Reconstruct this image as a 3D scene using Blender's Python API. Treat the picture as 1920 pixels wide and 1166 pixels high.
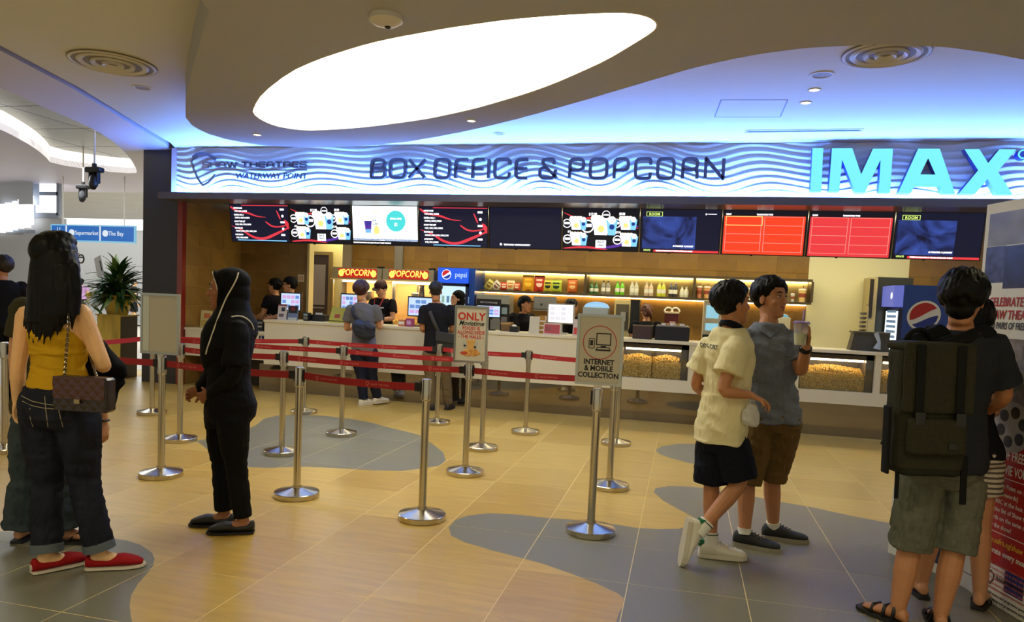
import bpy, bmesh, math, random
import numpy as np
from mathutils import Vector, Matrix, noise as mnoise
from mathutils.geometry import delaunay_2d_cdt
random.seed(7)
for o in list(bpy.data.objects): bpy.data.objects.remove(o)
S = bpy.context.scene
COL = S.collection
# ---------------------------------------------------------------- camera (surveyed from the floor tiles and the counter)
F_PX, CY, EYE = 1344.71, 655.85, 1.47
def _rot():
    y, p, r = -.2332772, .0668627, .0436466
    c, s = math.cos(y), math.sin(y); A = np.array([[c, -s, 0], [s, c, 0], [0, 0, 1.]])
    B = np.array([[1, 0, 0], [0, 0, -1], [0, 1, 0.]])
    c, s = math.cos(p), math.sin(p); Pm = np.array([[1, 0, 0], [0, c, -s], [0, s, c]])
    c, s = math.cos(r), math.sin(r); Q = np.array([[c, -s, 0], [s, c, 0], [0, 0, 1]])
    return Q @ Pm @ B @ A
CR = _rot()
cd = bpy.data.cameras.new('camera'); cam = bpy.data.objects.new('camera', cd); COL.objects.link(cam)
cd.sensor_width = 36; cd.lens = 36 * F_PX / 1920; cd.shift_y = (CY - 583) / 1920; cd.clip_start = .05; cd.clip_end = 200
rt, up, bk = CR[0], -CR[1], -CR[2]
cam.matrix_world = Matrix(((rt[0], up[0], bk[0], 0), (rt[1], up[1], bk[1], 0), (rt[2], up[2], bk[2], EYE), (0, 0, 0, 1)))
S.camera = cam
# ---------------------------------------------------------------- world, exposure
w = bpy.data.worlds.new('world'); S.world = w; w.use_nodes = True
w.node_tree.nodes['Background'].inputs[0].default_value = (.97, .93, .72, 1)
w.node_tree.nodes['Background'].inputs[1].default_value = .55
vs = S.view_settings
vs.view_transform = 'Standard'; vs.look = 'None'; vs.exposure = -0.3; vs.gamma = 1.0; vs.use_curve_mapping = False
def area(name, loc, size, power, color, rot=(0, 0, 0), spread=None):
    l = bpy.data.lights.new(name, 'AREA'); l.shape = 'RECTANGLE'; l.size, l.size_y = size; l.energy = power; l.color = color
    if spread: l.spread = spread
    o = bpy.data.objects.new(name, l); COL.objects.link(o); o.location = loc; o.rotation_euler = rot
    return o
def spot(name, loc, power, color, angle=2.0, blend=.8, rad=.05, rot=(0, 0, 0)):
    l = bpy.data.lights.new(name, 'SPOT'); l.energy = power; l.color = color; l.spot_size = angle; l.spot_blend = blend; l.shadow_soft_size = rad
    o = bpy.data.objects.new(name, l); COL.objects.link(o); o.location = loc; o.rotation_euler = rot
    return o
WARM = (.97, .88, .56); NEUT = (1, .93, .82)
area('shop_lamp', (-2.9, 10.75, 2.83), (5.4, .5), 110, WARM)
area('shop_lamp', (1.6, 10.75, 2.83), (4.0, .5), 85, WARM)
for x, y, z in ((-5.3, 7.2, 3.17), (-2.1, 7.4, 3.17), (1.6, 7.0, 3.48), (-5.0, 4.2, 3.48), (2.6, 4.4, 3.17)):
    spot('hall_downlight', (x, y, z), 70, WARM, 2.2, .9, .06)
for x in (-3.4, -1.2, 1.0, 3.0):            # unseen fill spots added behind the viewer to light the front
    for y in (.9, -.9): spot('hall_downlight', (x, y, 3.17 if x > -2.2 else 3.48), 95, WARM, 2.7, .9, .08)
area('shop_lamp', (-6.3, 12.25, 2.82), (.9, .5), 22, WARM)  # unseen fill added to brighten the recess around the staff door
area('mall_daylight', (-10.6, 9.6, 3.47), (2.4, 2.6), 130, (.9, .96, 1))  # unseen fill added under the soffit to light the curved wall
area('mall_daylight', (-14.5, 17.5, 3.44), (9, 8), 900, (.93, .97, 1))
# ---------------------------------------------------------------- survey helpers: a sight line met with a plane of the place
_K = np.array([[F_PX, 0, 960], [0, F_PX, CY], [0, 0, 1.]]); _M = _K @ CR; _Mi = np.linalg.inv(_M); EYEP = np.array([0, 0, EYE])
def fl(x, y, z=0.0):
    d = _Mi @ np.array([x, y, 1.]); return Vector(EYEP + d * ((z - EYE) / d[2]))
def wy(x, y, Y):
    d = _Mi @ np.array([x, y, 1.]); return Vector(EYEP + d * (Y / d[1]))
def wx(x, y, X):
    d = _Mi @ np.array([x, y, 1.]); return Vector(EYEP + d * (X / d[0]))
FWD = Vector((CR[2][0], CR[2][1], 0)).normalized(); RGT = Vector((FWD.y, -FWD.x, 0))
def dp(x, y, D):
    d = Vector(_Mi @ np.array([x, y, 1.])); return Vector(EYEP) + d * (D / d.dot(FWD))
def depth_of(p): return Vector(p).dot(FWD)
# ---------------------------------------------------------------- materials
def lin(c):
    return tuple(((v / 255) / 12.92 if v / 255 <= .04045 else ((v / 255 + .055) / 1.055) ** 2.4) for v in c)
MATS = {}
def mat(name, rgb, rough=.5, metal=0, emit=None, es=0, noise=None, bump=None, spec=None, alpha=None, trans=0, coat=0, sheen=0, aniso=None):
    if name in MATS: return MATS[name]
    m = bpy.data.materials.new(name); m.use_nodes = True; MATS[name] = m
    nt = m.node_tree; b = nt.nodes['Principled BSDF']; c = lin(rgb)
    b.inputs['Base Color'].default_value = (*c, 1); b.inputs['Roughness'].default_value = rough; b.inputs['Metallic'].default_value = metal
    if spec is None and rough >= .74 and not metal: spec = .15
    if spec is not None: b.inputs['Specular IOR Level'].default_value = spec
    if emit: b.inputs['Emission Color'].default_value = (*lin(emit), 1); b.inputs['Emission Strength'].default_value = es
    if trans: b.inputs['Transmission Weight'].default_value = trans
    if alpha is not None: b.inputs['Alpha'].default_value = alpha
    if coat: b.inputs['Coat Weight'].default_value = coat; b.inputs['Coat Roughness'].default_value = .1
    if sheen: b.inputs['Sheen Weight'].default_value = sheen
    if noise or bump:
        tc = nt.nodes.new('ShaderNodeTexCoord'); mp = nt.nodes.new('ShaderNodeMapping'); nt.links.new(tc.outputs['Object'], mp.inputs[0])
    if noise:   # (scale, amount, stretch)
        sc, am, st = noise; mp.inputs['Scale'].default_value = st
        n = nt.nodes.new('ShaderNodeTexNoise'); n.inputs['Scale'].default_value = sc; n.inputs['Detail'].default_value = 5
        nt.links.new(mp.outputs[0], n.inputs['Vector'])
        r = nt.nodes.new('ShaderNodeMapRange'); r.inputs[1].default_value = .3; r.inputs[2].default_value = .7
        r.inputs[3].default_value = 1 - am; r.inputs[4].default_value = 1 + am
        nt.links.new(n.outputs[0], r.inputs[0])
        x = nt.nodes.new('ShaderNodeVectorMath'); x.operation = 'SCALE'; x.inputs[0].default_value = c
        nt.links.new(r.outputs[0], x.inputs['Scale']); nt.links.new(x.outputs[0], b.inputs['Base Color'])
    if bump:    # (scale, strength, distance, stretch)
        sc, stg, ds, st = bump
        mp2 = nt.nodes.new('ShaderNodeMapping'); nt.links.new(tc.outputs['Object'], mp2.inputs[0]); mp2.inputs['Scale'].default_value = st
        n2 = nt.nodes.new('ShaderNodeTexNoise'); n2.inputs['Scale'].default_value = sc; n2.inputs['Detail'].default_value = 3
        nt.links.new(mp2.outputs[0], n2.inputs['Vector'])
        bp = nt.nodes.new('ShaderNodeBump'); bp.inputs['Strength'].default_value = stg; bp.inputs['Distance'].default_value = ds
        nt.links.new(n2.outputs[0], bp.inputs['Height']); nt.links.new(bp.outputs[0], b.inputs['Normal'])
    return m
def glow(name, rgb, s):
    return mat(name, (10, 10, 10), .5, emit=rgb, es=s)
# ---------------------------------------------------------------- mesh building
class MB:
    def __init__(s): s.v = []; s.f = []; s.mi = []; s.cur = 0
    def add(s, vs, fs, m=None):
        k = len(s.v); s.v += [tuple(v) for v in vs]; s.f += [tuple(i + k for i in f) for f in fs]
        s.mi += [s.cur if m is None else m] * len(fs); return s
    def box(s, c, d, rz=0, m=None, rx=0):
        x, y, z = d[0] / 2, d[1] / 2, d[2] / 2; c = Vector(c)
        R = Matrix.Rotation(rz, 3, 'Z') @ Matrix.Rotation(rx, 3, 'X')
        vs = [c + R @ Vector((a * x, b * y, e * z)) for a in (-1, 1) for b in (-1, 1) for e in (-1, 1)]
        return s.add(vs, [(0, 1, 3, 2), (4, 6, 7, 5), (0, 4, 5, 1), (2, 3, 7, 6), (0, 2, 6, 4), (1, 5, 7, 3)], m)
    def bb(s, a, b, m=None):
        return s.box([(a[i] + b[i]) / 2 for i in range(3)], [abs(b[i] - a[i]) for i in range(3)], 0, m)
    def rbox(s, c, d, r=.01, rz=0, m=None, n=3):
        # box with rounded vertical edges and chamfered rims
        w_, h_, t_ = d; c = Vector(c); R = Matrix.Rotation(rz, 3, 'Z'); ring = []
        r = min(r, w_ / 2 - 1e-4, h_ / 2 - 1e-4)
        for q, (sx, sy) in enumerate(((1, 1), (-1, 1), (-1, -1), (1, -1))):
            for k in range(n + 1):
                a = math.pi / 2 * (q + k / n)
                ring.append((sx * (w_ / 2 - r) , sy * (h_ / 2 - r), math.cos(a) * r, math.sin(a) * r))
        N = len(ring); vs = []; e = min(r * .5, t_ * .3)
        for z, ins in ((-t_ / 2, e), (-t_ / 2 + e, 0), (t_ / 2 - e, 0), (t_ / 2, e)):
            f = 1 - ins / max(r, 1e-5) * .999 if r else 1
            for x, y, dx, dy in ring: vs.append(c + R @ Vector((x + dx * f, y + dy * f, z)))
        fs = [(k * N + i, k * N + (i + 1) % N, (k + 1) * N + (i + 1) % N, (k + 1) * N + i) for k in range(3) for i in range(N)]
        fs += [tuple(range(N - 1, -1, -1)), tuple(range(3 * N, 4 * N))]
        return s.add(vs, fs, m)
    def loft(s, rings, cap=True, m=None, n=12):
        # rings: (centre, u, v) ellipses
        vs = []
        for c, u, v in rings:
            c, u, v = Vector(c), Vector(u), Vector(v)
            for i in range(n):
                a = 2 * math.pi * i / n; vs.append(c + u * math.cos(a) + v * math.sin(a))
        fs = [(k * n + i, k * n + (i + 1) % n, (k + 1) * n + (i + 1) % n, (k + 1) * n + i) for k in range(len(rings) - 1) for i in range(n)]
        if cap: fs += [tuple(range(n - 1, -1, -1)), tuple(range((len(rings) - 1) * n, len(rings) * n))]
        return s.add(vs, fs, m)
    def tube(s, pts, rad, n=8, cap=True, m=None, up=None, flat=1.0, rnd=False):
        pts = [Vector(p) for p in pts]; N = len(pts)
        if not hasattr(rad, '__len__'): rad = [rad] * N
        if rnd == 'start':
            d0 = (pts[0] - pts[1]).normalized(); pts = [pts[0] + d0 * rad[0] * .95, pts[0] + d0 * rad[0] * .7] + pts; rad = [rad[0] * .3, rad[0] * .75] + list(rad); N += 2
        elif rnd:  # round the ends
            d0 = (pts[0] - pts[1]).normalized(); d1 = (pts[-1] - pts[-2]).normalized()
            pts = [pts[0] + d0 * rad[0] * .95, pts[0] + d0 * rad[0] * .7] + pts + [pts[-1] + d1 * rad[-1] * .7, pts[-1] + d1 * rad[-1] * .95]
            rad = [rad[0] * .3, rad[0] * .75] + list(rad) + [rad[-1] * .75, rad[-1] * .3]; N += 4
        u = None; rings = []
        for i in range(N):
            t = (pts[min(i + 1, N - 1)] - pts[max(i - 1, 0)])
            t = t.normalized() if t.length > 1e-9 else Vector((0, 0, 1))
            if u is None:
                a = Vector(up) if up is not None else (Vector((0, 0, 1)) if abs(t.z) < .9 else Vector((1, 0, 0)))
                u = a - t * a.dot(t)
            else: u = u - t * u.dot(t)
            if u.length < 1e-6: u = t.orthogonal()
            u.normalize(); v = t.cross(u)
            rings.append((pts[i], u * rad[i], v * rad[i] * flat))
        return s.loft(rings, cap, m, n)
    def lathe(s, prof, c=(0, 0, 0), n=24, m=None, cap=True):
        # prof: (radius, z)
        return s.loft([((c[0], c[1], c[2] + z), (r, 0, 0), (0, r, 0)) for r, z in prof], cap, m, n)
    def ell(s, c, r, R=None, nu=14, nv=9, m=None):
        c = Vector(c); R = R or Matrix.Identity(3); vs = []; 
        for j in range(1, nv):
            t = math.pi * j / nv
            for i in range(nu):
                a = 2 * math.pi * i / nu
                vs.append(c + R @ Vector((r[0] * math.sin(t) * math.cos(a), r[1] * math.sin(t) * math.sin(a), r[2] * -math.cos(t))))
        k = len(vs); vs += [c + R @ Vector((0, 0, -r[2])), c + R @ Vector((0, 0, r[2]))]
        fs = [(j * nu + i, j * nu + (i + 1) % nu, (j + 1) * nu + (i + 1) % nu, (j + 1) * nu + i) for j in range(nv - 2) for i in range(nu)]
        fs += [(k, (i + 1) % nu, i) for i in range(nu)] + [(k + 1, (nv - 2) * nu + i, (nv - 2) * nu + (i + 1) % nu) for i in range(nu)]
        return s.add(vs, fs, m)
    def prism(s, poly, a, b, m=None):
        # poly list of 3D points, extruded by vector b-a offset (a, b vectors added)
        a, b = Vector(a), Vector(b); n = len(poly); P = [Vector(p) for p in poly]
        vs = [p + a for p in P] + [p + b for p in P]
        fs = [tuple(range(n - 1, -1, -1)), tuple(range(n, 2 * n))] + [(i, (i + 1) % n, n + (i + 1) % n, n + i) for i in range(n)]
        return s.add(vs, fs, m)
    def quad(s, a, b, c, d, m=None): return s.add([a, b, c, d], [(0, 1, 2, 3)], m)
    def mesh(s, name, mats, smooth=None):
        me = bpy.data.meshes.new(name); me.from_pydata(s.v, [], s.f)
        for m in (mats if isinstance(mats, (list, tuple)) else [mats]): me.materials.append(m)
        if len(me.materials) > 1: me.polygons.foreach_set('material_index', s.mi)
        bm = bmesh.new(); bm.from_mesh(me); bmesh.ops.recalc_face_normals(bm, faces=bm.faces); bm.to_mesh(me); bm.free()
        if smooth: shade(me, smooth)
        return me
    def build(s, name, mats, parent=None, smooth=None):
        return link(name, s.mesh(name, mats, smooth), parent)
def shade(me, ang=.7):
    me.polygons.foreach_set('use_smooth', [True] * len(me.polygons))
    if ang < 3:
        me.set_sharp_from_angle(angle=ang)
def link(name, data, parent=None):
    o = bpy.data.objects.new(name, data); COL.objects.link(o)
    if parent is not None: o.parent = parent; o.matrix_parent_inverse = mpi(parent)
    return o
def mpi(p): return world_of(p).inverted()
def world_of(o):
    return world_of(o.parent) @ o.matrix_parent_inverse @ o.matrix_basis if o.parent else o.matrix_basis.copy()
def tag(o, label=None, cat=None, group=None, kind=None):
    if label: o['label'] = label
    if cat: o['category'] = cat
    if group: o['group'] = group
    if kind: o['kind'] = kind
    return o
def thing(name, label, cat, loc=(0, 0, 0), group=None, rz=0):
    o = bpy.data.objects.new(name, None); COL.objects.link(o); o.location = loc; o.rotation_euler = (0, 0, rz); o.empty_display_size = .1
    return tag(o, label, cat, group)
def copy_tree(o, parent=None):
    c = o.copy(); COL.objects.link(c)
    if parent is not None: c.parent = parent
    for ch in o.children: copy_tree(ch, c)
    return c
def part(name, mb, m, parent, smooth=None): return mb.build(name, m, parent, smooth)
def local(name, mb, m, parent, smooth=None):
    # part whose coordinates are in the parent's own frame
    o = bpy.data.objects.new(name, mb.mesh(name, m, smooth)); COL.objects.link(o); o.parent = parent; return o
# ---------------------------------------------------------------- lettering
def text_mb(body, size, mb=None, M=None, m=None, depth=.0015, align='CENTER', xs=1.0, shear=0, sp=1.0, bold=0, res=2):
    # text in local x (right) / y (up) plane, mapped by M (4x4)
    cu = bpy.data.curves.new('t', 'FONT'); cu.body = body; cu.size = size; cu.align_x = align; cu.extrude = depth; cu.shear = shear; cu.space_character = sp
    cu.offset = bold; cu.resolution_u = res; cu.space_line = .9
    o = bpy.data.objects.new('t', cu); me = bpy.data.meshes.new_from_object(o)
    mb = mb or MB()
    vs = [Vector((v.co.x * xs, v.co.y, v.co.z)) for v in me.vertices]
    if M is not None: vs = [M @ v for v in vs]
    mb.add(vs, [tuple(p.vertices) for p in me.polygons], m)
    bpy.data.objects.remove(o); bpy.data.curves.remove(cu); bpy.data.meshes.remove(me)
    return mb
def frame(o, x, y):
    # 4x4 with local x, y axes and z = x cross y at origin o
    x = Vector(x).normalized(); y = Vector(y).normalized(); z = x.cross(y); o = Vector(o)
    return Matrix(((x.x, y.x, z.x, o.x), (x.y, y.y, z.y, o.y), (x.z, y.z, z.z, o.z), (0, 0, 0, 1)))
def arc(cx, cy, r, a0, a1, n=6, ry=None):
    return [(cx + r * math.cos(math.radians(a0 + (a1 - a0) * i / n)), cy + (ry or r) * math.sin(math.radians(a0 + (a1 - a0) * i / n))) for i in range(n + 1)]
def rnd_poly(pts, r, closed=False, n=3):
    # round the corners of a 2D polyline
    out = []; N = len(pts)
    for i, p in enumerate(pts):
        if not closed and i in (0, N - 1): out.append(p); continue
        a, b = Vector(pts[i - 1]), Vector(pts[(i + 1) % N]); p = Vector(p)
        d0, d1 = (a - p), (b - p); rr = min(r, d0.length * .49, d1.length * .49)
        s_, e_ = p + d0.normalized() * rr, p + d1.normalized() * rr
        for k in range(n + 1):
            t = k / n; q = s_ * (1 - t) ** 2 + p * 2 * t * (1 - t) + e_ * t * t; out.append((q.x, q.y))
    return out
def stroke(mb, pts, w_, closed, M, depth, m=None):
    # flat stroke of width w_ along a 2D polyline, extruded along local z by depth
    P = [Vector(p) for p in pts]; N = len(P); L = []; Rr = []
    for i in range(N):
        a = P[i - 1] if (closed or i > 0) else None; b = P[(i + 1) % N] if (closed or i < N - 1) else None
        d0 = (P[i] - a).normalized() if a is not None else None; d1 = (b - P[i]).normalized() if b is not None else None
        if d0 is None: d0 = d1
        if d1 is None: d1 = d0
        n0 = Vector((-d0.y, d0.x)); n1 = Vector((-d1.y, d1.x)); nn = n0 + n1
        if nn.length < 1e-6: nn = n0
        nn.normalize(); k = min(1 / max(nn.dot(n0), .3), 2.0)
        L.append(P[i] + nn * w_ / 2 * k); Rr.append(P[i] - nn * w_ / 2 * k)
    vs = []
    for z in (0, depth):
        vs += [M @ Vector((p.x, p.y, z)) for p in L] + [M @ Vector((p.x, p.y, z)) for p in Rr]
    fs = []; Sg = N if closed else N - 1
    for i in range(Sg):
        j = (i + 1) % N
        fs += [(i, j, N + j, N + i), (2 * N + i, 3 * N + i, 3 * N + j, 2 * N + j), (i, 2 * N + i, 2 * N + j, j), (N + i, N + j, 3 * N + j, 3 * N + i)]
    if not closed: fs += [(0, N, 3 * N, 2 * N), (N - 1, 2 * N + N - 1, 3 * N + N - 1, 2 * N - 1)]
    return mb.add(vs, fs, m)
# wide square-round capitals in a 1 x 1 box (list of (points, closed))
GL = {
 'B': [([(0, 0), (0, 1), (.95, 1), (.95, .53), (0, .53)], 0), ([(.9, .53), (1, .5), (1, 0), (0, 0)], 0)],
 'O': [([(0, 0), (0, 1), (1, 1), (1, 0)], 1)], 'X': [([(0, 0), (1, 1)], 0), ([(0, 1), (1, 0)], 0)],
 'F': [([(0, 0), (0, 1), (1, 1)], 0), ([(0, .5), (.9, .5)], 0)], 'I': [([(.5, 0), (.5, 1)], 0)],
 'C': [([(1, .72), (1, 1), (0, 1), (0, 0), (1, 0), (1, .3)], 0)], 'E': [([(1, 1), (0, 1), (0, 0), (1, 0)], 0), ([(0, .5), (.95, .5)], 0)],
 'P': [([(0, 0), (0, 1), (1, 1), (1, .42), (0, .42)], 0)], 'R': [([(0, 0), (0, 1), (1, 1), (1, .45), (0, .45)], 0), ([(.85, .45), (1, .35), (1, 0)], 0)],
 'N': [([(0, 0), (0, 1), (1, 0), (1, 1)], 0)], '&': [([(1, 0), (.15, .75), (.15, 1), (.8, 1), (.8, .75)], 0), ([(.3, .55), (0, .5), (0, 0), (.75, 0), (.9, .2), (.9, .45)], 0)],
 'S': [([(1, .75), (1, 1), (0, 1), (0, .52), (1, .48), (1, 0), (0, 0), (0, .25)], 0)], 'H': [([(0, 0), (0, 1)], 0), ([(1, 0), (1, 1)], 0), ([(0, .5), (1, .5)], 0)],
 'A': [([(0, 0), (0, .75), (.3, 1), (.7, 1), (1, .75), (1, 0)], 0), ([(0, .4), (1, .4)], 0)], 'W': [([(0, 1), (.25, 0), (.5, .9), (.75, 0), (1, 1)], 0)],
 'T': [([(.5, 0), (.5, 1)], 0), ([(0, 1), (1, 1)], 0)], 'Y': [([(0, 1), (.5, .5), (1, 1)], 0), ([(.5, .5), (.5, 0)], 0)],
}
def glyph(mb, ch, M, w_, h_, t, depth, m=None, r=.22):
    for pts, cl in GL[ch]:
        q = [(t / 2 + x * (w_ - t), t / 2 + y * (h_ - t)) for x, y in pts]
        q = rnd_poly(q, r * h_ if ch not in 'XNWYI' else 0.001, bool(cl)) if len(q) > 2 else q
        stroke(mb, q, t, bool(cl), M, depth, m)
    return mb
# ================================================================ THE SETTING
T = .605; TX0, TY0 = -.21, 3.183           # tile module and the joint corner it is laid out from
m_grout = mat('grout', (222, 198, 140), .7)
m_beige = mat('beige_tile', (184, 150, 72), .3, noise=(2.2, .12, (1, 9, 1)), bump=(3, .08, .002, (1, 10, 1)))
m_beige2 = mat('beige_tile_pale', (190, 156, 78), .3, noise=(2.2, .12, (1, 9, 1)), bump=(3, .08, .002, (1, 10, 1)))
m_beige3 = mat('beige_tile_warm', (179, 144, 67), .3, noise=(2.2, .12, (1, 9, 1)), bump=(3, .08, .002, (1, 10, 1)))
m_grey = mat('grey_inlay', (113, 109, 90), .4, noise=(130, .14, (1, 1, 1)), bump=(90, .05, .002, (1, 1, 1)))
m_dark_tile = mat('counter_edge_tile', (150, 122, 84), .28, noise=(2.2, .12, (1, 9, 1)))
def pxs(*a): return [(a[i], a[i + 1]) for i in range(0, len(a), 2)]
blob_px = [
 pxs(368,827, 380,835, 400,852, 425,866, 455,875, 500,877, 573,875, 640,878, 700,882, 753,883, 801,877, 824,873, 836,863, 831,848, 811,832, 785,815, 753,807, 720,799, 700,793, 650,784, 603,779, 557,777, 520,779, 495,785, 480,797, 455,808, 420,818, 390,822),
 pxs(841,988, 855,974, 880,966, 917,962, 964,964, 1027,971, 1074,974, 1153,983, 1196,990, 1240,992, 1273,991, 1300,984, 1309,974, 1273,955, 1244,939, 1226,923, 1229,915, 1255,911, 1291,912, 1320,915, 1415,931, 1466,941, 1518,950, 1602,968, 1671,981, 1760,1005, 1860,1040, 2000,1110, 2300,1300, 2300,1900, 1200,1900, 1140,1240, 1146,1190, 1155,1166, 1161,1148, 1168,1135, 1169,1121, 1158,1112, 1119,1094, 1070,1075, 1018,1057, 981,1047, 924,1032, 872,1017, 846,1004),
 pxs(1229,844, 1240,837, 1273,832, 1306,832, 1360,838, 1410,850, 1425,862, 1400,872, 1360,876, 1326,873, 1291,868, 1255,858, 1236,851),
 pxs(-250,1010, -80,996, 0,996, 80,998, 150,1003, 208,1009, 237,1013, 263,1021, 285,1036, 290,1047, 287,1061, 277,1074, 259,1094, 246,1116, 243,1134, 245,1153, 248,1166, 262,1230, 300,1350, 200,1600, -600,1500, -600,1100),
]
blobs = [[fl(x, y).to_2d() for x, y in b] for b in blob_px]
def inside(p, poly):
    c = False; n = len(poly); x, y = p
    for i in range(n):
        a, b = poly[i], poly[i - 1]
        if (a[1] > y) != (b[1] > y) and x < (b[0] - a[0]) * (y - a[1]) / (b[1] - a[1]) + a[0]: c = not c
    return c
fb = MB(); fb.bb((-30, -3, -.06), (9, 9.6, -.0008)); fb.bb((-40, 9.6, -.06), (-7.45, 40, -.003)); fb.bb((-7.45, 9.6, -.06), (9, 13, -.003))
floor = tag(fb.build('floor', m_grout), 'polished beige stone tile floor of the cinema lobby with grey inlays', kind='structure')
g = .0024
def tile_meshes(x0, y0):
    # returns [(bm tris verts/faces, is_grey)] cut along the inlay outlines
    q = [(x0 + g, y0 + g), (x0 + T - g, y0 + g), (x0 + T - g, y0 + T - g), (x0 + g, y0 + T - g)]
    mx, my = x0 + T / 2, y0 + T / 2
    near = []
    for b in blobs:
        for i in range(len(b)):
            p, r_ = b[i - 1], b[i]
            if max(p[0], r_[0]) > x0 and min(p[0], r_[0]) < x0 + T and max(p[1], r_[1]) > y0 and min(p[1], r_[1]) < y0 + T: near.append((p, r_))
    def solid(tris, pts):
        edges = {}
        for t in tris:
            for i in range(3):
                e = (t[i], t[(i + 1) % 3]); k = tuple(sorted(e)); edges.setdefault(k, []).append(e)
        vs = [(p[0] - mx, p[1] - my, 0) for p in pts] + [(p[0] - mx, p[1] - my, -.008) for p in pts]; n = len(pts)
        fs = [tuple(t) for t in tris] + [(e[0][1], e[0][0], e[0][0] + n, e[0][1] + n) for e in edges.values() if len(e) == 1]
        used = sorted({i for f in fs for i in f}); mp_ = {o: i for i, o in enumerate(used)}
        return [vs[i] for i in used], [tuple(mp_[i] for i in f) for f in fs]
    if not near:
        return [(solid([(0, 1, 2), (0, 2, 3)], q), any(inside((mx, my), b) for b in blobs), True)]
    vc = [Vector(p) for p in q]; ed = [(0, 1), (1, 2), (2, 3), (3, 0)]
    for p, r_ in near:
        k = len(vc); vc += [Vector(p), Vector(r_)]; ed.append((k, k + 1))
    V, E_, Fc, *_ = delaunay_2d_cdt(vc, ed, [], 0, 1e-5)
    A, B = [], []
    for t in Fc:
        if len(t) != 3: continue
        c = (V[t[0]] + V[t[1]] + V[t[2]]) / 3
        if not (q[0][0] < c.x < q[2][0] and q[0][1] < c.y < q[2][1]): continue
        (B if any(inside(c, b) for b in blobs) else A).append(tuple(t))
    out = []
    if A: out.append((solid(A, V), False, False))
    if B: out.append((solid(B, V), True, False))
    return out
def in_view(x, y):
    q = _M @ (np.array([x, y, 0]) - EYEP)
    if q[2] < .3: return 1e9
    px, py = q[0] / q[2], q[1] / q[2]
    return max(-px, px - 1920, py - 1166, 0)
plain = MB(); plain.bb((-T / 2 + g, -T / 2 + g, -.008), (T / 2 - g, T / 2 - g, 0))
plain_me = [plain.mesh('tile', mm) for mm in (m_beige, m_beige2, m_beige3)]; plain_grey = plain.mesh('tile', m_grey)
rest = MB(); ntile = 0
for i in range(-20, 10):
    for j in range(-4, 11):
        x0, y0 = TX0 + i * T, TY0 + j * T
        if y0 > 9.3: continue
        cx, cy = x0 + T / 2, y0 + T / 2
        seen = min(in_view(x0 + a * T, y0 + b * T) for a in (0, .5, 1) for b in (0, .5, 1)) < 5 and cy > 1.5 and cx > -8.6
        if j == 10 or (y0 + T > 9.36): pass
        for (vs, fs), gr, whole in tile_meshes(x0, y0):
            if seen:
                if whole: me = plain_grey if gr else plain_me[(i * 7 + j * 3 + (i * j) % 5) % 3]
                else:
                    mb = MB(); mb.add(vs, fs); me = mb.mesh('tile', m_grey if gr else plain_me[(i + 2 * j) % 3].materials[0])
                o = link('tile', me); o.location = (cx, cy, 0); o.parent = floor; ntile += 1
            else: rest.add([(v[0] + cx, v[1] + cy, v[2]) for v in vs], fs, 1 if gr else 0)
ro = rest.build('paving', [m_beige, m_grey], floor); ro['kind'] = 'stuff'
# mall paving: big pale slabs seen far off
m_mall = mat('mall_stone', (196, 188, 172), .2, noise=(1.5, .08, (1, 1, 1)))
mm = MB()
for i in range(18):
    for j in range(18):
        x0, y0 = -9.2 - i * 1.2, 8.02 + j * 1.2 - .0
        mm.bb((x0 - 1.19, y0 + .005, -.008), (x0 - .005, y0 + 1.19, 0.0006))
pv = mm.build('mall_paving', m_mall, floor); pv['kind'] = 'stuff'
# ---- ceilings
ZC, ZP = 3.51, 3.20
m_ceil = mat('ceiling_paint', (210, 208, 196), .6)
m_ceil2 = mat('bulkhead_paint', (168, 168, 168), .6)
def slab(poly, z0, z1, holes=()):
    # polygon slab with holes (triangulated), top and bottom and sides
    vc = []; ed = []
    for lp in [poly] + list(holes):
        k = len(vc); n = len(lp); vc += [Vector((p[0], p[1])) for p in lp]; ed += [(k + i, k + (i + 1) % n) for i in range(n)]
    V, E_, Fc, *_ = delaunay_2d_cdt(vc, ed, [], 0, 1e-6)
    mb = MB(); n = len(V); P2 = [tuple(p) for p in poly]; H2 = [[tuple(p) for p in h] for h in holes]; tr = []
    for t in Fc:
        c = sum((V[i] for i in t), Vector((0, 0))) / len(t)
        if inside(c, P2) and not any(inside(c, h) for h in H2): tr.append(tuple(t))
    edges = {}
    for t in tr:
        for i in range(len(t)):
            e = (t[i], t[(i + 1) % len(t)]); edges.setdefault(tuple(sorted(e)), []).append(e)
    mb.add([(v.x, v.y, z0) for v in V] + [(v.x, v.y, z1) for v in V], [t[::-1] for t in tr] + [tuple(i + n for i in t) for t in tr] + [(e[0][0], e[0][1], e[0][1] + n, e[0][0] + n) for e in edges.values() if len(e) == 1])
    return mb
def cz(z, *a): return [fl(x, y, z).to_2d() for x, y in pxs(*a)]
def smooth_loop(p, it=2, closed=True):
    for _ in range(it):
        q = []; n = len(p)
        for i in range(n if closed else n - 1):
            a, b = p[i], p[(i + 1) % n]; q += [a * .75 + b * .25, a * .25 + b * .75]
        if not closed: q = [p[0]] + q + [p[-1]]
        p = q
    return p
edge_a = [(-7.45, 9.3), (-7.24, 8.93), (-6.94, 8.08), (-6.30, 6.40), (-5.95, 5.19), (-5.5, 2.5), (-5.3, -2)]
main_poly = edge_a + [(8, -2), (8, 9.3)]
ceil = tag(slab(main_poly, ZC, ZC + .12).build('ceiling', m_ceil), 'smooth painted main ceiling washed with blue light', kind='structure')
left_e = cz(ZP, 392,22, 377,72, 362,124, 352,170, 348,204)
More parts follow.
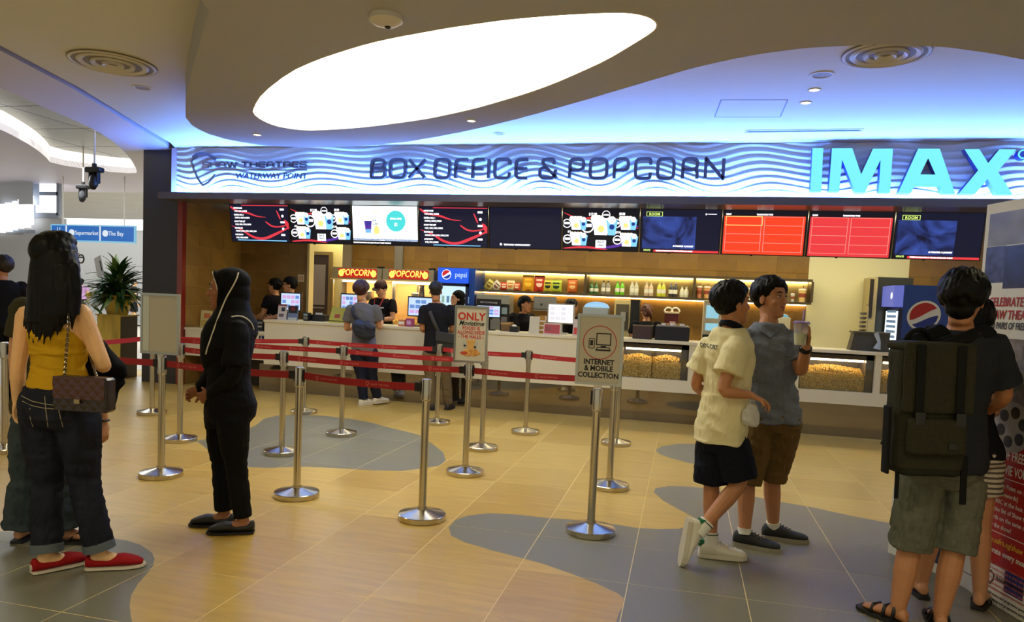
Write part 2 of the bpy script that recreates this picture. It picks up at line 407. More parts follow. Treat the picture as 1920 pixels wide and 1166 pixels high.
far_e = cz(ZP, 348,220, 362,238, 405,257, 475,271, 540,276, 620,277, 745,269, 840,253, 940,231, 1040,204, 1140,175, 1240,145, 1300,127, 1400,105, 1455,97, 1510,90, 1565,87, 1608,85, 1674,83, 1757,87, 1812,93, 1866,101, 1920,112)
plate_poly = [(-2.2, 1.0), (-2.0, -1.8)][::-1] + [tuple(v) for v in [Vector((-2.6, 3.0))] + left_e + smooth_loop(far_e, 1, False)] + [(3.2, 6.2), (6.5, 7.2), (6.5, -1.8)]
hole = cz(ZP, 472,212, 475,200, 490,175, 540,135, 590,112, 640,95, 690,80, 740,69, 790,60, 840,51, 890,44, 940,37, 990,32, 1040,28, 1090,25, 1140,23, 1180,23, 1210,28, 1230,37, 1235,47, 1228,58, 1190,82, 1140,112, 1090,135, 1040,157, 990,175, 940,190, 890,204, 840,215, 790,225, 690,238, 640,242, 590,244.5, 565,244, 540,241, 515,236, 490,226)
hole = smooth_loop(hole, 1)
plate = tag(slab(plate_poly, ZP, ZC - .001, [hole]).build('ceiling', m_ceil2), 'curved dropped ceiling bulkhead with an oval light opening', kind='structure')
for me in (plate.data,): shade(me, .5)
m_lightbox = glow('stretch_light_panel', (252, 250, 230), 9)
lp = thing('ceiling_light_panel', 'large white leaf-shaped glowing light panel set into the ceiling', 'light panel', (-1.8, 5.4, ZP + .12))
pm = slab([p for p in hole], ZP + .09, ZP + .13)
part('diffuser', pm, m_lightbox, lp)
rim = MB(); n = len(hole); cc = sum(hole, Vector((0, 0))) / n
for i in range(n):
    a, b = hole[i], hole[(i + 1) % n]; ia, ib = a + (cc - a).normalized() * .012, b + (cc - b).normalized() * .012
    rim.add([(a.x, a.y, ZP - .002), (b.x, b.y, ZP - .002), (ib.x, ib.y, ZP - .002), (ia.x, ia.y, ZP - .002), (a.x, a.y, ZP + .1), (b.x, b.y, ZP + .1), (ib.x, ib.y, ZP + .1), (ia.x, ia.y, ZP + .1)],
            [(0, 1, 2, 3), (3, 2, 6, 7), (0, 4, 5, 1)])
part('rim', rim, mat('light_rim', (214, 205, 190), .5), lp)
# ---- dark track slot along the ceiling edge, mall soffit beyond
m_black = mat('black_metal', (18, 18, 20), .45)
sl = MB()
for a, b in zip(edge_a[:-1], edge_a[1:]):
    d = Vector((b[0] - a[0], b[1] - a[1], 0)).normalized(); nrm = Vector((d.y, -d.x, 0)); 
    if nrm.x > 0: nrm = -nrm
    A, B = Vector((*a, ZC)), Vector((*b, ZC))
    sl.add([A, B, B + nrm * .1, A + nrm * .1, A + Vector((0, 0, .1)), B + Vector((0, 0, .1)), B + nrm * .1 + Vector((0, 0, .1)), A + nrm * .1 + Vector((0, 0, .1))], [(4, 5, 6, 7), (0, 1, 5, 4), (2, 3, 7, 6)])
tag(sl.build('trim_1', mat('slot_black', (6, 6, 8), .9)), 'dark recessed track slot along the ceiling edge', kind='structure')
ZM = 3.51
mh = cz(ZM, 0,165, 38,180, 85,203, 123,218, 180,244, 219,270, 244,296, 257,319, 255,326, 193,321, 96,307, 85,293, 62,275, 26,255, 0,242)
mh = smooth_loop(mh + cz(ZM, -60,225, -120,190, -60,150), 1)
mpoly = [Vector(a) + Vector((-.1, 0)) for a in edge_a] + [Vector((-40, -2)), Vector((-40, 13.6)), Vector((-7.55, 13.6))]
tag(slab([tuple(p) for p in mpoly], ZM, ZM + .1, [mh]).build('ceiling', mat('mall_soffit', (196, 190, 205), .5)), 'pale mall soffit with an oval recess beyond the slot', kind='structure')
rec = MB(); zr = ZM + .28; n = len(mh)
for i in range(n):
    a, b = mh[i], mh[(i + 1) % n]; rec.quad((a.x, a.y, ZM), (b.x, b.y, ZM), (b.x, b.y, zr), (a.x, a.y, zr))
cv = thing('ceiling_cove_light', 'glowing white cove rim around the oval mall ceiling recess', 'cove light', (mh[0].x, mh[0].y, ZM))
part('cove_rim', rec, glow('cove_white', (255, 250, 240), 1.7), cv)
m_brush = mat('brushed_ceiling_metal', (150, 148, 138), .42, .8, noise=(3, .2, (1, 14, 1)))
xs = [p.x for p in mh]; ys = [p.y for p in mh]
rp = tag(MB().bb((min(xs) - .3, min(ys) - .3, zr + .01), (max(xs) + .3, max(ys) + .3, zr + .05)).build('ceiling', m_black), 'metal panelled ceiling inside the oval mall recess', kind='structure')
pm_ = MB().bb((-.59, -.59, 0), (.59, .59, .02)).mesh('panel', m_brush)
x = min(xs)
while x < max(xs) + .3:
    y = min(ys)
    while y < max(ys) + .3:
        o = link('panel', pm_); o.location = (x, y, zr - .012); o.parent = rp; y += 1.2
    x += 1.2
# ---- dark column, glossy reveal, shop side wall
m_col = mat('charcoal_column', (44, 42, 44), .35)
tag(MB().bb((-8.06, 9.36, 0), (-7.43, 9.95, 3.6)).build('wall_column', m_col), 'charcoal square column at the left end of the counter', kind='structure')
m_redrefl = mat('red_lacquer', (126, 32, 20), .22, coat=.4)  # a reflected red glow is put into this base colour
tag(MB().bb((-7.43, 9.33, 0), (-7.345, 9.42, 2.84)).build('trim_2', m_redrefl), 'glossy reveal beside the charcoal column with a red reflection in its colour', kind='structure')
m_brown = mat('brown_wall_tile', (142, 106, 48), .32, noise=(4, .16, (1, 1, 1)), bump=(14, .05, .002, (1, 1, 1)))
m_brown2 = mat('brown_wall_tile_dark', (134, 99, 44), .32, noise=(4, .16, (1, 1, 1)), bump=(14, .05, .002, (1, 1, 1)))
m_joint = mat('wall_joint', (176, 140, 84), .7)
YB = 11.9; YL = 10.8
tile_w = {}
def tiled_wall(name, label, a, b, z0, z1, nrm, tw=.6, th=.3, skip=None):
    # wall slab from a to b (2D), tiles proud on the side nrm
    A, B = Vector((*a, 0)), Vector((*b, 0)); d = (B - A); L = d.length; d.normalize(); nv = Vector((*nrm, 0))
    mb = MB(); mb.prism([A + Vector((0, 0, z0)), B + Vector((0, 0, z0)), B + Vector((0, 0, z1)), A + Vector((0, 0, z1))], (0, 0, 0), -nv * .1)
    w_ = tag(mb.build(name, m_joint), label, kind='structure')
    nx = math.ceil(L / tw); nz = math.ceil((z1 - z0) / th)
    for k in range(nz):
        off = 0 if k % 2 == 0 else tw / 2
        for i in range(nx + 1):
            x0 = max(0, i * tw - off); x1 = min(L, (i + 1) * tw - off); zz1 = min(z1, z0 + (k + 1) * th)
            if x1 - x0 < .03: continue
            if skip and skip(x0, x1, z0 + k * th, zz1): continue
            key = (round(x1 - x0, 3), round(zz1 - z0 - k * th, 3), round(d.x, 2), (i + k) % 2)
            if key not in tile_w:
                tw_ = MB(); hw, hz = key[0] / 2 - .002, key[1] / 2 - .002
                pts = [d * s1 * hw + Vector((0, 0, s2 * hz)) for s1, s2 in ((-1, -1), (1, -1), (1, 1), (-1, 1))]
                tw_.prism(pts, -nv * .002, nv * .006); tile_w[key] = tw_.mesh('tile', m_brown if key[3] else m_brown2)
            o = link('tile', tile_w[key]); o.location = A + d * (x0 + x1) / 2 + Vector((0, 0, (z0 + k * th + zz1) / 2)); o.parent = w_
    return w_
tiled_wall('wall_left', 'brown tiled side wall of the box office by the column', (-7.35, 9.42), (-7.35, YL), 0, 2.85, (1, 0))
XD = wy(578, 480, YL).x
tiled_wall('wall_inner', 'brown tiled wall behind the two capped cashiers', (-7.35, YL), (XD, YL), .6, 2.85, (0, -1))
tag(MB().bb((XD, YL - .03, 0), (XD + .04, YL + .12, 2.85)).build('trim_3', mat('pale_edge', (214, 196, 140), .5)), 'pale corner strip at the end of the brown wall', kind='structure')
XW0, XW1 = wy(1517, 500, YB).x, wy(1705, 500, YB).x
XB0 = wy(660, 500, YB).x
m_cream = mat('cream_wall', (225, 216, 172), .4)
tiled_wall('wall_back', 'long brown tiled back wall above the snack shelf', (XB0, YB), (XW0, YB), .9, 2.86, (0, -1))
# pale slim metal posts seen on the back wall
tag(MB().bb((wy(742, 480, YB).x, YB - .05, .9), (wy(757, 480, YB).x, YB, 2.85)).build('trim_4', mat('grey_post', (150, 142, 128), .4, .5)), 'slim grey post on the brown back wall above the popcorn warmers', kind='structure')
tag(MB().bb((XB0 - .16, YB - .06, 0), (XB0, YB + .05, 2.85)).build('trim_5', mat('grey_post2', (158, 148, 128), .4, .3)), 'grey end post of the back wall beside the staff door', kind='structure')
tag(MB().bb((XW0, YB, 0), (XW1, YB + .1, 2.86)).build('wall_service', m_cream), 'glossy cream tiled wall panel right of the shelf', kind='structure')
tiled_wall('wall_right', 'brown tiled back wall behind the right-hand fridge', (XW1, YB), (8, YB), .9, 2.86, (0, -1))
# recess with the staff door (left of the back wall)
XR0 = XD + .04
tag(MB().bb((XR0 - 1, YB + .7, 0), (XB0 + .5, YB + .8, 2.85)).build('wall_recess', mat('yellow_wall', (222, 205, 140), .5)), 'yellowish wall of the recess around the staff door', kind='structure')
dY = YB + .68
dr0, dr1 = wy(586, 550, dY).x, wy(617, 550, dY).x; dz = wy(600, 478, dY).z
d1 = tag(MB().bb((dr0, dY - .03, 0), (dr1, dY, dz)).build('door_1', mat('dark_door', (52, 34, 24), .4)), 'dark brown staff door standing in the yellow recess', kind='structure')
fr = mat('door_frame_olive', (122, 100, 52), .5)
part('door_frame', MB().bb((dr0 - .06, dY - .05, 0), (dr0, dY, dz + .06)).bb((dr1, dY - .05, 0), (dr1 + .06, dY, dz + .06)).bb((dr0, dY - .05, dz), (dr1, dY, dz + .06)), fr, d1)
part('vision_panel', MB().bb((dr0 + .03, dY - .036, 1.25), (dr0 + .28, dY - .03, 2.02)), mat('door_glass', (128, 118, 112), .2), d1)
part('kick_rail', MB().bb((dr0 + .03, dY - .05, 1.18), (dr0 + .28, dY - .03, 1.21)), mat('steel_soft', (170, 165, 155), .3, 1), d1)
# shop ceiling and side
tag(MB().bb((-7.45, 9.3, 2.86), (8, 12.9, 2.95)).build('ceiling', mat('shop_ceiling', (90, 80, 66), .35)), 'low dark ceiling inside the box office', kind='structure')
tag(MB().bb((5.6, 9.5, 0), (5.7, 12.9, 2.9)).build('wall_end', m_brown), 'brown end wall of the box office far right', kind='structure')
# ---- mall backdrop: far wall, metal bulkhead, curved stair wall
YM = 24.0
tag(MB().bb((-34, YM, 0), (-8.2, YM + .2, 3.6)).build('wall_mall', mat('mall_wall', (186, 188, 190), .4)), 'plain pale grey mall wall far behind the planter', kind='structure')
# ================================================================ FASCIA WITH SIGNS
YF = 9.24; ZF0, ZF1 = 2.855, 3.505
XF0 = wy(333, 320, YF).x; XF1 = 5.4
fa = thing('sign_fascia', 'long white wave-relief fascia over the counter lit blue from below', 'sign board', (XF0, YF, ZF0))
m_wave = mat('wave_panel_white', (205, 208, 216), .5)
nx, nz = 760, 72; W_ = XF1 - XF0; Hh = ZF1 - ZF0
gx = np.linspace(0, W_, nx); gz = np.linspace(0, Hh, nz)
Xg, Zg = np.meshgrid(gx, gz)
ph = Zg + (.085 + .045 * np.cos(Xg * .9 + 1)) * np.sin(2 * np.pi * Xg / 1.45 + 2.2 * Zg + .6 * np.sin(Xg * .7)) * (1 - .25 * Zg / Hh) + .03 * np.sin(2 * np.pi * Xg / 3.7)
fr_ = (ph / .08) % 1.0
hgt = .019 * np.where(fr_ < .75, fr_ / .75, (1 - fr_) / .25)
vs = [(XF0 + Xg[j, i], YF - .004 - hgt[j, i], ZF0 + Zg[j, i]) for j in range(nz) for i in range(nx)]
fs = [(j * nx + i, j * nx + i + 1, (j + 1) * nx + i + 1, (j + 1) * nx + i) for j in range(nz - 1) for i in range(nx - 1)]
wv = MB(); wv.add(vs, fs); wvo = part('wave_panel', wv, m_wave, fa, 3.2)
part('backing_board', MB().bb((XF0, YF, ZF0), (XF1, YF + .12, ZF1)), m_wave, fa)
part('end_return', MB().bb((XF0 - .09, YF - .02, ZF0), (XF0 - .002, YF + .12, ZF1)), mat('return_lilac', (206, 202, 226), .4), fa)
# lit ledge carrying the fascia
m_ledge = mat('ledge_taupe', (92, 82, 76), .3)
lg = thing('fascia_ledge', 'dark taupe ledge under the wave fascia hiding a blue light strip', 'ledge', (XF0, 9.05, 2.74))
part('ledge_box', MB().bb((XF0 - .12, 8.98, 2.735), (XF1, 9.42, 2.80)), m_ledge, lg)
part('ledge_lip', MB().bb((XF0 - .12, 8.98, 2.80), (XF1, 9.0, 2.83)), m_ledge, lg)
part('light_strip', MB().bb((XF0 + .02, 9.10, 2.802), (XF1, 9.14, 2.812)), glow('led_blue', (94, 148, 255), 430), lg)
# ---- BOX OFFICE & POPCORN
m_letter = mat('brushed_blue_metal', (84, 76, 88), .32, .6)
def px_letter(ox, oy, sc, x0, x1, y0, y1, Y):
    a = wy(ox + x0 / sc, oy + y1 / sc, Y); b = wy(ox + x1 / sc, oy + y0 / sc, Y); return a, b
YL_ = YF - .06
bx_ = thing('letter_sign', 'metallic BOX OFFICE & POPCORN lettering across the middle of the fascia', 'sign', wy(695, 338, YL_))
row = [('B', 42, 125), ('O', 135, 226), ('X', 228, 326), ('O', 357, 448), ('F', 460, 537), ('F', 546, 622), ('I', 626, 642), ('C', 655, 747), ('E', 760, 838), ('&', 880, 986), ('P', 1028, 1117), ('O', 1130, 1233), ('P', 1250, 1340), ('C', 1355, 1451), ('O', 1465, 1568), ('R', 1590, 1685), ('N', 1703, 1815)]
zt, zb = wy(1020, 296.5, YL_).z, wy(1020, 337.8, YL_).z
for ch, x0, x1 in row:
    a, b = px_letter(680, 260, 2.667, x0, x1, 95, 208, YL_)
    mb = MB(); glyph(mb, ch, frame((a.x, YL_, zb), (1, 0, 0), (0, 0, 1)), b.x - a.x, zt - zb, .039, .05)
    part('letter', mb, m_letter, bx_)
# ---- SHAW THEATRES
m_chrome = mat('polished_chrome', (120, 120, 136), .2, 1)
m_logoblk = mat('logo_dark', (60, 62, 84), .3, .6)
sh = thing('cinema_logo_sign', 'chrome shield emblem with slim capital lettering at the left end of the fascia', 'sign', wy(380, 350, YL_))
def L4(x, y): 
    p = wy(300 + x / 4.665, 250 + y / 4.665, YL_); return (p.x, p.z)
MX = frame((0, YL_, 0), (1, 0, 0), (0, 0, 1))
mb = MB(); stroke(mb, [L4(*p) for p in pxs(490,360, 470,385, 430,430, 382,458, 340,400, 300,310, 278,245, 300,215, 335,190, 380,182)], .02, False, MX, .03); part('shield', mb, m_chrome, sh)
mb = MB(); stroke(mb, [L4(*p) for p in pxs(300,215, 335,188, 390,180, 440,192, 492,228)], .045, False, MX, .04); part('shield_crest', mb, m_chrome, sh)
z0, z1 = L4(800, 303)[1], L4(800, 247)[1]
txt = 'SHAW THEATRES'; wd = [62, 70, 72, 95, 22, 72, 70, 66, 72, 66, 70, 66, 66]
x = 370
for ch, ww in zip(txt, wd):
    if ch != ' ':
        a, b = L4(x + 5, 300)[0], L4(x + ww + 2, 300)[0]
        mb = MB(); glyph(mb, ch, frame((a, YL_, z0), (1, 0, 0), (0.0, 0, 1)), b - a, z1 - z0, .022, .03); part('letter', mb, m_chrome, sh)
    x += ww + 4
mb = MB(); stroke(mb, [L4(385, 322), L4(1290, 322)], .014, False, MX, .02); part('rule', mb, m_chrome, sh)
a, b = L4(660, 395), L4(1285, 345)
mb = text_mb('WATERWAY POINT', 1.0, M=Matrix.Identity(4), depth=.01)
xm = max(v[0] for v in mb.v); xn = min(v[0] for v in mb.v)
M2 = frame(((a[0] + b[0]) / 2, YL_, a[1]), (1, 0, 0), (.16, 0, 1)); sx = (b[0] - a[0]) / (xm - xn); sz = (b[1] - a[1]) / .73
mb.v = [tuple(M2 @ Vector((v[0] * sx, v[1] * sz, v[2]))) for v in mb.v]; part('tagline', mb, m_logoblk, sh)
# ---- IMAX
im = thing('cinema_brand_sign', 'big glowing pale cyan four-letter sign at the right of the fascia', 'sign', wy(1520, 362, YF - .1))
m_imax = glow('cyan_letter_face', (120, 236, 255), 1.35); m_imside = mat('blue_letter_side', (58, 78, 170), .4)
YI = YF - .14
shapes = {
 'I': [(435, 1088), (450, 793), (523, 793), (510, 1090)],
 'M': [(560, 1090), (583, 794), (722, 794), (782, 972), (863, 797), (1000, 797), (980, 1098), (902, 1097), (915, 872), (808, 1096), (742, 1093), (652, 872), (632, 1091)],
 'X': [(1450, 1103), (1582, 945), (1488, 800), (1590, 800), (1650, 895), (1728, 800), (1842, 802), (1716, 952), (1818, 1110), (1708, 1110), (1645, 1004), (1560, 1106)],
}
shapes['A'] = [(1035, 1097), (1172, 797), (1320, 797), (1425, 1104), (1340, 1104), (1316, 1050), (1150, 1047), (1122, 1099)]
hA = [(1186, 972), (1240, 862), (1290, 974)]
def P2(x, y):
    p = wy(1400 + x / 3.644, 60 + y / 3.644, YI); return Vector((p.x, p.z))
for k in 'IMAX':
    out = [P2(*p) for p in shapes[k]]; hl = [[P2(*p) for p in hA]] if k == 'A' else []
    mb = slab([tuple(p) for p in out], 0, 1, [[tuple(q) for q in h] for h in hl])
    mb.v = [(v[0], YI if v[2] < .5 else YI + .1, v[1]) for v in mb.v]
    o = part('letter', mb, [m_imside, m_imax], im)
    o.data.polygons.foreach_set('material_index', [1 if abs(p.normal.y) > .9 and p.center.y < YI + .01 else 0 for p in o.data.polygons])
p = P2(1890, 835); mb = MB(); mb.loft([((p.x, YI, p.y), (.06, 0, 0), (0, 0, .06)), ((p.x, YI + .08, p.y), (.06, 0, 0), (0, 0, .06))], n=20)
part('trade_mark', mb, m_imside, im)
p2 = MB(); stroke(p2, arc(p.x, p.y, .045, 0, 360, 20)[:-1], .016, True, frame((0, YI - .003, 0), (1, 0, 0), (0, 0, 1)), .004); part('trade_mark_ring', p2, m_imax, im)
# ================================================================ COUNTER
def pb(mb, x0, y0, x1, y1, Y, d, m=None, pad=0):
    # box with its front rectangle sighted at plane Y, depth d behind it
    ym, xm = (y0 + y1) / 2, (x0 + x1) / 2
    xa, xb = wy(x0, ym, Y).x, wy(x1, ym, Y).x; za, zb = wy(xm, y1, Y).z, wy(xm, y0, Y).z
    mb.bb((xa - pad, Y, za), (xb + pad, Y + d, zb), m); return xa, xb, za, zb
m_white = mat('counter_white', (226, 216, 186), .35)
m_kick = mat('kick_steel', (140, 130, 116), .045, .95)
ZT = 1.055; XC0 = -5.96; XC1 = 5.5
WIN = [(-.77, .085), (.22, 1.2), (1.41, 2.26), (2.33, 3.2), (3.3, 4.2)]
ct = thing('service_counter', 'long cream white box office counter with popcorn display windows', 'counter', (XC0, 9.36, 0))
f = MB(); f.bb((XC0, 9.36, .402), (WIN[0][0], 9.44, ZT - .035)); part('front_panel', f, m_white, ct)
f = MB(); f.bb((WIN[0][0], 9.36, .402), (XC1, 9.44, .56)); part('lower_rail', f, m_white, ct)
e = WIN[0][1]
for a, b in WIN[1:]:
    part('mullion', MB().bb((e, 9.36, .56), (a, 9.44, ZT - .035)), m_white, ct); e = b
part('mullion', MB().bb((e, 9.36, .56), (XC1, 9.44, ZT - .035)), m_white, ct)
part('worktop', MB().bb((XC0 - .01, 9.345, ZT - .035), (XC1, 10.02, ZT)), m_white, ct)
part('kick_plate', MB().bb((XC0 - .1, 9.41, 0), (XC1, 9.45, .402)), m_kick, ct)
part('carcass', MB().bb((XC0, 9.95, 0), (XC1, 10.0, ZT - .035)).bb((XC0, 9.44, .0), (XC0 + .03, 9.95, ZT - .035)), mat('carcass_dark', (60, 54, 46), .6), ct)
m_dsp = mat('display_frame', (74, 62, 50), .4)
m_glass = mat('clear_glass', (255, 255, 255), .02, trans=1, spec=.4)
pop_me = []
for k in range(3):
    bm = bmesh.new(); bmesh.ops.create_icosphere(bm, subdivisions=1, radius=1)
    for v in bm.verts: v.co *= random.uniform(.65, 1.35)
    pop_me.append(([v.co.copy() for v in bm.verts], [tuple(v.index for v in fc.verts) for fc in bm.faces])); bm.free()
m_pop = mat('popcorn', (214, 176, 84), .7, noise=(60, .45, (1, 1, 1)))
m_pop2 = mat('popcorn_pale', (236, 208, 130), .7, noise=(60, .3, (1, 1, 1)))
m_dlight = glow('display_tube', (255, 226, 170), 45)
for wi, (a, b) in enumerate(WIN):
    dsp = MB(); t = .03
    dsp.bb((a, 9.43, .56), (a + .02, 9.85, 1.0)).bb((b - .09, 9.42, .56), (b, 9.85, 1.0)).bb((a, 9.83, .56), (b, 9.86, 1.0)).bb((a, 9.42, .95), (b, 9.86, 1.0))
    part('display_case', dsp, m_dsp, ct)
    part('lamp_tube', MB().tube([(a + .05, 9.50, .93), (b - .1, 9.50, .93)], .012, 8), m_dlight, ct)
    part('display_glass', MB().bb((a + .005, 9.415, .565), (b - .005, 9.42, .95)), m_glass, ct)
    if wi not in (0, 1, 2, 3): continue
    lab = ['golden popcorn heaped in the display window left of the boy', 'golden popcorn heaped in the display window behind the two friends', 'golden popcorn heaped in the wide display window right of the grey shirt', 'golden popcorn in the narrow strip of display window behind the backpack'][wi]
    pc = MB(); x0, x1 = a + .025, b - .095; rnd = random.Random(wi)
    heap = lambda x: .77 + .035 * math.sin((x - x0) / (x1 - x0) * math.pi * (2 if wi == 0 else 1)) ** 2
    y = 9.43; z = .57
    while z < .83:
        x = x0
        while x < x1:
            if z < heap(x) + rnd.uniform(-.01, .012):
                vs, fs = rnd.choice(pop_me); r_ = rnd.uniform(.0075, .0105); q = Matrix.Rotation(rnd.uniform(0, 6), 3, 'Y') @ Matrix.Rotation(rnd.uniform(0, 6), 3, 'X')
                c = Vector((x + rnd.uniform(-.006, .006), 9.437 + rnd.uniform(0, .016), z + rnd.uniform(-.005, .005)))
                pc.add([c + q @ v * r_ for v in vs], fs, rnd.randrange(2))
            x += .0128
        z += .0122
    for i in range(int((x1 - x0) / .022)):   # the heap's top, running back into the case
        for j in range(14):
            x = x0 + i * .022 + rnd.uniform(-.008, .008); yy = 9.45 + j * .026
            vs, fs = rnd.choice(pop_me); c = Vector((x, yy, heap(x) + .05 * math.sin(j / 14 * 3) + rnd.uniform(-.008, .008)))
            pc.add([c + v * .012 for v in vs], fs, rnd.randrange(2))
    pc.bb((x0, 9.46, .565), (x1, 9.8, .76))
    tag(pc.build('popcorn', [m_pop, m_pop2]), lab, 'popcorn', 'popcorn in the counter windows', 'stuff')
    if wi in (0,): part('divider', MB().bb(((a + b) / 2 - .03, 9.422, .565), ((a + b) / 2 - .024, 9.83, .9)), m_dsp, ct)
# lowered wheelchair counter at the left end
lc = thing('low_counter', 'short lowered cream counter with wheelchair sign beside the tiled wall', 'counter', (-6.6, 9.4, 0))
part('front_panel', MB().bb((-7.33, 9.4, .45), (XC0 - .02, 9.46, .84)), m_white, lc)
part('worktop', MB().bb((-7.34, 9.385, .84), (XC0 - .015, 10.0, .87)), m_white, lc)
part('support_panel', MB().bb((-7.33, 9.9, 0), (XC0 - .02, 9.95, .84)), mat('carcass_dark', (60, 54, 46), .6), lc)
ic = MB(); a = wy(486, 629, 9.4); b = wy(497, 641, 9.4); cx, czz = (a.x + b.x) / 2 - .005, (a.z + b.z) / 2
ic.bb((cx - .045, 9.394, czz - .045), (cx + .045, 9.399, czz + .045))
ico = part('wheelchair_sign', ic, mat('sign_navy', (28, 44, 92), .4), lc)
mb = MB(); Mi_ = frame((cx, 9.392, czz), (1, 0, 0), (0, 0, 1))
stroke(mb, arc(-.002, -.012, .02, 100, 400, 10), .006, False, Mi_, .002); stroke(mb, [(-.006, .022), (-.006, .0), (.014, 0), (.02, -.026)], .007, False, Mi_, .002)
mb.lathe([(.006, -.001), (.006, .001)]); mb.v[-48:] = [tuple(Mi_ @ Vector((v[0] - .006, v[1] + .033, v[2]))) for v in mb.v[-48:]]
part('pictogram', mb, mat('print_white', (240, 240, 240), .5), ico)
# ---- back counter
m_bc = mat('back_counter', (120, 108, 92), .4, .3)
bc = thing('back_counter', 'metal back counter under the two popcorn warmers', 'counter', (-5.9, 11.2, 0))
part('cabinet_base', MB().bb((-5.95, 11.25, 0), (-4.06, 11.88, .86)), m_bc, bc); part('worktop', MB().bb((-5.97, 11.2, .86), (-4.03, 11.89, .9)), mat('steel', (190, 186, 178), .28, 1), bc)
bc2 = thing('back_counter', 'metal back counter under the lit snack shelf', 'counter', (-3.2, 11.2, 0))
part('cabinet_base', MB().bb((-3.26, 11.25, 0), (1.95, 11.88, .86)), m_bc, bc2); part('worktop', MB().bb((-3.28, 11.2, .86), (1.97, 11.89, .9)), MATS['steel'], bc2)
m_steel = MATS['steel']
# ---- popcorn warmers
m_popred = glow('popcorn_sign_red', (206, 34, 20), 1.1); m_popyel = glow('popcorn_sign_yellow', (255, 214, 96), 1.8); m_warm = glow('warmer_lamp', (255, 220, 160), 45)
m_signgrey = mat('warmer_grey', (148, 138, 120), .35, .4); m_cabglass = mat('warmer_glass', (255, 255, 255), .03, trans=1)
for k, (xa, xb, yo, lab) in enumerate(((624, 717, 0, 'glass popcorn warmer with lit POPCORN sign, nearer the staff door'), (718.5, 814, 3, 'glass popcorn warmer with lit POPCORN sign, beside the drinks fridge'))):
    Y = 11.3; x0, x1 = wy(xa, 520, Y).x, wy(xb, 520, Y).x; w_ = x1 - x0; zt = wy((xa + xb) / 2, 502 + yo, Y).z; zs = wy((xa + xb) / 2, 523 + yo, Y).z
    t = thing('popcorn_warmer', lab, 'popcorn machine', ((x0 + x1) / 2, Y + .3, .9), 'popcorn warmers on the back counter')
    part('sign_box', MB().bb((x0, Y - .03, zs), (x1, Y + .4, zt)), m_signgrey, t)
    sg = part('sign_panel', MB().bb((x0 + .13 * w_, Y - .036, zs + .02), (x1 - .1 * w_, Y - .03, zt - .015)), m_popred, t)
    hh = zt - zs; mb = text_mb('POPCORN', .15, M=frame(((x0 + x1) / 2 + .01, Y - .037, zs + .058), (1, 0, 0), (.12, 0, 1)), depth=.002, xs=.8, bold=.003)
    part('sign_letters', mb, m_popyel, sg)
    for s_ in (-1, 1):
        mb = MB()
        for q in range(7):
            an = q * .9; mb.ell(((x0 + x1) / 2 + .015 * w_ + s_ * .325 * w_ + .028 * math.cos(an), Y - .038, (zs + zt) / 2 + .036 * math.sin(an)), (.026, .004, .026), nu=8, nv=6)
        part('sign_kernel_picture', mb, m_popyel, sg)
    part('sign_shelf', MB().bb((x0 - .02, Y - .05, zs - .02), (x1 + .02, Y + .42, zs)), mat('warmer_edge', (216, 190, 140), .4), t)
    fr = MB()
    for px in (x0 + .01, x1 - .01):
        for py in (Y, Y + .5): fr.bb((px - .012, py - .012, .98), (px + .012, py + .012, zs - .02))
    fr.bb((x0, Y - .01, .9), (x1, Y + .52, .98)); part('cabinet_frame', fr, m_steel, t)
    part('back_panel', MB().bb((x0, Y + .5, .98), (x1, Y + .52, zs - .02)), mat('warmer_back', (226, 190, 130), .4), t)
    part('cabinet_glass', MB().bb((x0 + .025, Y - .003, .99), (x1 - .025, Y, zs - .03)), m_cabglass, t)
    part('lamp', MB().bb((x0 + .08, Y + .2, zs - .05), (x1 - .08, Y + .3, zs - .03)), m_warm, t)
    kt = MB(); kx = x0 + w_ * .58; kt.lathe([(.001, 0), (.1, .0), (.115, .05), (.115, .16), (.1, .17), (.02, .18)], (kx, Y + .26, 1.38), 16); kt.tube([(kx, Y + .26, 1.56), (kx, Y + .26, zs - .02)], .014)
    part('kettle', kt, m_steel, t, .6)
    kt = MB(); rnd = random.Random(k)
    for i in range(160):
        vs, fs = rnd.choice(pop_me); c = Vector((rnd.uniform(x0 + .04, x1 - .04), Y + rnd.uniform(.03, .45), 1.0 + rnd.uniform(0, .07))); kt.add([c + v * .022 for v in vs], fs)
    o = part('popcorn', kt, m_pop2, t); o['kind'] = 'stuff'
    part('hinge_cap', MB().bb((x0 + w_ * .87, Y + .05, zt), (x0 + w_ * .97, Y + .15, zt + .035)), m_black, t)
    if k == 1:
        part('syrup_dispenser', MB().lathe([(.05, 0), (.055, .1), (.04, .28), (.05, .3)], (x0 + w_ * .72, Y + .12, 1.38), 12), mat('dispenser_grey', (120, 112, 110), .3, .6), t)
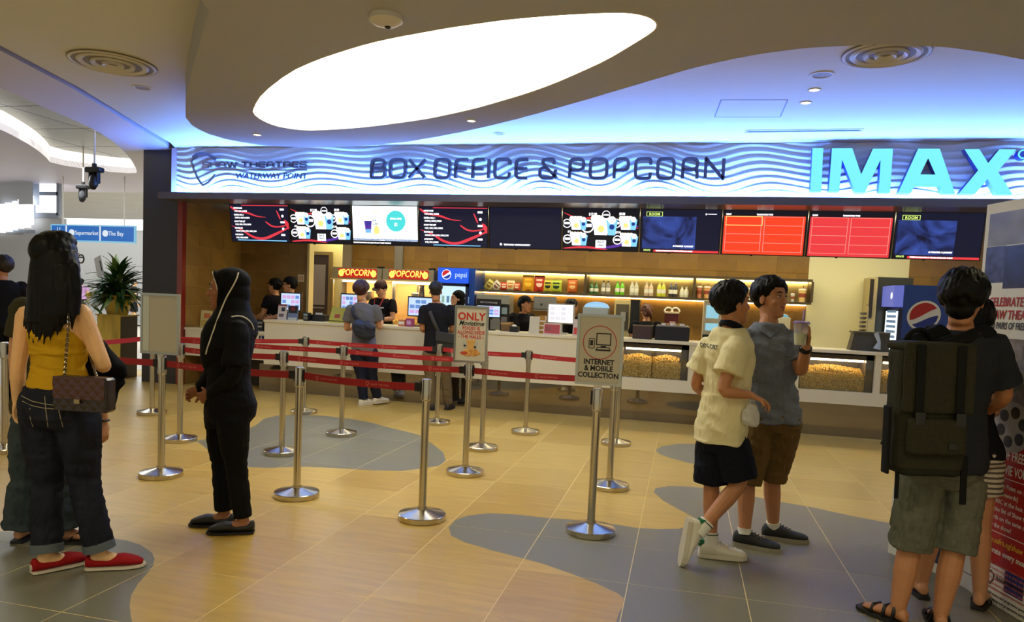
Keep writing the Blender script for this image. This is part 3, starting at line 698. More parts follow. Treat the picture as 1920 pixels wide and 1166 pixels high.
# ---- drinks fridges
m_pblue = mat('fridge_blue', (22, 62, 150), .3); m_pdark = mat('fridge_navy', (14, 24, 66), .35)
def globe(t, o, xa, ya, r, name='logo_disc', em=0):
    # round tri-colour emblem: white disc, red upper and blue lower wave
    M = frame(o, xa, ya); mb = MB(); N = 40; W = lambda x: r * (.14 * math.sin(x / r * 2.6) + .38 * x / r)
    def cap(up, col, off):
        mb.cur = col; xs_ = [-.86 * r + 1.72 * r * i / N for i in range(N + 1)]
        for i in range(N):
            a, b = xs_[i], xs_[i + 1]; q = lambda x: math.sqrt(max(0, (.86 * r) ** 2 - x * x))
            f_ = (lambda x: max(min(W(x) + .1 * r, q(x)), -q(x))) if up else (lambda x: max(min(W(x) * .8 - .3 * r, q(x)), -q(x)))
            z_ = .004
            P = [(a, f_(a)), (b, f_(b)), (b, q(b)), (a, q(a))] if up else [(a, -q(a)), (b, -q(b)), (b, f_(b)), (a, f_(a))]
            mb.add([M @ Vector((x, y, z_)) for x, y in P], [(0, 1, 2, 3)])
    mb.cur = 0; n = 36; mb.add([M @ Vector((r * math.cos(6.28318 * i / n), r * math.sin(6.28318 * i / n), z)) for z in (0, .003) for i in range(n)], [tuple(range(n - 1, -1, -1)), tuple(range(n, 2 * n))] + [(i, (i + 1) % n, n + (i + 1) % n, n + i) for i in range(n)])
    cap(True, 1, 0); cap(False, 2, 0)
    if em: ms = [glow('globe_white', (235, 240, 255), 1.4), glow('globe_red', (214, 26, 40), 1.2), glow('globe_blue', (20, 60, 190), 1.0)]
    else: ms = [mat('globe_paint_white', (222, 220, 216), .4), mat('globe_paint_red', (170, 24, 26), .4), mat('globe_paint_blue', (20, 44, 130), .4)]
    return part(name, mb, ms, t)
Y = 11.3; x0, x1 = wy(822, 520, Y).x, wy(880, 520, Y).x; zt = wy(855, 502, Y).z; zs = wy(855, 531, Y).z
t = thing('drinks_fridge', 'tall blue drinks fridge with lit globe-logo header beside the popcorn warmers', 'fridge', ((x0 + x1) / 2, Y + .3, 0))
part('cabinet_body', MB().bb((x0, Y, 0), (x1 + .1, Y + .57, zt)), m_pblue, t)
hd = part('header_sign', MB().bb((x0 + .01, Y - .06, zs), (x1 - .01, Y, zt - .01)), glow('header_blue', (28, 92, 236), 1.3), t)
globe(hd, (x0 + .16, Y - .062, (zs + zt) / 2 + .01), (1, 0, 0), (0, 0, 1), .082, em=1)
part('header_letters', text_mb('pepsi', .125, M=frame((x0 + .41, Y - .062, zs + .1), (1, 0, 0), (0, 0, 1)), depth=.002, xs=.8), glow('header_letters_glow', (190, 215, 255), 1.6), hd)
part('door_frame', MB().bb((x0, Y - .03, .3), (x0 + .05, Y, zs)).bb((x1 - .05, Y - .03, .3), (x1, Y, zs)).bb((x0, Y - .03, zs - .05), (x1, Y, zs)), m_pdark, t)
part('door_glass', MB().bb((x0 + .05, Y - .02, .3), (x1 - .05, Y - .015, zs - .05)), glow('fridge_light', (196, 226, 235), 1.5), t)
rnd = random.Random(3); mb = MB()
for r_ in range(4):
    for i in range(6): mb.bb((x0 + .08 + i * .085, Y - .026, .75 + r_ * .22), (x0 + .125 + i * .085, Y - .021, .86 + r_ * .22), rnd.randrange(3))
part('bottle_rows', mb, [glow('fr_a', (120, 190, 200), .9), glow('fr_b', (170, 205, 190), .9), glow('fr_c', (110, 150, 190), .9)], t)
Y = 10.75; x0, x1 = wy(1691, 600, Y).x, wy(1691, 600, Y).x + .66; zt = wy(1700, 534, Y).z; xf = wy(1668, 600, Y + .0).x
t = thing('drinks_fridge', 'tall blue drinks fridge with big painted globe logo behind the backpacker', 'fridge', ((x0 + x1) / 2, Y + .3, 0))
part('cabinet_body', MB().bb((x0, Y, 0), (x1, Y + .62, zt)), m_pblue, t)
part('door_frame', MB().bb((x0 - .05, Y - .0, .25), (x0, Y + .62, zt - .32)), m_pdark, t)
part('header_sign', MB().bb((x0 - .12, Y + .01, zt - .30), (x0, Y + .61, zt - .01)), glow('header_lilac', (120, 130, 226), .8), t)
part('header_emblem', MB().ell((x0 - .121, Y + .12, zt - .15), (.004, .05, .05)), glow('globe_white', (235, 240, 255), 1.4), t)
part('door_glass', MB().bb((x0 - .062, Y + .02, .3), (x0 - .05, Y + .58, zt - .36)), glow('fridge_light2', (225, 236, 240), 1.7), t)
mb = MB()
for i in range(16): mb.bb((x0 - .066, Y + .06, .5 + i * .07), (x0 - .062, Y + .5, .535 + i * .07))
part('bottle_rows', mb, glow('fr_rows', (120, 150, 180), .8), t)
p = wy(1732, 592, Y); globe(t, (p.x, Y - .002, p.z), (1, 0, 0), (.1, 0, 1), .205)
# dark cabinet (vending) and its olive box behind the right fridge
Y = 11.45; t = thing('cabinet_machine', 'tall dark grey cabinet machine with glossy front behind the right-hand fridge', 'machine', wy(1665, 690, Y))
mb = MB(); x0, x1, za, zb = pb(mb, 1640, 520, 1706, 700, Y, .42); part('cabinet_body', mb, mat('machine_dark', (52, 52, 46), .25), t)
mb = MB(); pb(mb, 1627, 520, 1640, 700, Y - .02, .43); part('side_frame', mb, mat('machine_beige', (176, 158, 110), .4), t)
mb = MB(); pb(mb, 1630, 523, 1637, 596, Y - .03, .02); part('side_slot', mb, mat('slot_dark', (42, 32, 20), .5), t)
Y = 9.62; t = thing('counter_box', 'low dark sloping box on the counter with a pale cloth hung over it', 'box', wy(1620, 655, Y))
mb = MB(); a, b, za, zb = *[wy(1598, 640, Y).x, wy(1668, 640, Y).x], wy(1630, 658, Y).z, wy(1630, 625, Y).z
mb.prism([(a - .02, Y, ZT), (b, Y, ZT), (b, Y, zb), (a + .02, Y, zb)], (0, -.0, 0), (0, .2, 0)); part('box_body', mb, mat('box_olive', (70, 66, 54), .5), t)
mb = MB(); mb.tube([(a + .26, Y - .015, zb + .01), (a + .3, Y - .02, zb - .1), (a + .28, Y - .02, ZT + .03)], [.03, .02, .045], 8, flat=.4); part('cloth', mb, mat('cloth_pale', (190, 200, 205), .8), t, 1)
part('box_lid', MB().bb((a, Y - .02, zb), (b, Y + .21, zb + .02)), mat('box_lid_olive', (92, 88, 70), .5), t)
YK = 9.93; t = thing('bottle_rack', 'slim upright rack of stacked grey cups behind the dark box', 'rack', wy(1618, 640, YK))
mb = MB(); c = wy(1618, 600, YK); zc = wy(1618, 577, YK).z
for k in range(9): mb.lathe([(.036, 0), (.043, .03), (.04, .034)], (c.x, YK, ZT + .012 + k * (zc - ZT - .05) / 9), 12)
part('cup_stack', mb, mat('cup_grey', (140, 132, 120), .35, .5), t); mb = MB(); mb.tube([(c.x + .055, YK, ZT), (c.x + .055, YK, zc + .02), (c.x + .02, YK, zc + .05)], .005); part('rack_stand', mb, m_steel, t); part('rack_base', MB().lathe([(.07, 0), (.07, .012)], (c.x, YK, ZT), 14), m_steel, t)
# ================================================================ MENU SCREENS
XS = [wy(x, 440, 9.6).x for x in (430, 542, 658, 784, 915, 1053, 1199, 1352, 1513, 1676, 1846)]
ZS0, ZS1, TILT = 2.195, 2.765, math.radians(9)
m_bez = mat('screen_bezel', (14, 14, 18), .3)
def scol(n, c, s=1.0): return glow('scr_' + n, c, s)
SM = [scol('white', (250, 250, 255), 2.2), scol('navy', (16, 20, 52), .9), scol('blackblue', (10, 12, 30), .8), scol('red', (232, 58, 74), 1.3), scol('orange', (250, 66, 36), 1.35), scol('pinkred', (236, 60, 66), 1.3),
      scol('line', (255, 150, 140), 1.2), scol('teal', (70, 205, 205), 1.6), scol('sky', (120, 190, 240), 1.8), scol('yellow', (246, 206, 120), 1.8), scol('purple', (96, 54, 170), 1.2), scol('blue', (20, 44, 120), .9), scol('cream', (250, 232, 205), 2.2), scol('lime', (220, 250, 130), 1.4), scol('blueglow', (44, 70, 160), .9), scol('blueglow2', (62, 94, 196), .9), scol('cup', (26, 66, 150), 1.2), scol('paper', (236, 250, 255), 2.6)]
def trailer_mat():
    # a dim blue film still: soft folds of light
    m = glow('scr_trailer', (30, 50, 120), 1.0); nt = m.node_tree; b = nt.nodes['Principled BSDF']; tc = nt.nodes.new('ShaderNodeTexCoord'); n = nt.nodes.new('ShaderNodeTexNoise'); n.inputs['Scale'].default_value = 2.6; n.inputs['Detail'].default_value = 3; n.inputs['Distortion'].default_value = 1.6
    r = nt.nodes.new('ShaderNodeValToRGB'); e = r.color_ramp.elements; e[0].position = .35; e[0].color = (*lin((14, 18, 52)), 1); e[1].position = .75; e[1].color = (*lin((70, 100, 205)), 1)
    nt.links.new(tc.outputs['Object'], n.inputs['Vector']); nt.links.new(n.outputs[0], r.inputs[0]); nt.links.new(r.outputs[0], b.inputs['Emission Color']); return m
SM.append(trailer_mat())
NM = {m.name[4:]: i for i, m in enumerate(SM)}
labels = ['leftmost menu screen with white price list over red ribbons', 'black food combo screen second from the left', 'bright white promotion screen with teal starburst badge', 'price list screen with red ribbons beside the white promotion screen', 'plain dark navy screen with one white text line', 'black food combo screen right of the plain navy screen', 'blue movie trailer screen beside the black food combo screen', 'orange-red seating grid screen with one framed cell', 'pinkish red seating grid screen nearer the right-hand trailer screen', 'rightmost blue movie trailer screen near the poster']
def ribbon(g, pts, w0, w1, col):
    pts = smooth_loop([Vector(p) for p in pts], 2, False); n = len(pts)
    L = []
    for i, p in enumerate(pts):
        d = (pts[min(i + 1, n - 1)] - pts[max(i - 1, 0)]).normalized(); t_ = i / (n - 1); w_ = (w0 + (w1 - w0) * t_) * (.25 + math.sin(t_ * 3.14))
        L += [(p.x - d.y * w_, p.y + d.x * w_), (p.x + d.y * w_, p.y - d.x * w_)]
    for i in range(n - 1): g(L[2 * i], L[2 * i + 1], L[2 * i + 3], L[2 * i + 2], NM[col])
for k in range(10):
    x0, x1 = XS[k] + .006, XS[k + 1] - .006; w_ = x1 - x0; h_ = (ZS1 - ZS0) / math.cos(TILT) * .985
    t = thing('menu_screen', labels[k], 'screen', ((x0 + x1) / 2, 9.66, ZS0), 'menu screens over the counter')
    base = Vector((x0, 9.66, ZS0)); vx = Vector((1, 0, 0)); vy = Vector((0, -math.sin(TILT), math.cos(TILT))); M = frame(base, vx, vy); nrm = vx.cross(vy)
    bz = MB(); q = lambda u, v, d: base + vx * u + vy * v + nrm * d
    bz.prism([q(0, 0, 0), q(w_, 0, 0), q(w_, h_, 0), q(0, h_, 0)], nrm * -.05, nrm * -.002); part('housing', bz, m_bez, t)
    b = .012; bz = MB()
    for (a0, a1, b0, b1) in ((0, w_, 0, b), (0, w_, h_ - b, h_), (0, b, b, h_ - b), (w_ - b, w_, b, h_ - b)): bz.prism([q(a0, b0, 0), q(a1, b0, 0), q(a1, b1, 0), q(a0, b1, 0)], nrm * -.002, nrm * .004)
    part('bezel', bz, m_bez, t)
    bz = MB(); bz.prism([q(w_ * .36, -.012, 0), q(w_ * .39, -.012, 0), q(w_ * .39, 0, 0), q(w_ * .36, 0, 0)], nrm * -.03, nrm * -.01); bz.prism([q(w_ * .3, h_ - .1, 0), q(w_ * .7, h_ - .1, 0), q(w_ * .7, h_ - .02, 0), q(w_ * .3, h_ - .02, 0)], nrm * -.12, nrm * -.05); part('bracket', bz, m_black, t); part('ceiling_hanger', MB().bb((x0 + w_ * .45, 9.62, ZS1 - .06), (x0 + w_ * .55, 9.66, 2.862)), m_black, t)
    W, Hs = w_ - 2 * b, h_ - 2 * b; g = MB(); lay = [0.0]
    def P(u, v): return M @ Vector((b + u * W, b + v * Hs, lay[0]))
    def Q(a, b_, c, d, m): g.add([P(*a), P(*b_), P(*c), P(*d)], [(0, 1, 2, 3)], m)
    def R(u0, v0, u1, v1, col): Q((u0, v0), (u1, v0), (u1, v1), (u0, v1), NM[col])
    def Tx(s, u, v, size, col, align='LEFT', xs_=.8): text_mb(s, size * Hs, g, M @ Matrix.Translation((b + u * W, b + v * Hs, lay[0])), NM[col], 0, align, xs_, bold=.0015)
    def disc(u, v, r, col, n=18, spike=0):
        pts = [P(u + r * Hs / W * (1 + (spike if i % 2 else 0)) * math.cos(6.2832 * i / n), v + r * (1 + (spike if i % 2 else 0)) * math.sin(6.2832 * i / n)) for i in range(n)]
        g.add(pts, [tuple(range(n))], NM[col])
    if k in (0, 3):
        R(0, 0, 1, 1, 'navy'); lay[0] = .0006
        ribbon(Q, [(0, .95), (.1, .82), (.3, .78), (.45, .68), (.62, .66)], .03, .008, 'red'); ribbon(Q, [(.6, .55), (.72, .4), (.9, .42), (1, .52)], .02, .01, 'red'); ribbon(Q, [(0, .42), (.2, .3), (.35, .12), (.55, .06), (.75, .2), (1, .4)], .01, .04, 'red'); ribbon(Q, [(.8, .85), (.84, .7), (.86, .6)], .01, .01, 'red'); ribbon(Q, [(.93, .6), (.97, .5), (1, .35)], .02, .03, 'red'); R(.2, .965, 1, .985, 'red')
        lay[0] = .0012
        rows = [('MOVIE NAME', '1130 | 1430 | 1640PM'), ('CINEMA HALL 1', '1240PM | 430PM | 900PM'), ('SHOW TIME LIST', '1130 | 1430 | 1700 | 930PM'), ('FEATURE 3D', '1130AM | 1330 | 1740 | 1830 | 2130'), ('LATE SHOW', '1130 | 1740 | 930PM')]
        for i, (a, c) in enumerate(rows): Tx(a, .06, .88 - i * .18, .055, 'white'); Tx(c, .07, .80 - i * .18, .055, 'white')
        for i in range(5): (R(.86, .85 - i * .17, .93, .9 - i * .17, 'white') if i % 2 == 0 else disc(.9, .87 - i * .17, .035, 'white'))
        R(.1, .02, .95, .045, 'sky') if k == 0 else R(.2, .02, .9, .04, 'sky')
    elif k in (1, 5):
        R(0, 0, 1, 1, 'blackblue'); lay[0] = .0006
        ribbon(Q, [(0, .9), (.2, .75), (.45, .8), (.7, .6), (1, .55)], .012, .02, 'red'); ribbon(Q, [(.6, .7), (.8, .55), (1, .6)], .02, .03, 'purple'); ribbon(Q, [(.5, .05), (.75, .12), (1, .3)], .03, .02, 'purple'); ribbon(Q, [(0, .03), (.3, .08), (.6, .02)], .02, .02, 'red')
        def combo(u, v, s_):
            lay[0] = .0009; disc(u - .07 * s_, v + .02, .085 * s_, 'white'); lay[0] = .0015; disc(u - .07 * s_, v + .02, .068 * s_, 'blackblue'); lay[0] = .002; R(u - .1 * s_, v + .0, u - .04 * s_, v + .04 * s_, 'white')
            lay[0] = .0012; Q((u - .02 * s_, v - .1 * s_), (u + .07 * s_, v - .1 * s_), (u + .085 * s_, v + .1 * s_), (u - .035 * s_, v + .1 * s_), NM['white'])
            for d in (-.03, 0, .03, .06): disc(u + d * s_ + .01, v + .11 * s_, .045 * s_, 'cream', 10)
            lay[0] = .0022; disc(u + .025 * s_, v - .02 * s_, .045 * s_, 'yellow', 12)
            lay[0] = .0024; Q((u + .075 * s_, v - .1 * s_), (u + .125 * s_, v - .1 * s_), (u + .14 * s_, v + .09 * s_), (u + .06 * s_, v + .09 * s_), NM['sky']); lay[0] = .003; disc(u + .1 * s_, v + .01, .035 * s_, 'cup', 12); disc(u + .1 * s_, v + .09 * s_, .05 * s_, 'paper', 10)
        for u, v, s_ in ((.14, .62, 1.3), (.8, .64, 1.3), (.15, .24, 1.3), (.82, .24, 1.3), (.46, .56, 1.9)): combo(u, v, s_)
        lay[0] = .0015; disc(.57, .86, .1, 'white'); lay[0] = .002; disc(.57, .86, .085, 'blackblue'); lay[0] = .0026; Tx('COMBO', .57, .84, .05, 'white', 'CENTER'); Tx('$13.90', .34, .84, .09, 'white'); Tx('$9.80', .74, .86, .08, 'white'); Tx('$7.90', .7, .42, .07, 'white'); Tx('$11', .06, .42, .07, 'white')
        lay[0] = .001; R(.44, .06, .58, .25, 'white'); lay[0] = .0018; Tx('SNACK', .51, .18, .06, 'blackblue', 'CENTER'); Tx('DEALS', .51, .11, .06, 'blackblue', 'CENTER')
    elif k == 2:
        R(0, .1, 1, 1, 'paper'); R(0, .0, 1, .1, 'blackblue'); R(0, .1, 1, .15, 'cup'); lay[0] = .0008
        disc(.67, .62, .26, 'teal', 56, .09); lay[0] = .0015; Tx('SPECIAL OFFER', .67, .66, .06, 'paper', 'CENTER'); Tx('$2', .67, .5, .11, 'paper', 'CENTER')
        Q((.2, .3), (.28, .3), (.3, .62), (.18, .62), NM['purple']); R(.2, .3, .28, .4, 'sky'); disc(.24, .55, .06, 'cup'); Q((.33, .28), (.41, .28), (.42, .42), (.32, .42), NM['yellow']); disc(.37, .44, .06, 'yellow')
        Tx('POP', .31, .6, .07, 'blackblue'); Tx('CORN', .31, .52, .07, 'blackblue'); Tx('NEW', .3, .82, .1, 'yellow'); Tx('www.shaw.sg', .45, .11, .03, 'white', 'CENTER'); Tx('PROMOTIONS AVAILABLE WITH ANY TICKET PURCHASE', .08, .03, .045, 'white'); Tx('UPDATE', .0, .03, .045, 'white')
    elif k == 4:
        R(0, 0, 1, 1, 'navy'); lay[0] = .0008; disc(.16, .09, .03, 'white'); Tx('TEMPORARILY OPENING SHORTLY', .2, .065, .055, 'white')
    elif k in (6, 9):
        R(0, 0, 1, 1, 'navy'); lay[0] = .0006; R(.02, .08, .7, .84, 'trailer')
        lay[0] = .0022; R(.06, .84, .27, .95, 'lime'); lay[0] = .0027; R(.068, .85, .262, .94, 'blackblue'); lay[0] = .0032; Tx('ROOM', .165, .865, .085, 'lime', 'CENTER', 1.0)
        Tx('IN THEATRES 14 JANUARY', .55, .13, .05, 'white', 'CENTER'); R(0, 0, 1, .05, 'pinkred'); lay[0] = .0038; R(0, 0, .17, .08, 'blackblue'); lay[0] = .0044; Tx('UPDATE', .085, .02, .055, 'lime', 'CENTER'); Tx('TICKETS ON SALE NOW AT THE BOX OFFICE AND ONLINE', .2, .015, .04, 'white')
        if k == 6: R(.84, .9, .95, .915, 'white'); disc(.82, .905, .02, 'white')
    else:
        R(0, 0, 1, 1, 'blackblue'); lay[0] = .0006; R(0.01, 0, .99, .88, 'orange' if k == 7 else 'pinkred'); lay[0] = .0012
        for c0, c1 in ((.03, .47), (.5, .97)):
            for i in range(5): v = .06 + i * .2; R(c0, v, c1, v + .012, 'line')
            R(c0, .06, c0 + .008, .87, 'line'); R(c1 - .008, .06, c1, .87, 'line')
        lay[0] = .0018
        if k == 7: R(.03, .66, .48, .675, 'yellow'); R(.03, .86, .48, .875, 'yellow'); R(.03, .66, .037, .875, 'yellow'); R(.473, .66, .48, .875, 'yellow')
        Tx('SHAW', .03, .9, .05, 'white'); Tx('TRANSACTION TYPES', .5, .9, .045, 'white', 'CENTER')
    part('display', g, SM, t)
# ================================================================ QUEUE STANCHIONS
m_ss = mat('brushed_stainless', (196, 188, 172), .2, 1, bump=(30, .03, .001, (1, 1, .02)))
m_rub = mat('black_rubber', (20, 18, 18), .55)
m_belt = mat('belt_red', (158, 20, 26), .6, bump=(300, .05, .0005, (1, 1, 1)))
m_beltp = mat('belt_print', (222, 120, 112), .7)
base_me = MB().lathe([(.157, 0), (.16, .003), (.16, .034), (.156, .038), (.05, .062), (.034, .067), (.034, .078)], n=40).mesh('base', m_ss, .5)
pole_me = MB().lathe([(.026, .05), (.026, .80)], n=20).mesh('pole', m_ss, .8)
head_me = MB().lathe([(.026, .795), (.033, .802), (.033, .93), (.031, .937), (.02, .94), (.001, .941)], n=24).mesh('head', m_ss, .5)
slot_me = MB().bb((-.009, -.043, .835), (.009, -.028, .925)).mesh('cassette', m_rub)
ST = {
 'a': ((-3.886, 4.729), 'stanchion carrying the blank framed sign board'), 'b': ((-2.651, 4.618), 'front row stanchion just right of the woman in black headscarf'),
 'c': ((-1.626, 4.451), 'front row stanchion where the nearest red belt ends'), 'd': ((-.511, 4.574), 'stanchion carrying the internet and mobile collection sign'),
 'e': ((-4.644, 5.901), 'second row stanchion close behind the blank sign board'), 'f': ((-3.495, 5.807), 'second row stanchion standing left of the grey floor inlay'),
 'g': ((-1.728, 5.752), 'stanchion carrying the food rules sign'), 'h': ((-.513, 5.779), 'stanchion close behind the internet collection sign post'),
 'i': ((-5.898, 7.018), 'stanchion farthest left beside the planter side of the queue'), 'j': ((-3.427, 6.844), 'third row stanchion on the grey inlay in front of the grey shirt customer'),
 'k': ((-1.877, 6.781), 'third row stanchion half hidden behind the food rules sign'), 'l': ((-4.465, 7.905), 'back row stanchion nearest the counter, left end'),
 'm': ((-2.762, 7.956), 'back row stanchion in front of the customer in black'), 'n': ((-1.665, 7.835), 'back row stanchion standing alone between the two signs'),
 'o': ((-.63, 7.644), 'back row stanchion farthest right, mostly behind the collection sign'), 'p': ((-5.618, 4.932), 'stanchion at the left picture edge beside the man in jeans'),
}
LINK = [('p', 'a'), ('a', 'b'), ('b', 'c'), ('e', 'f'), ('f', 'g'), ('g', 'h'), ('i', 'j'), ('j', 'k'), ('i', 'l'), ('l', 'm'), ('m', 'n'), ('n', 'o'), ('i', 'p')]
posts = {}
for k, ((x, y), lab) in ST.items():
    t = thing('queue_stanchion', 'brushed steel ' + lab, 'stanchion', (x, y, 0), 'queue stanchions')
    for nm, me in (('base', base_me), ('pole', pole_me), ('head', head_me)):
        o = link(nm, me); o.parent = t
    an = [math.atan2(-(ST[b][0][0] - x), ST[b][0][1] - y) if a == k else math.atan2(-(ST[a][0][0] - x), ST[a][0][1] - y) for a, b in LINK if k in (a, b)] + [0.3, math.pi / 2]
    used = []
    for q in an:
        if any(abs(math.remainder(q - u, 2 * math.pi)) < .9 for u in used) or len(used) > 2: continue
        used.append(q); o = link('cassette', slot_me); o.parent = t; o.rotation_euler = (0, 0, q + math.pi)
    posts[k] = t
lw = text_mb('SHAW THEATRES', .021, depth=0, align='LEFT', xs=.9)
for a, b in LINK:
    A = Vector((*ST[a][0], .88)); B = Vector((*ST[b][0], .88)); d = (B - A); L = d.length; d.normalize(); n_ = Vector((-d.y, d.x, 0))
    if n_.y > 0: n_ = -n_
    A, B = A + d * .042, B - d * .042; L = (B - A).length; N = 16; mb = MB(); sag = .012
    zof = lambda s_: -4 * sag * (s_ / L) * (1 - s_ / L)
    vs = []
    for i in range(N + 1):
        s_ = L * i / N; c = A + d * s_ + Vector((0, 0, zof(s_)))
        for dz, dn in ((-.025, .001), (.025, .001), (.025, -.001), (-.025, -.001)): vs.append(c + n_ * dn + Vector((0, 0, dz)))
    mb.add(vs, [(4 * i + q, 4 * i + (q + 1) % 4, 4 * i + 4 + (q + 1) % 4, 4 * i + 4 + q) for i in range(N) for q in range(4)] + [(0, 1, 2, 3), (4 * N + 3, 4 * N + 2, 4 * N + 1, 4 * N)])
    bo = part('belt', mb, m_belt, posts[a])
    pr = MB(); xd = Vector((0, 0, 1)).cross(n_); s_ = .1
    st_ = A if xd.dot(d) > 0 else B; sg_ = 1 if xd.dot(d) > 0 else -1
    while s_ < L - .3:
        c = A + d * s_ if sg_ > 0 else B - d * s_
        M = frame(c + n_ * .0016 + Vector((0, 0, zof(s_ + .1) - .009)), xd, (0, 0, 1))
        pr.add([M @ Vector((v[0] + .04, v[1], 0)) for v in lw.v], lw.f)
        stroke(pr, [(.004, .018), (.004, .008), (.014, -.006), (.026, .008), (.026, .018), (.014, .024), (.004, .018)], .004, False, M, .0004)
        s_ += .42
    o = part('belt_print', pr, m_beltp, bo); o['kind'] = 'stuff'
    tg = MB(); tg.box(B - d * .02, (.05, .012, .06), math.atan2(d.y, d.x)); part('belt_clip', tg, m_rub, posts[a])
# ---- sign boards on posts
m_alu = mat('frame_aluminium', (176, 178, 172), .28, 1); m_paper = mat('sign_paper', (205, 196, 176), .45, coat=.3)
m_ink = mat('ink_black', (22, 22, 26), .5); m_inkr = mat('ink_red', (196, 40, 26), .5); m_inkw = mat('ink_white', (236, 232, 222), .5)
def sign(key, x0, y0, x1, y1, label, rz=0, paper=m_paper):
    Y = ST[key][0][1] - .03; xm, ym = (x0 + x1) / 2, (y0 + y1) / 2
    a, b = wy(x0, ym, Y), wy(x1, ym, Y); zt, zb = wy(xm, y0, Y).z, max(wy(xm, y1, Y).z, .945)
    c = Vector(((a.x + b.x) / 2, Y, zb)); w_, h_ = (b.x - a.x), zt - zb
    t = thing('sign_stand_board', label, 'sign', c, rz=rz)
    f = .017; mb = MB()
    for (u0, u1, v0, v1) in ((-w_ / 2, -w_ / 2 + f, 0, h_), (w_ / 2 - f, w_ / 2, 0, h_), (-w_ / 2 + f, w_ / 2 - f, 0, f), (-w_ / 2 + f, w_ / 2 - f, h_ - f, h_)):
        mb.box(((u0 + u1) / 2, 0, (v0 + v1) / 2), (u1 - u0, .022, v1 - v0))
    local('frame', mb, m_alu, t); local('backing', MB().bb((-w_ / 2 + .004, -.003, .004), (w_ / 2 - .004, .009, h_ - .004)), m_alu, t)
    pp = local('sheet', MB().bb((-w_ / 2 + f, -.006, f), (w_ / 2 - f, -.003, h_ - f)), paper, t)
    local('clamp', MB().box((0, .014, -.004), (.05, .03, .03)), m_ss, t)
    return t, pp, w_, h_
Z2 = lambda x, z, y=-.0065: frame((x, y, z), (1, 0, 0), (0, 0, 1))
t, pp, w_, h_ = sign('a', 265, 550, 337, 664, 'blank grey framed sign board on the left front stanchion', paper=mat('blank_sheet', (196, 190, 172), .25, coat=.4))
local('reflective_sleeve', MB().bb((-w_ / 2 + .018, -.0085, .02), (-w_ / 2 + .075, -.0065, h_ - .02)), mat('sleeve', (210, 216, 212), .12, coat=.5), pp)
t, pp, w_, h_ = sign('g', 852, 573, 915, 680, 'ONLY food allowed inside the halls sign with snack picture')
def put(s, x, z, size, m, nm, bold=.0008, xs=1.0, sh=0):
    mb = text_mb(s, size, M=Z2(x, z), depth=.0006, xs=xs, bold=bold, shear=sh); local(nm, mb, m, pp)
u = h_ / 108
put('ONLY', 0, h_ - 27 * u, 20 * u, m_inkr, 'headline', .0022); put('Movietime', 0, h_ - 37.5 * u, 13.5 * u, m_ink, 'script_line', .001, .85, .35)
put('FOOD IS', 0, h_ - 45.5 * u, 9 * u, m_inkr, 'text_line'); put('ALLOWED INSIDE', 0, h_ - 53.5 * u, 9 * u, m_inkr, 'text_line', xs=.74); put('- THE HALLS -', 0, h_ - 61.5 * u, 9 * u, m_inkr, 'text_line', xs=.9)
rnd = random.Random(5)
mb = MB()
for i in range(70):
    an = rnd.uniform(0, 6.28); r_ = rnd.random() ** .5
    mb.ell((r_ * 17 * u * math.cos(an) + 1 * u, -.0068, 19 * u + r_ * 6 * u * math.sin(an)), (2.6 * u, .0012, 2.2 * u), nu=6, nv=4, m=rnd.randrange(2))
for sx in (-9, 9): 
    mb.prism([(sx * u - 5 * u, 0, 27 * u), (sx * u + 4 * u, 0, 27 * u), (sx * u + 6 * u, 0, 40 * u), (sx * u - 7 * u, 0, 40 * u)], (0, -.0072, 0), (0, -.0065, 0), 2)
mb.prism([(-6 * u, 0, 25 * u), (7 * u, 0, 25 * u), (9 * u, 0, 40 * u), (-8 * u, 0, 40 * u)], (0, -.0076, 0), (0, -.0065, 0), 1)
for i in range(14): mb.ell(((-7 + i * 1.15) * u, -.0075, 41 * u + rnd.uniform(-1, 2) * u), (2.2 * u, .0012, 2.2 * u), nu=6, nv=4, m=1)
mb.ell((-12 * u, -.0074, 18 * u), (8 * u, .0012, 3.4 * u), nu=12, nv=5, m=3); mb.ell((-11 * u, -.0074, 32 * u), (3 * u, .001, 2 * u), nu=8, nv=4, m=4); mb.ell((9 * u, -.0074, 30 * u), (3 * u, .001, 2 * u), nu=8, nv=4, m=4)
o = local('snack_picture', mb, [mat('pic_orange', (206, 136, 62), .5), mat('pic_tan', (222, 170, 96), .5), mat('pic_grey', (184, 186, 180), .5), mat('pic_red', (196, 74, 50), .5), m_ink], pp); o['kind'] = 'stuff'
t, pp, w_, h_ = sign('d', 1081, 589, 1168, 722, 'INTERNET & MOBILE COLLECTION sign with red circle and computer symbol')
u = h_ / 133
M = Z2(0, h_ - 53 * u); mb = MB(); stroke(mb, arc(0, 0, 31 * u, 0, 360, 48)[:-1], 1.5 * u, True, M, .0006); local('red_circle', mb, m_inkr, pp)
mb = MB(); stroke(mb, [(-6 * u, -4 * u), (-6 * u, 17 * u), (20 * u, 17 * u), (20 * u, -4 * u)], 2 * u, True, M, .0006); stroke(mb, [(2 * u, -7 * u), (12 * u, -7 * u)], 2.4 * u, False, M, .0006); stroke(mb, [(-4 * u, -9 * u), (18 * u, -9 * u), (20 * u, -14 * u), (-7 * u, -14 * u)], 1.6 * u, True, M, .0006); stroke(mb, [(-7 * u, -14 * u), (20 * u, -14 * u)], 3 * u, False, M, .0007)
local('computer_symbol', mb, m_ink, pp)
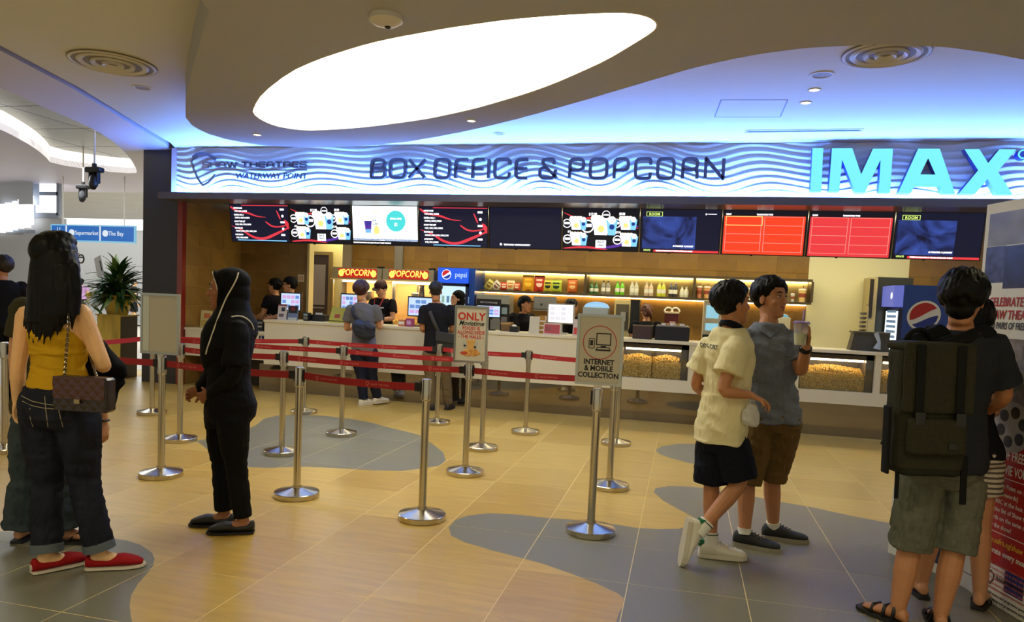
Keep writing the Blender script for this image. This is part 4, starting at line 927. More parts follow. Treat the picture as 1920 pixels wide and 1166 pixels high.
mb = MB(); stroke(mb, rnd_poly([(-20 * u, -11 * u), (-20 * u, 7 * u), (-10 * u, 7 * u), (-10 * u, -11 * u)], 2 * u, True), 1.5 * u, True, M, .0006); mb.prism([M @ Vector(q) for q in ((-18 * u, -6 * u, 0), (-12.5 * u, -6 * u, 0), (-12.5 * u, 4 * u, 0), (-18 * u, 4 * u, 0))], (0, -.0006, 0), (0, 0, 0)); local('phone_symbol', mb, m_ink, pp)
for s_, z_ in (('INTERNET', 94), ('& MOBILE', 106), ('COLLECTION', 119)): put(s_, 0, h_ - z_ * u, 13.5 * u, m_ink, 'text_line', .0016, .92)
# ================================================================ SHELF AND SMALL THINGS
YSH = 11.55
m_shelf = mat('shelf_bronze', (84, 72, 54), .4, .3); m_shback = mat('shelf_back', (190, 176, 128), .5); m_led = glow('shelf_led', (255, 222, 150), 20)
x0, x1 = wy(893, 540, YSH).x, wy(1523, 545, YSH).x; zb, zt = 1.655, 1.965
sf = thing('wall_shelf', 'long bronze lit display shelf on the tiled back wall', 'shelf', ((x0 + x1) / 2, 11.7, zb))
dv = [x0, wy(1097, 540, YSH).x, wy(1302, 540, YSH).x, x1]
part('shelf_board', MB().bb((x0, YSH, zb - .035), (x1, YB - .01, zb)), m_shelf, sf); part('top_board', MB().bb((x0, YSH, zt), (x1, YB - .01, zt + .035)), m_shelf, sf)
for q in dv: part('divider', MB().bb((q - .018, YSH, zb), (q + .018, YB - .01, zt)), m_shelf, sf)
part('back_panel', MB().bb((x0, YB - .03, zb), (x1, YB - .01, zt)), m_shback, sf)
for a, b in zip(dv[:-1], dv[1:]): part('light_strip', MB().bb((a + .03, YB - .07, zt - .014), (b - .03, YB - .04, zt - .002)), m_led, sf)
part('under_light', MB().bb((x0 + .03, YB - .06, zb - .05), (x1 - .03, YB - .03, zb - .037)), m_led, sf)
YI2 = 11.64
def sx(px): return wy(px, 545, YI2).x
def bag(px, wpx, h, c1, c2, label, tilt=0):
    w_ = sx(px + wpx / 2) - sx(px - wpx / 2); c = Vector((sx(px), YI2, zb))
    t = thing('snack_bag', label, 'snack bag', c, 'snack bags on the lit shelf'); M = Matrix.Translation(c) @ Matrix.Rotation(tilt, 4, 'Y')
    mb = MB(); rings = []; N = 7
    for i in range(N + 1):
        v = i / N; th = .004 + .03 * math.sin(v * math.pi) ** .7; rings.append(((0, 0, v * h), (w_ / 2 * (1 - .06 * math.sin(v * math.pi)), 0, 0), (0, th, 0)))
    mb.loft(rings, n=14); mb.v = [tuple(M @ Vector((max(-w_ / 2, min(w_ / 2, v[0] * 1.15)), v[1], v[2]))) for v in mb.v]
    part('pouch', mb, mat('bag_%d_%d_%d' % c1, c1, .3), t, 1.2)
    mb = MB(); mb.ell((0, -.026, h * .45), (w_ * .32, .008, h * .18), nu=12, nv=6); mb.box((0, -.024, h * .72), (w_ * .6, .012, h * .12)); mb.v = [tuple(M @ Vector(v)) for v in mb.v]
    o = part('print', mb, mat('bagp_%d_%d_%d' % c2, c2, .4), t); o['kind'] = 'stuff'
for a in ((912, 13, .15, (196, 184, 96), (120, 90, 40), 'yellow leaning snack packet at the left end of the shelf', .6), (925, 14, .14, (206, 196, 180), (120, 70, 60), 'pale leaning snack packet next to the yellow packet', .7), (945, 12, .11, (204, 70, 44), (240, 220, 200), 'small red snack pack left of the cream box', 0),
          (957, 14, .14, (228, 206, 160), (210, 120, 60), 'cream snack pack between two small red packs', 0), (969, 11, .11, (206, 84, 50), (244, 226, 190), 'small red snack pack right of the cream pack', 0), (990, 19, .22, (222, 150, 32), (250, 200, 60), 'tall orange crisp bag standing on the shelf', 0),
          (1011, 17, .22, (196, 52, 34), (250, 214, 190), 'tall red crisp bag standing on the shelf', 0), (1027, 15, .17, (206, 190, 60), (30, 40, 34), 'yellow crisp bag with dark print, left of the green bag', 0), (1043, 18, .17, (186, 196, 60), (28, 60, 44), 'lime green crisp bag with dark print', 0), (1073, 17, .19, (206, 104, 40), (240, 190, 130), 'orange crisp box standing alone near the divider', 0)):
    bag(a[0], a[1] * 1.1, a[2] * 1.2, *a[3:])
def bottle(px, h, r, c, cap, label, kind='bottle'):
    cc = Vector((sx(px), YI2, zb)); t = thing('drink_bottle', label, 'bottle', cc, 'bottles on the lit shelf')
    local('body', MB().lathe([(r * .9, 0), (r, .01), (r, h * .62), (r * .5, h * .8), (r * .38, h * .86), (r * .38, h * .92)], n=14), mat('btl_%d_%d_%d' % c, c, .2, coat=.3), t, .6)
    local('cap', MB().lathe([(r * .45, h * .9), (r * .45, h)], n=12), mat('cap_%d_%d_%d' % cap, cap, .4), t, .6)
    local('label_band', MB().lathe([(r * 1.02, h * .22), (r * 1.02, h * .5)], n=14, cap=False), mat('lbl', (226, 222, 206), .5), t, .6)
BT = [(1109, .15, (60, 110, 60), (60, 150, 60), 'small green-capped bottle, first of the pair by the divider'), (1118, .15, (60, 110, 60), (60, 150, 60), 'small green-capped bottle, second of the pair by the divider'),
      (1131, .18, (140, 132, 120), (60, 56, 60), 'dark-capped clear bottle, left of its pair'), (1140, .18, (140, 132, 120), (60, 56, 60), 'dark-capped clear bottle, right of its pair'),
      (1157.5, .18, (110, 200, 30), (90, 180, 40), 'bright green bottle, left of the green pair'), (1166.5, .18, (110, 200, 30), (90, 180, 40), 'bright green bottle, right of the green pair'),
      (1185, .19, (196, 190, 170), (226, 220, 206), 'slim clear bottle, left of the clear pair'), (1193, .19, (196, 190, 170), (226, 220, 206), 'slim clear bottle, right of the clear pair'),
      (1212, .18, (206, 180, 150), (230, 220, 200), 'cream labelled bottle, left of its pair'), (1220.5, .18, (206, 180, 150), (230, 220, 200), 'cream labelled bottle, right of its pair'),
      (1236, .19, (206, 210, 60), (230, 230, 150), 'yellow bottle, left of the yellow pair'), (1244, .19, (206, 210, 60), (230, 230, 150), 'yellow bottle, right of the yellow pair'),
      (1258, .19, (60, 58, 60), (220, 214, 200), 'dark striped bottle, left of its pair'), (1266, .19, (60, 58, 60), (220, 214, 200), 'dark striped bottle, right of its pair'),
      (1279, .14, (216, 208, 180), (226, 220, 200), 'short milk bottle, left of its pair'), (1287, .14, (216, 208, 180), (226, 220, 200), 'short milk bottle, right of its pair')]
for px, h, c, cp, lab in BT: bottle(px, h * 1.2, .036, c, cp, lab)
def cup(px, h, r, c, label, Y=None):
    cc = Vector((sx(px), YI2, zb)); t = thing('drink_cup', label, 'cup', cc, 'cups on the lit shelf')
    local('cup_body', MB().lathe([(r * .72, 0), (r, h * .72), (r * 1.06, h * .73), (r * 1.06, h * .76)], n=16), mat('cup_%d_%d_%d' % c, c, .4), t, .6)
    local('lid', MB().lathe([(r * 1.05, h * .76), (r * .8, h * .84), (r * .3, h * .86)], n=16), mat('lid_clear', (226, 220, 206), .3), t, .6)
    local('straw', MB().tube([(0, 0, h * .8), (.012, 0, h * 1.05)], .005, 6), mat('straw_red', (180, 60, 50), .5), t)
    local('print_band', MB().lathe([(r * .84 + .002, h * .3), (r * .93 + .002, h * .55)], n=16, cap=False), mat('print_rust', (150, 70, 46), .5), t, .6)
for px, h, r, c, lab in ((1311, .22, .045, (206, 130, 96), 'rust coloured cup with straw, left of the paper cup pair'), (1326, .22, .055, (226, 170, 110), 'larger orange cup with straw beside the rust cup'), (1409, .22, .045, (230, 214, 180), 'cream cup with straw between the two friends'), (1487, .15, .03, (200, 196, 180), 'small clear cup near the right end of the shelf'), (1505, .24, .06, (226, 190, 120), 'large printed cup at the right end of the shelf')): cup(px, h, r, c, lab)
bx = tag(MB().rbox((sx(1370), YI2 + .03, zb + .1), (.33, .1, .2), .008).build('carton', mat('carton_white', (232, 228, 214), .5)), 'plain white carton on the shelf behind the boy', 'carton')
# ---- monitors on the counter
m_mon = glow('till_screen', (190, 212, 250), 1.5); m_mon2 = glow('till_screen_white', (246, 248, 252), 1.7); m_tileb = glow('till_tiles', (110, 150, 220), 1.2); m_pinkt = glow('till_pink', (216, 170, 220), 1.3)
def monitor(x0, y0, x1, y1, Y, rz, label, frame_m, scr, kind=0):
    ym, xm = (y0 + y1) / 2, (x0 + x1) / 2
    a, b = wy(x0, ym, Y), wy(x1, ym, Y); zt_, zb_ = wy(xm, y0, Y).z, wy(xm, y1, Y).z; w_ = (b.x - a.x) / max(math.cos(rz), .5); h_ = zt_ - zb_; c = ((a.x + b.x) / 2, Y, ZT)
    t = thing('till_monitor', label, 'monitor', c, 'till monitors on the counter', rz); z0 = zb_ - ZT
    local('casing', MB().rbox((0, .02, 0), (w_, .035, h_), .008).__class__().box((0, .02, z0 + h_ / 2), (w_, .04, h_)), frame_m, t)
    e = .018; s_ = local('screen', MB().bb((-w_ / 2 + e, -.003, z0 + e), (w_ / 2 - e, .001, z0 + h_ - e)), scr, t)
    mb = MB(); rnd = random.Random(int(x0))
    for i in range(4):
        for j in range(3):
            if rnd.random() < .7: ww, hh = (w_ - 2 * e) / 5.2, (h_ - 2 * e) / 5; mb.bb((-w_ / 2 + e + .02 + i * ww * 1.2, -.0045, z0 + e + .03 + j * hh * 1.4), (-w_ / 2 + e + .02 + i * ww * 1.2 + ww, -.003, z0 + e + .03 + j * hh * 1.4 + hh), rnd.randrange(2))
    if mb.v: q = local('screen_tiles', mb, [m_tileb, m_pinkt] if kind == 0 else [scol('grey1', (216, 220, 226), 1.4), scol('grey2', (226, 222, 226), 1.4)], s_); q['kind'] = 'stuff'
    local('stand', MB().tube([(0, .05, z0 + h_ * .3), (0, .06, .015)], .022, 10).rbox((0, .05, .008), (.2, .16, .016), .03), frame_m, t)
    return t, w_, h_, z0
m_monb = mat('monitor_black', (22, 22, 26), .35); m_mong = mat('monitor_grey', (176, 170, 150), .4)
monitor(526, 548, 564, 583, 9.8, .05, 'till monitor standing in front of the capped cashiers', m_monb, m_mon)
monitor(636, 550, 674, 586, 9.75, -.25, 'till monitor left of the customer in the grey shirt', m_monb, m_mon)
monitor(763, 556, 816, 594, 9.75, -.12, 'till monitor left of the customer in the black shirt', m_monb, m_mon)
t, w_, h_, z0 = monitor(893, 571, 939, 596, 9.8, .08, 'till monitor topped by a black next counter sign', m_monb, m_mon)
sg = local('closed_sign', MB().box((0, 0.0, z0 + h_ + .035), (w_ * .98, .012, .085)), m_monb, t); local('sign_text', text_mb('NEXT COUNTER PLEASE', .03, M=Z2(0, z0 + h_ + .02, -.007), depth=.0004, xs=.75), m_inkw, sg)
monitor(1026, 569, 1077, 607, 9.8, -.04, 'white-screened till monitor right of the cashier leaning forward', m_mong, m_mon2, 1)
# ---- leaflets, boxes, terminals on the counter
def leaflet(x0, y0, x1, y1, Y, c, bands, label, lean=.12, zb_=None):
    ym, xm = (y0 + y1) / 2, (x0 + x1) / 2; a, b = wy(x0, ym, Y), wy(x1, ym, Y); zt_ = wy(xm, y0, Y).z; z_ = ZT if zb_ is None else zb_; h_ = zt_ - z_; w_ = b.x - a.x
    t = thing('leaflet_stand', label, 'leaflet', ((a.x + b.x) / 2, Y, z_)); vy = Vector((0, lean, 1)).normalized()
    M = frame((0, 0, 0), (1, 0, 0), vy)
    P = lambda u, v, d=0: M @ Vector((u * w_, v * h_, d))
    local('card', MB().prism([P(-.5, 0), P(.5, 0), P(.5, 1), P(-.5, 1)], (0, 0, 0), (0, .006, 0)), mat('card_%d_%d_%d' % c, c, .4), t)
    local('prop', MB().prism([P(-.3, 0), P(.3, 0), P(.3, .8), P(-.3, .8)], (0, .012, 0), (0, .05, 0)), mat('acrylic', (210, 208, 200), .2), t)
    for (v0, v1, u0, u1, cc) in bands: local('print_block', MB().prism([P(u0, v0, .001), P(u1, v0, .001), P(u1, v1, .001), P(u0, v1, .001)], (0, -.001, 0), (0, 0, 0)), mat('prt_%d_%d_%d' % cc, cc, .5), t)
leaflet(520, 570, 536.5, 598, 9.5, (206, 196, 186), [(.9, 1, -.5, .5, (120, 40, 54)), (.55, .8, -.1, .3, (54, 54, 70)), (.2, .4, -.35, .2, (110, 90, 90))], 'pale leaflet stand with maroon top at the left end of the counter')
leaflet(538.5, 573, 558, 600, 9.48, (110, 126, 150), [(.5, 1, -.42, .42, (36, 26, 32)), (.7, .9, -.2, .2, (170, 60, 50)), (0, .2, -.42, .42, (196, 200, 200))], 'blue-grey leaflet with dark picture next to the maroon-topped one')
leaflet(616, 573, 645, 601, 9.55, (186, 176, 50), [(.3, .55, -.2, .15, (180, 80, 40))], 'yellow tilted leaflet on the counter near the staff door', .5)
leaflet(375, 582, 396, 618, 9.55, (206, 190, 120), [(.55, .85, -.2, .35, (196, 110, 60)), (.1, .45, -.4, 0, (190, 160, 60)), (.1, .4, .1, .4, (206, 140, 70))], 'cream and orange leaflet stand on the lowered counter', .1, .87)
leaflet(992, 593, 1011, 624, 9.46, (206, 196, 166), [], 'blank cream card stand in front of the leaning cashier')
leaflet(1019, 606, 1051, 626, 9.44, (214, 190, 176), [(.1, .9, -.45, .45, (186, 70, 72)), (.3, .7, -.4, -.05, (226, 150, 160))], 'pink promotional box under the white-screened monitor')
leaflet(1074, 598, 1083, 627, 9.44, (206, 190, 180), [(.1, .5, -.3, .4, (196, 60, 50))], 'narrow red and white card beside the collection sign')
def boxy(name, label, cat, x0, y0, x1, y1, Y, d, m, zb_=None, extra=None, r=.012):
    ym, xm = (y0 + y1) / 2, (x0 + x1) / 2; a, b = wy(x0, ym, Y), wy(x1, ym, Y); zt_ = wy(xm, y0, Y).z; z_ = wy(xm, y1, Y).z if zb_ is None else zb_
    t = thing(name, label, cat, ((a.x + b.x) / 2, Y + d / 2, z_)); w_, h_ = b.x - a.x, zt_ - z_
    local('body', MB().rbox((0, 0, h_ / 2), (w_, d, h_), r), m, t)
    if extra: extra(t, w_, h_, d)
    return t
def card_term(t, w_, h_, d):
    local('display', MB().box((0, -d / 2 - .002, h_ * .75), (w_ * .7, .006, h_ * .25)), mat('lcd', (150, 170, 160), .3), t); local('keypad', MB().box((0, -d / 2 - .002, h_ * .35), (w_ * .7, .006, h_ * .35)), mat('keys', (120, 116, 110), .5), t)
boxy('card_terminal', 'small dark card terminal beside the blue-grey leaflet', 'card terminal', 568, 586, 578, 600, 9.62, .1, m_monb, ZT, card_term)
boxy('receipt_printer', 'black receipt printer with cable right of the card terminal', 'printer', 583, 590, 608, 601, 9.7, .16, m_monb, ZT, lambda t, w_, h_, d: local('paper', MB().box((-.02, 0, h_ + .012), (w_ * .5, .01, .03)), m_inkw, t))
tag(MB().tube([wy(x, y, 9.42 if i < 4 else 9.5) for i, (x, y) in enumerate(((600, 599), (618, 601), (636, 602), (650, 604), (662, 606)))], .006, 6).build('cable', m_rub, None, 1), 'loose black cable lying along the counter top edge', 'cable')
boxy('ticket_machine', 'black ticket machine on the lowered wheelchair counter', 'ticket machine', 474, 600, 494, 622, 9.6, .25, m_monb, .87, lambda t, w_, h_, d: (local('slot', MB().box((0, -d / 2 - .002, h_ * .4), (w_ * .7, .006, h_ * .14)), m_steel, t), local('panel', MB().box((0, -d / 2 - .002, h_ * .75), (w_ * .8, .006, h_ * .2)), mat('keys', (120, 116, 110), .5), t)))
boxy('snack_box', 'small pink and purple box on the counter by the customer in black', 'box', 760, 597, 773, 609, 9.55, .1, mat('sweet_pink', (170, 70, 110), .4), ZT, lambda t, w_, h_, d: local('print_block', MB().box((0, -d / 2 - .002, h_ * .5), (w_ * .6, .004, h_ * .5)), mat('sweet_lilac', (206, 160, 200), .4), t))
boxy('paper_box', 'small orange and white box left of the pink box', 'box', 746, 599, 759, 609, 9.55, .1, mat('napkin_orange', (206, 130, 80), .4), ZT, lambda t, w_, h_, d: local('print_block', MB().box((0, -d / 2 - .002, h_ * .5), (w_ * .8, .004, h_ * .4)), m_inkw, t))
boxy('cash_tray', 'brown wooden payment tray with cups left of the leaning cashier', 'tray', 939, 604, 957, 622, 9.7, .2, mat('tray_brown', (120, 86, 46), .5), ZT, lambda t, w_, h_, d: local('rim', MB().box((0, -d / 2 - .003, h_ * .85), (w_ * 1.03, .008, h_ * .2)), mat('tray_gold', (176, 140, 80), .4), t))
boxy('card_terminal', 'dark card terminal with pale screen between monitor and leaning cashier', 'card terminal', 938, 570, 953, 604, 9.85, .08, m_monb, ZT, card_term)
boxy('gold_pack_stack', 'small stack of gold-wrapped packs beside the blank card stand', 'packs', 1010, 592, 1022, 622, 9.62, .1, mat('gold_wrap', (176, 130, 60), .35, .4), ZT, lambda t, w_, h_, d: [local('wrap_band', MB().box((0, -d / 2 - .002, h_ * (.2 + .25 * i)), (w_ * 1.02, .005, h_ * .07)), m_inkw, t) for i in range(3)])
boxy('scanner', 'black barcode scanner with white trim lying by the leaning cashier', 'scanner', 955, 612, 971, 622, 9.6, .12, m_monb, ZT, lambda t, w_, h_, d: local('trim', MB().ell((0, -.02, h_), (w_ * .3, d * .3, h_ * .35)), m_inkw, t, 1))
boxy('paper_dispenser', 'silver wall dispenser panel behind the leaning cashier', 'dispenser', 1000, 556, 1042, 583, 11.5, .12, mat('silver', (150, 148, 146), .3, .7), None, lambda t, w_, h_, d: (local('lock', MB().box((-.05, -d / 2 - .003, h_ * .45), (.03, .006, .03)), m_monb, t), local('seam', MB().box((0, -d / 2 - .001, h_ * .12), (w_, .004, .008)), m_monb, t)))
boxy('drink_dispenser', 'pale drink dispenser with card slots behind the closed till', 'dispenser', 892, 552, 955, 608, 11.25, .3, mat('disp_grey', (150, 150, 146), .35, .4), .9, lambda t, w_, h_, d: [local('spout', MB().tube([(x, -d / 2 - .03, h_ * .55), (x, -d / 2 - .03, h_ * .4)], .014, 8), m_monb, t) for x in (-.15, 0, .15)])
boxy('domed_machine', 'domed blue-lit machine behind the collection sign', 'machine', 1092, 576, 1140, 610, 11.3, .3, mat('dome_body', (150, 160, 176), .3), .9, lambda t, w_, h_, d: local('lit_dome', MB().ell((0, 0, h_), (w_ * .5, d * .5, .09)), glow('dome_light', (150, 205, 245), 1.2), t, 1))
boxy('coffee_machine', 'cream-framed coffee machine with dark glass front', 'coffee machine', 1151, 562, 1182, 625, 11.25, .4, mat('coffee_cream', (206, 186, 130), .4), .9, lambda t, w_, h_, d: (local('glass_front', MB().box((0, -d / 2 - .003, h_ * .6), (w_ * .78, .008, h_ * .6)), mat('coffee_glass', (92, 84, 66), .2), t), local('spout_block', MB().box((.02, -d / 2 - .03, h_ * .62), (w_ * .3, .05, h_ * .2)), m_steel, t)))
boxy('tall_bin', 'tall black narrow bin right of the coffee machine', 'bin', 1181, 565, 1198, 628, 10.9, .3, m_monb, 0, lambda t, w_, h_, d: local('lid', MB().box((0, 0, h_ + .01), (w_ * 1.04, d * 1.04, .03)), m_rub, t))
def rest_handles(t, w_, h_, d):
    local('lid', MB().rbox((0, 0, h_ + .015), (w_ * 1.05, d * 1.05, .03), .01), mat('box_pale', (226, 206, 170), .5), t)
    for s_ in (-.25, .25): local('handle', MB().tube([(s_ * w_ + .06 * math.cos(a), -d * .3, h_ + .03 + .06 * math.sin(a)) for a in [math.pi * i / 8 for i in range(9)]], .012, 8), m_inkw, t, 1)
    local('print_block', MB().box((.08 * w_, -d / 2 - .003, h_ * .62), (w_ * .42, .006, h_ * .3)), mat('box_lettering', (214, 170, 160), .5), t)
boxy('snack_warmer', 'maroon box with two white handles on the back counter', 'box', 1246, 588, 1272, 612, 11.0, .28, mat('maroon_box', (92, 26, 30), .4), .9, rest_handles)
boxy('wicker_basket', 'dark woven basket on the counter left of the black tray', 'basket', 1186, 609, 1222, 637, 9.6, .3, mat('wicker', (70, 48, 32), .7, bump=(60, .6, .004, (1, 1, 3))), ZT, lambda t, w_, h_, d: local('rim', MB().rbox((0, 0, h_ - .01), (w_ * 1.03, d * 1.03, .02), .012), mat('wicker_rim', (120, 104, 80), .6), t))
def trayx(t, w_, h_, d):
    local('liner', MB().box((0, 0, h_ + .008), (w_ * .92, d * .9, .02)), mat('liner_grey', (150, 140, 124), .5), t); rnd = random.Random(1)
    for i in range(5): local('packet', MB().box((-.12 + i * .06, -.05 + .03 * (i % 2), h_ + .03), (.05, .04, .03), rnd.uniform(0, 1)), [m_inkw, mat('packet_gold', (190, 150, 90), .5)][i % 2], t)
boxy('condiment_tray', 'black condiment tray with packets on the counter near the boy', 'tray', 1228, 613, 1293, 637, 9.58, .32, m_monb, ZT, trayx)
boxy('service_kiosk', 'tall cream kiosk with blue screens behind the boy', 'machine', 1318, 563, 1352, 640, 10.4, .4, mat('kiosk_cream', (214, 200, 160), .4), 0, lambda t, w_, h_, d: [local('screen', MB().box((0, -d / 2 - .003, z_), (w_ * .7, .006, hh)), glow('kiosk_screen', (150, 205, 220), 1.2), t) for z_, hh in ((h_ - .16, .18), (h_ - .37, .1))] + [local('base_panel', MB().box((0, -d / 2 - .003, h_ - .55), (w_ * .96, .006, .14)), m_monb, t)])
boxy('drink_mixer', 'small blue-topped drink mixer behind the friend in grey', 'machine', 1459, 595, 1482, 620, 11.2, .25, mat('mixer_body', (196, 186, 160), .4), .9, lambda t, w_, h_, d: local('blue_bowl', MB().ell((0, 0, h_ + .0), (w_ * .45, d * .4, .05)), mat('bowl_blue', (80, 140, 190), .2), t, 1))
# prohibition sign on the inner wall
p = wy(564.5, 521.5, YL - .012); t = thing('prohibition_sign', 'small square no-smoking sign on the brown wall', 'sign', p)
local('plate', MB().box((0, 0, 0), (.11, .008, .12)), mat('sign_cream', (230, 214, 180), .5), t)
mb = MB(); M = Z2(0, 0, -.0045); stroke(mb, arc(0, 0, .035, 0, 360, 24)[:-1], .009, True, M, .001); stroke(mb, [(-.025, -.025), (.025, .025)], .008, False, M, .001); local('pictogram', mb, mat('ink_orange', (196, 90, 40), .5), t)
# ================================================================ PEOPLE KIT
TMP = bpy.data.scenes.new('workbench')
def fuse(name, mb, voxel, mats, parent, smooth=2, deci=.35, disp=None, sharp=3.2):
    # grow one continuous skin over overlapping volumes
    me = bpy.data.meshes.new('tmp'); me.from_pydata(mb.v, [], mb.f)
    bm = bmesh.new(); bm.from_mesh(me); bmesh.ops.recalc_face_normals(bm, faces=bm.faces); bm.to_mesh(me); bm.free()
    o = bpy.data.objects.new('tmp', me); TMP.collection.objects.link(o)
    r = o.modifiers.new('r', 'REMESH'); r.mode = 'VOXEL'; r.voxel_size = voxel
    if smooth: s_ = o.modifiers.new('s', 'SMOOTH'); s_.factor = .5; s_.iterations = smooth
    if deci < 1: d = o.modifiers.new('d', 'DECIMATE'); d.ratio = deci
    vl = TMP.view_layers[0]; vl.update(); dg = vl.depsgraph; ev = o.evaluated_get(dg); out = bpy.data.meshes.new_from_object(ev)
    bpy.data.objects.remove(o); bpy.data.meshes.remove(me); out.name = name
    if disp:
        n = len(out.vertices); co = np.empty(n * 3, 'f'); no = np.empty(n * 3, 'f'); out.vertices.foreach_get('co', co); out.vertices.foreach_get('normal', no)
        co = co.reshape(-1, 3); no = no.reshape(-1, 3); d = np.array([disp(Vector(p)) for p in co], 'f'); co += no * d[:, None]; out.vertices.foreach_set('co', co.ravel()); out.update()
    out.materials.clear()
    for m in (mats if isinstance(mats, (list, tuple)) else [mats]): out.materials.append(m)
    shade(out, sharp)
    return link(name, out, parent)
def folds(amp, fx=7, fz=16, seed=0):
    off = Vector((seed * 3.1, seed * 1.7, seed * .9))
    def f(p):
        q = Vector((p.x * fx + p.z * 2, p.y * fx - p.z * 1.5, p.z * fz + (p.x + p.y) * 2)) + off
        a = mnoise.noise(q); return amp * ((1 - abs(a) * 2.2) - .45) + amp * .5 * mnoise.noise(q * 2.1)
    return f
def skinmat(n, c): return mat('skin_' + n, c, .5, noise=(25, .05, (1, 1, 1)))
SK = {'fair': skinmat('fair', (236, 184, 130)), 'tan': skinmat('tan', (184, 124, 82)), 'brown': skinmat('brown', (150, 94, 60)), 'light': skinmat('light', (206, 146, 104))}
m_eyew = mat('eye_white', (232, 226, 218), .25); m_iris = mat('iris_dark', (30, 18, 12), .15); m_brow = mat('brow_dark', (26, 20, 18), .7)
m_hair = mat('hair_black', (7, 6, 7), .48, spec=.18, bump=(60, .5, .004, (1, 1, .12))); m_hairbr = mat('hair_brown', (92, 46, 26), .45, bump=(60, .5, .004, (1, 1, .12))); m_hairred = mat('hair_maroon', (58, 16, 20), .45, bump=(70, .6, .006, (1, 1, 1)))
def hframe(fd, pitch=0, roll=0):
    # columns: right, forward, up
    fd = Vector((fd[0], fd[1], 0)).normalized(); r_ = Vector((fd.y, -fd.x, 0)); R = Matrix((r_, fd, Vector((0, 0, 1)))).transposed()
    return R @ Matrix.Rotation(pitch, 3, 'X') @ Matrix.Rotation(roll, 3, 'Y')
def head_prims(mb, c, R, s=1.0, ears=True, smile=0):
    X = lambda x, y, z: Vector(c) + R @ Vector((x, y, z)) * s
    E = lambda p, r: mb.ell(X(*p), [v * s for v in r], R, 14, 10)
    E((0, -.012, .04), (.077, .097, .088))
    rg = [(.075, .02, .062, .064), (.03, .022, .068, .07), (-.01, .024, .067, .068), (-.045, .028, .059, .062), (-.08, .036, .045, .050), (-.105, .048, .029, .034), (-.117, .053, .014, .018)]
    mb.loft([(X(0, y, z), R @ Vector((w_, 0, 0)) * s, R @ Vector((0, d, 0)) * s) for z, y, w_, d in rg], n=16)
    mb.tube([X(0, .086, .03), X(0, .101, -.003), X(0, .108, -.02)], [.007 * s, .0105 * s, .0125 * s], 8, rnd=True)
    for q in (-1, 1):
        E((q * .011, .097, -.022), (.0085, .009, .007)); E((q * .04, .06, -.02 + .004 * smile), (.023, .024, .022))
        if ears: E((q * .077, -.008, -.002), (.009, .02, .032))
    mb.tube([X(-.05, .074, .042), X(0, .087, .04), X(.05, .074, .042)], .008 * s, 8, rnd=True)
    mb.tube([X(-.02, .083, -.052), X(0, .091, -.049), X(.02, .083, -.052)], .0065 * s, 8, rnd=True); mb.tube([X(-.018, .083, -.064), X(0, .09, -.065), X(.018, .083, -.064)], .0075 * s, 8, rnd=True)
    E((0, .076, -.098), (.02, .016, .016))
def face_parts(body, c, R, s, lip, smile=0, brow=None):
    X = lambda x, y, z: Vector(c) + R @ Vector((x, y, z)) * s
    for q in (-1, 1):
        mb = MB(); mb.ell(X(q * .031, .0825, .018), (.0135 * s, .0082 * s, .0048 * s), R); e = part('eye', mb, m_eyew, body, 3.2)
        mb = MB(); mb.ell(X(q * .030, .0885, .018), (.0056 * s, .0036 * s, .0047 * s), R); part('iris', mb, m_iris, e, 3.2)
        mb = MB(); mb.tube([X(q * .047, .083, .02), X(q * .031, .0915, .0255), X(q * .016, .0875, .019)], .0019 * s, 5); part('eyelid', mb, m_brow, body, 3.2)
        mb = MB(); mb.tube([X(q * .052, .080, .041), X(q * .034, .0925, .046), X(q * .014, .0945, .041)], [.002 * s, .0045 * s, .0038 * s], 6, flat=.6); part('eyebrow', mb, brow or m_brow, body, 3.2)
    mb = MB(); k = .006 * smile
    mb.tube([X(-.024 - k, .083 - k, -.053 + k), X(-.01, .0935, -.0495), X(0, .0945, -.051), X(.01, .0935, -.0495), X(.024 + k, .083 - k, -.053 + k)], [.002 * s, .0045 * s, .004 * s, .0045 * s, .002 * s], 6); mb.tube([X(-.022 - k, .083, -.056 + k), X(0, .093, -.065 - k * .4), X(.022 + k, .083, -.056 + k)], [.002 * s, .0062 * s, .002 * s], 6)
    part('lips', mb, lip, body, 3.2)
    if smile:
        mb = MB(); mb.tube([X(-.02, .086, -.054 + k * .6), X(0, .0945, -.0575), X(.02, .086, -.054 + k * .6)], [.0015 * s, .0038 * s, .0015 * s], 6); part('teeth', mb, mat('teeth', (236, 230, 216), .3), body, 3.2)
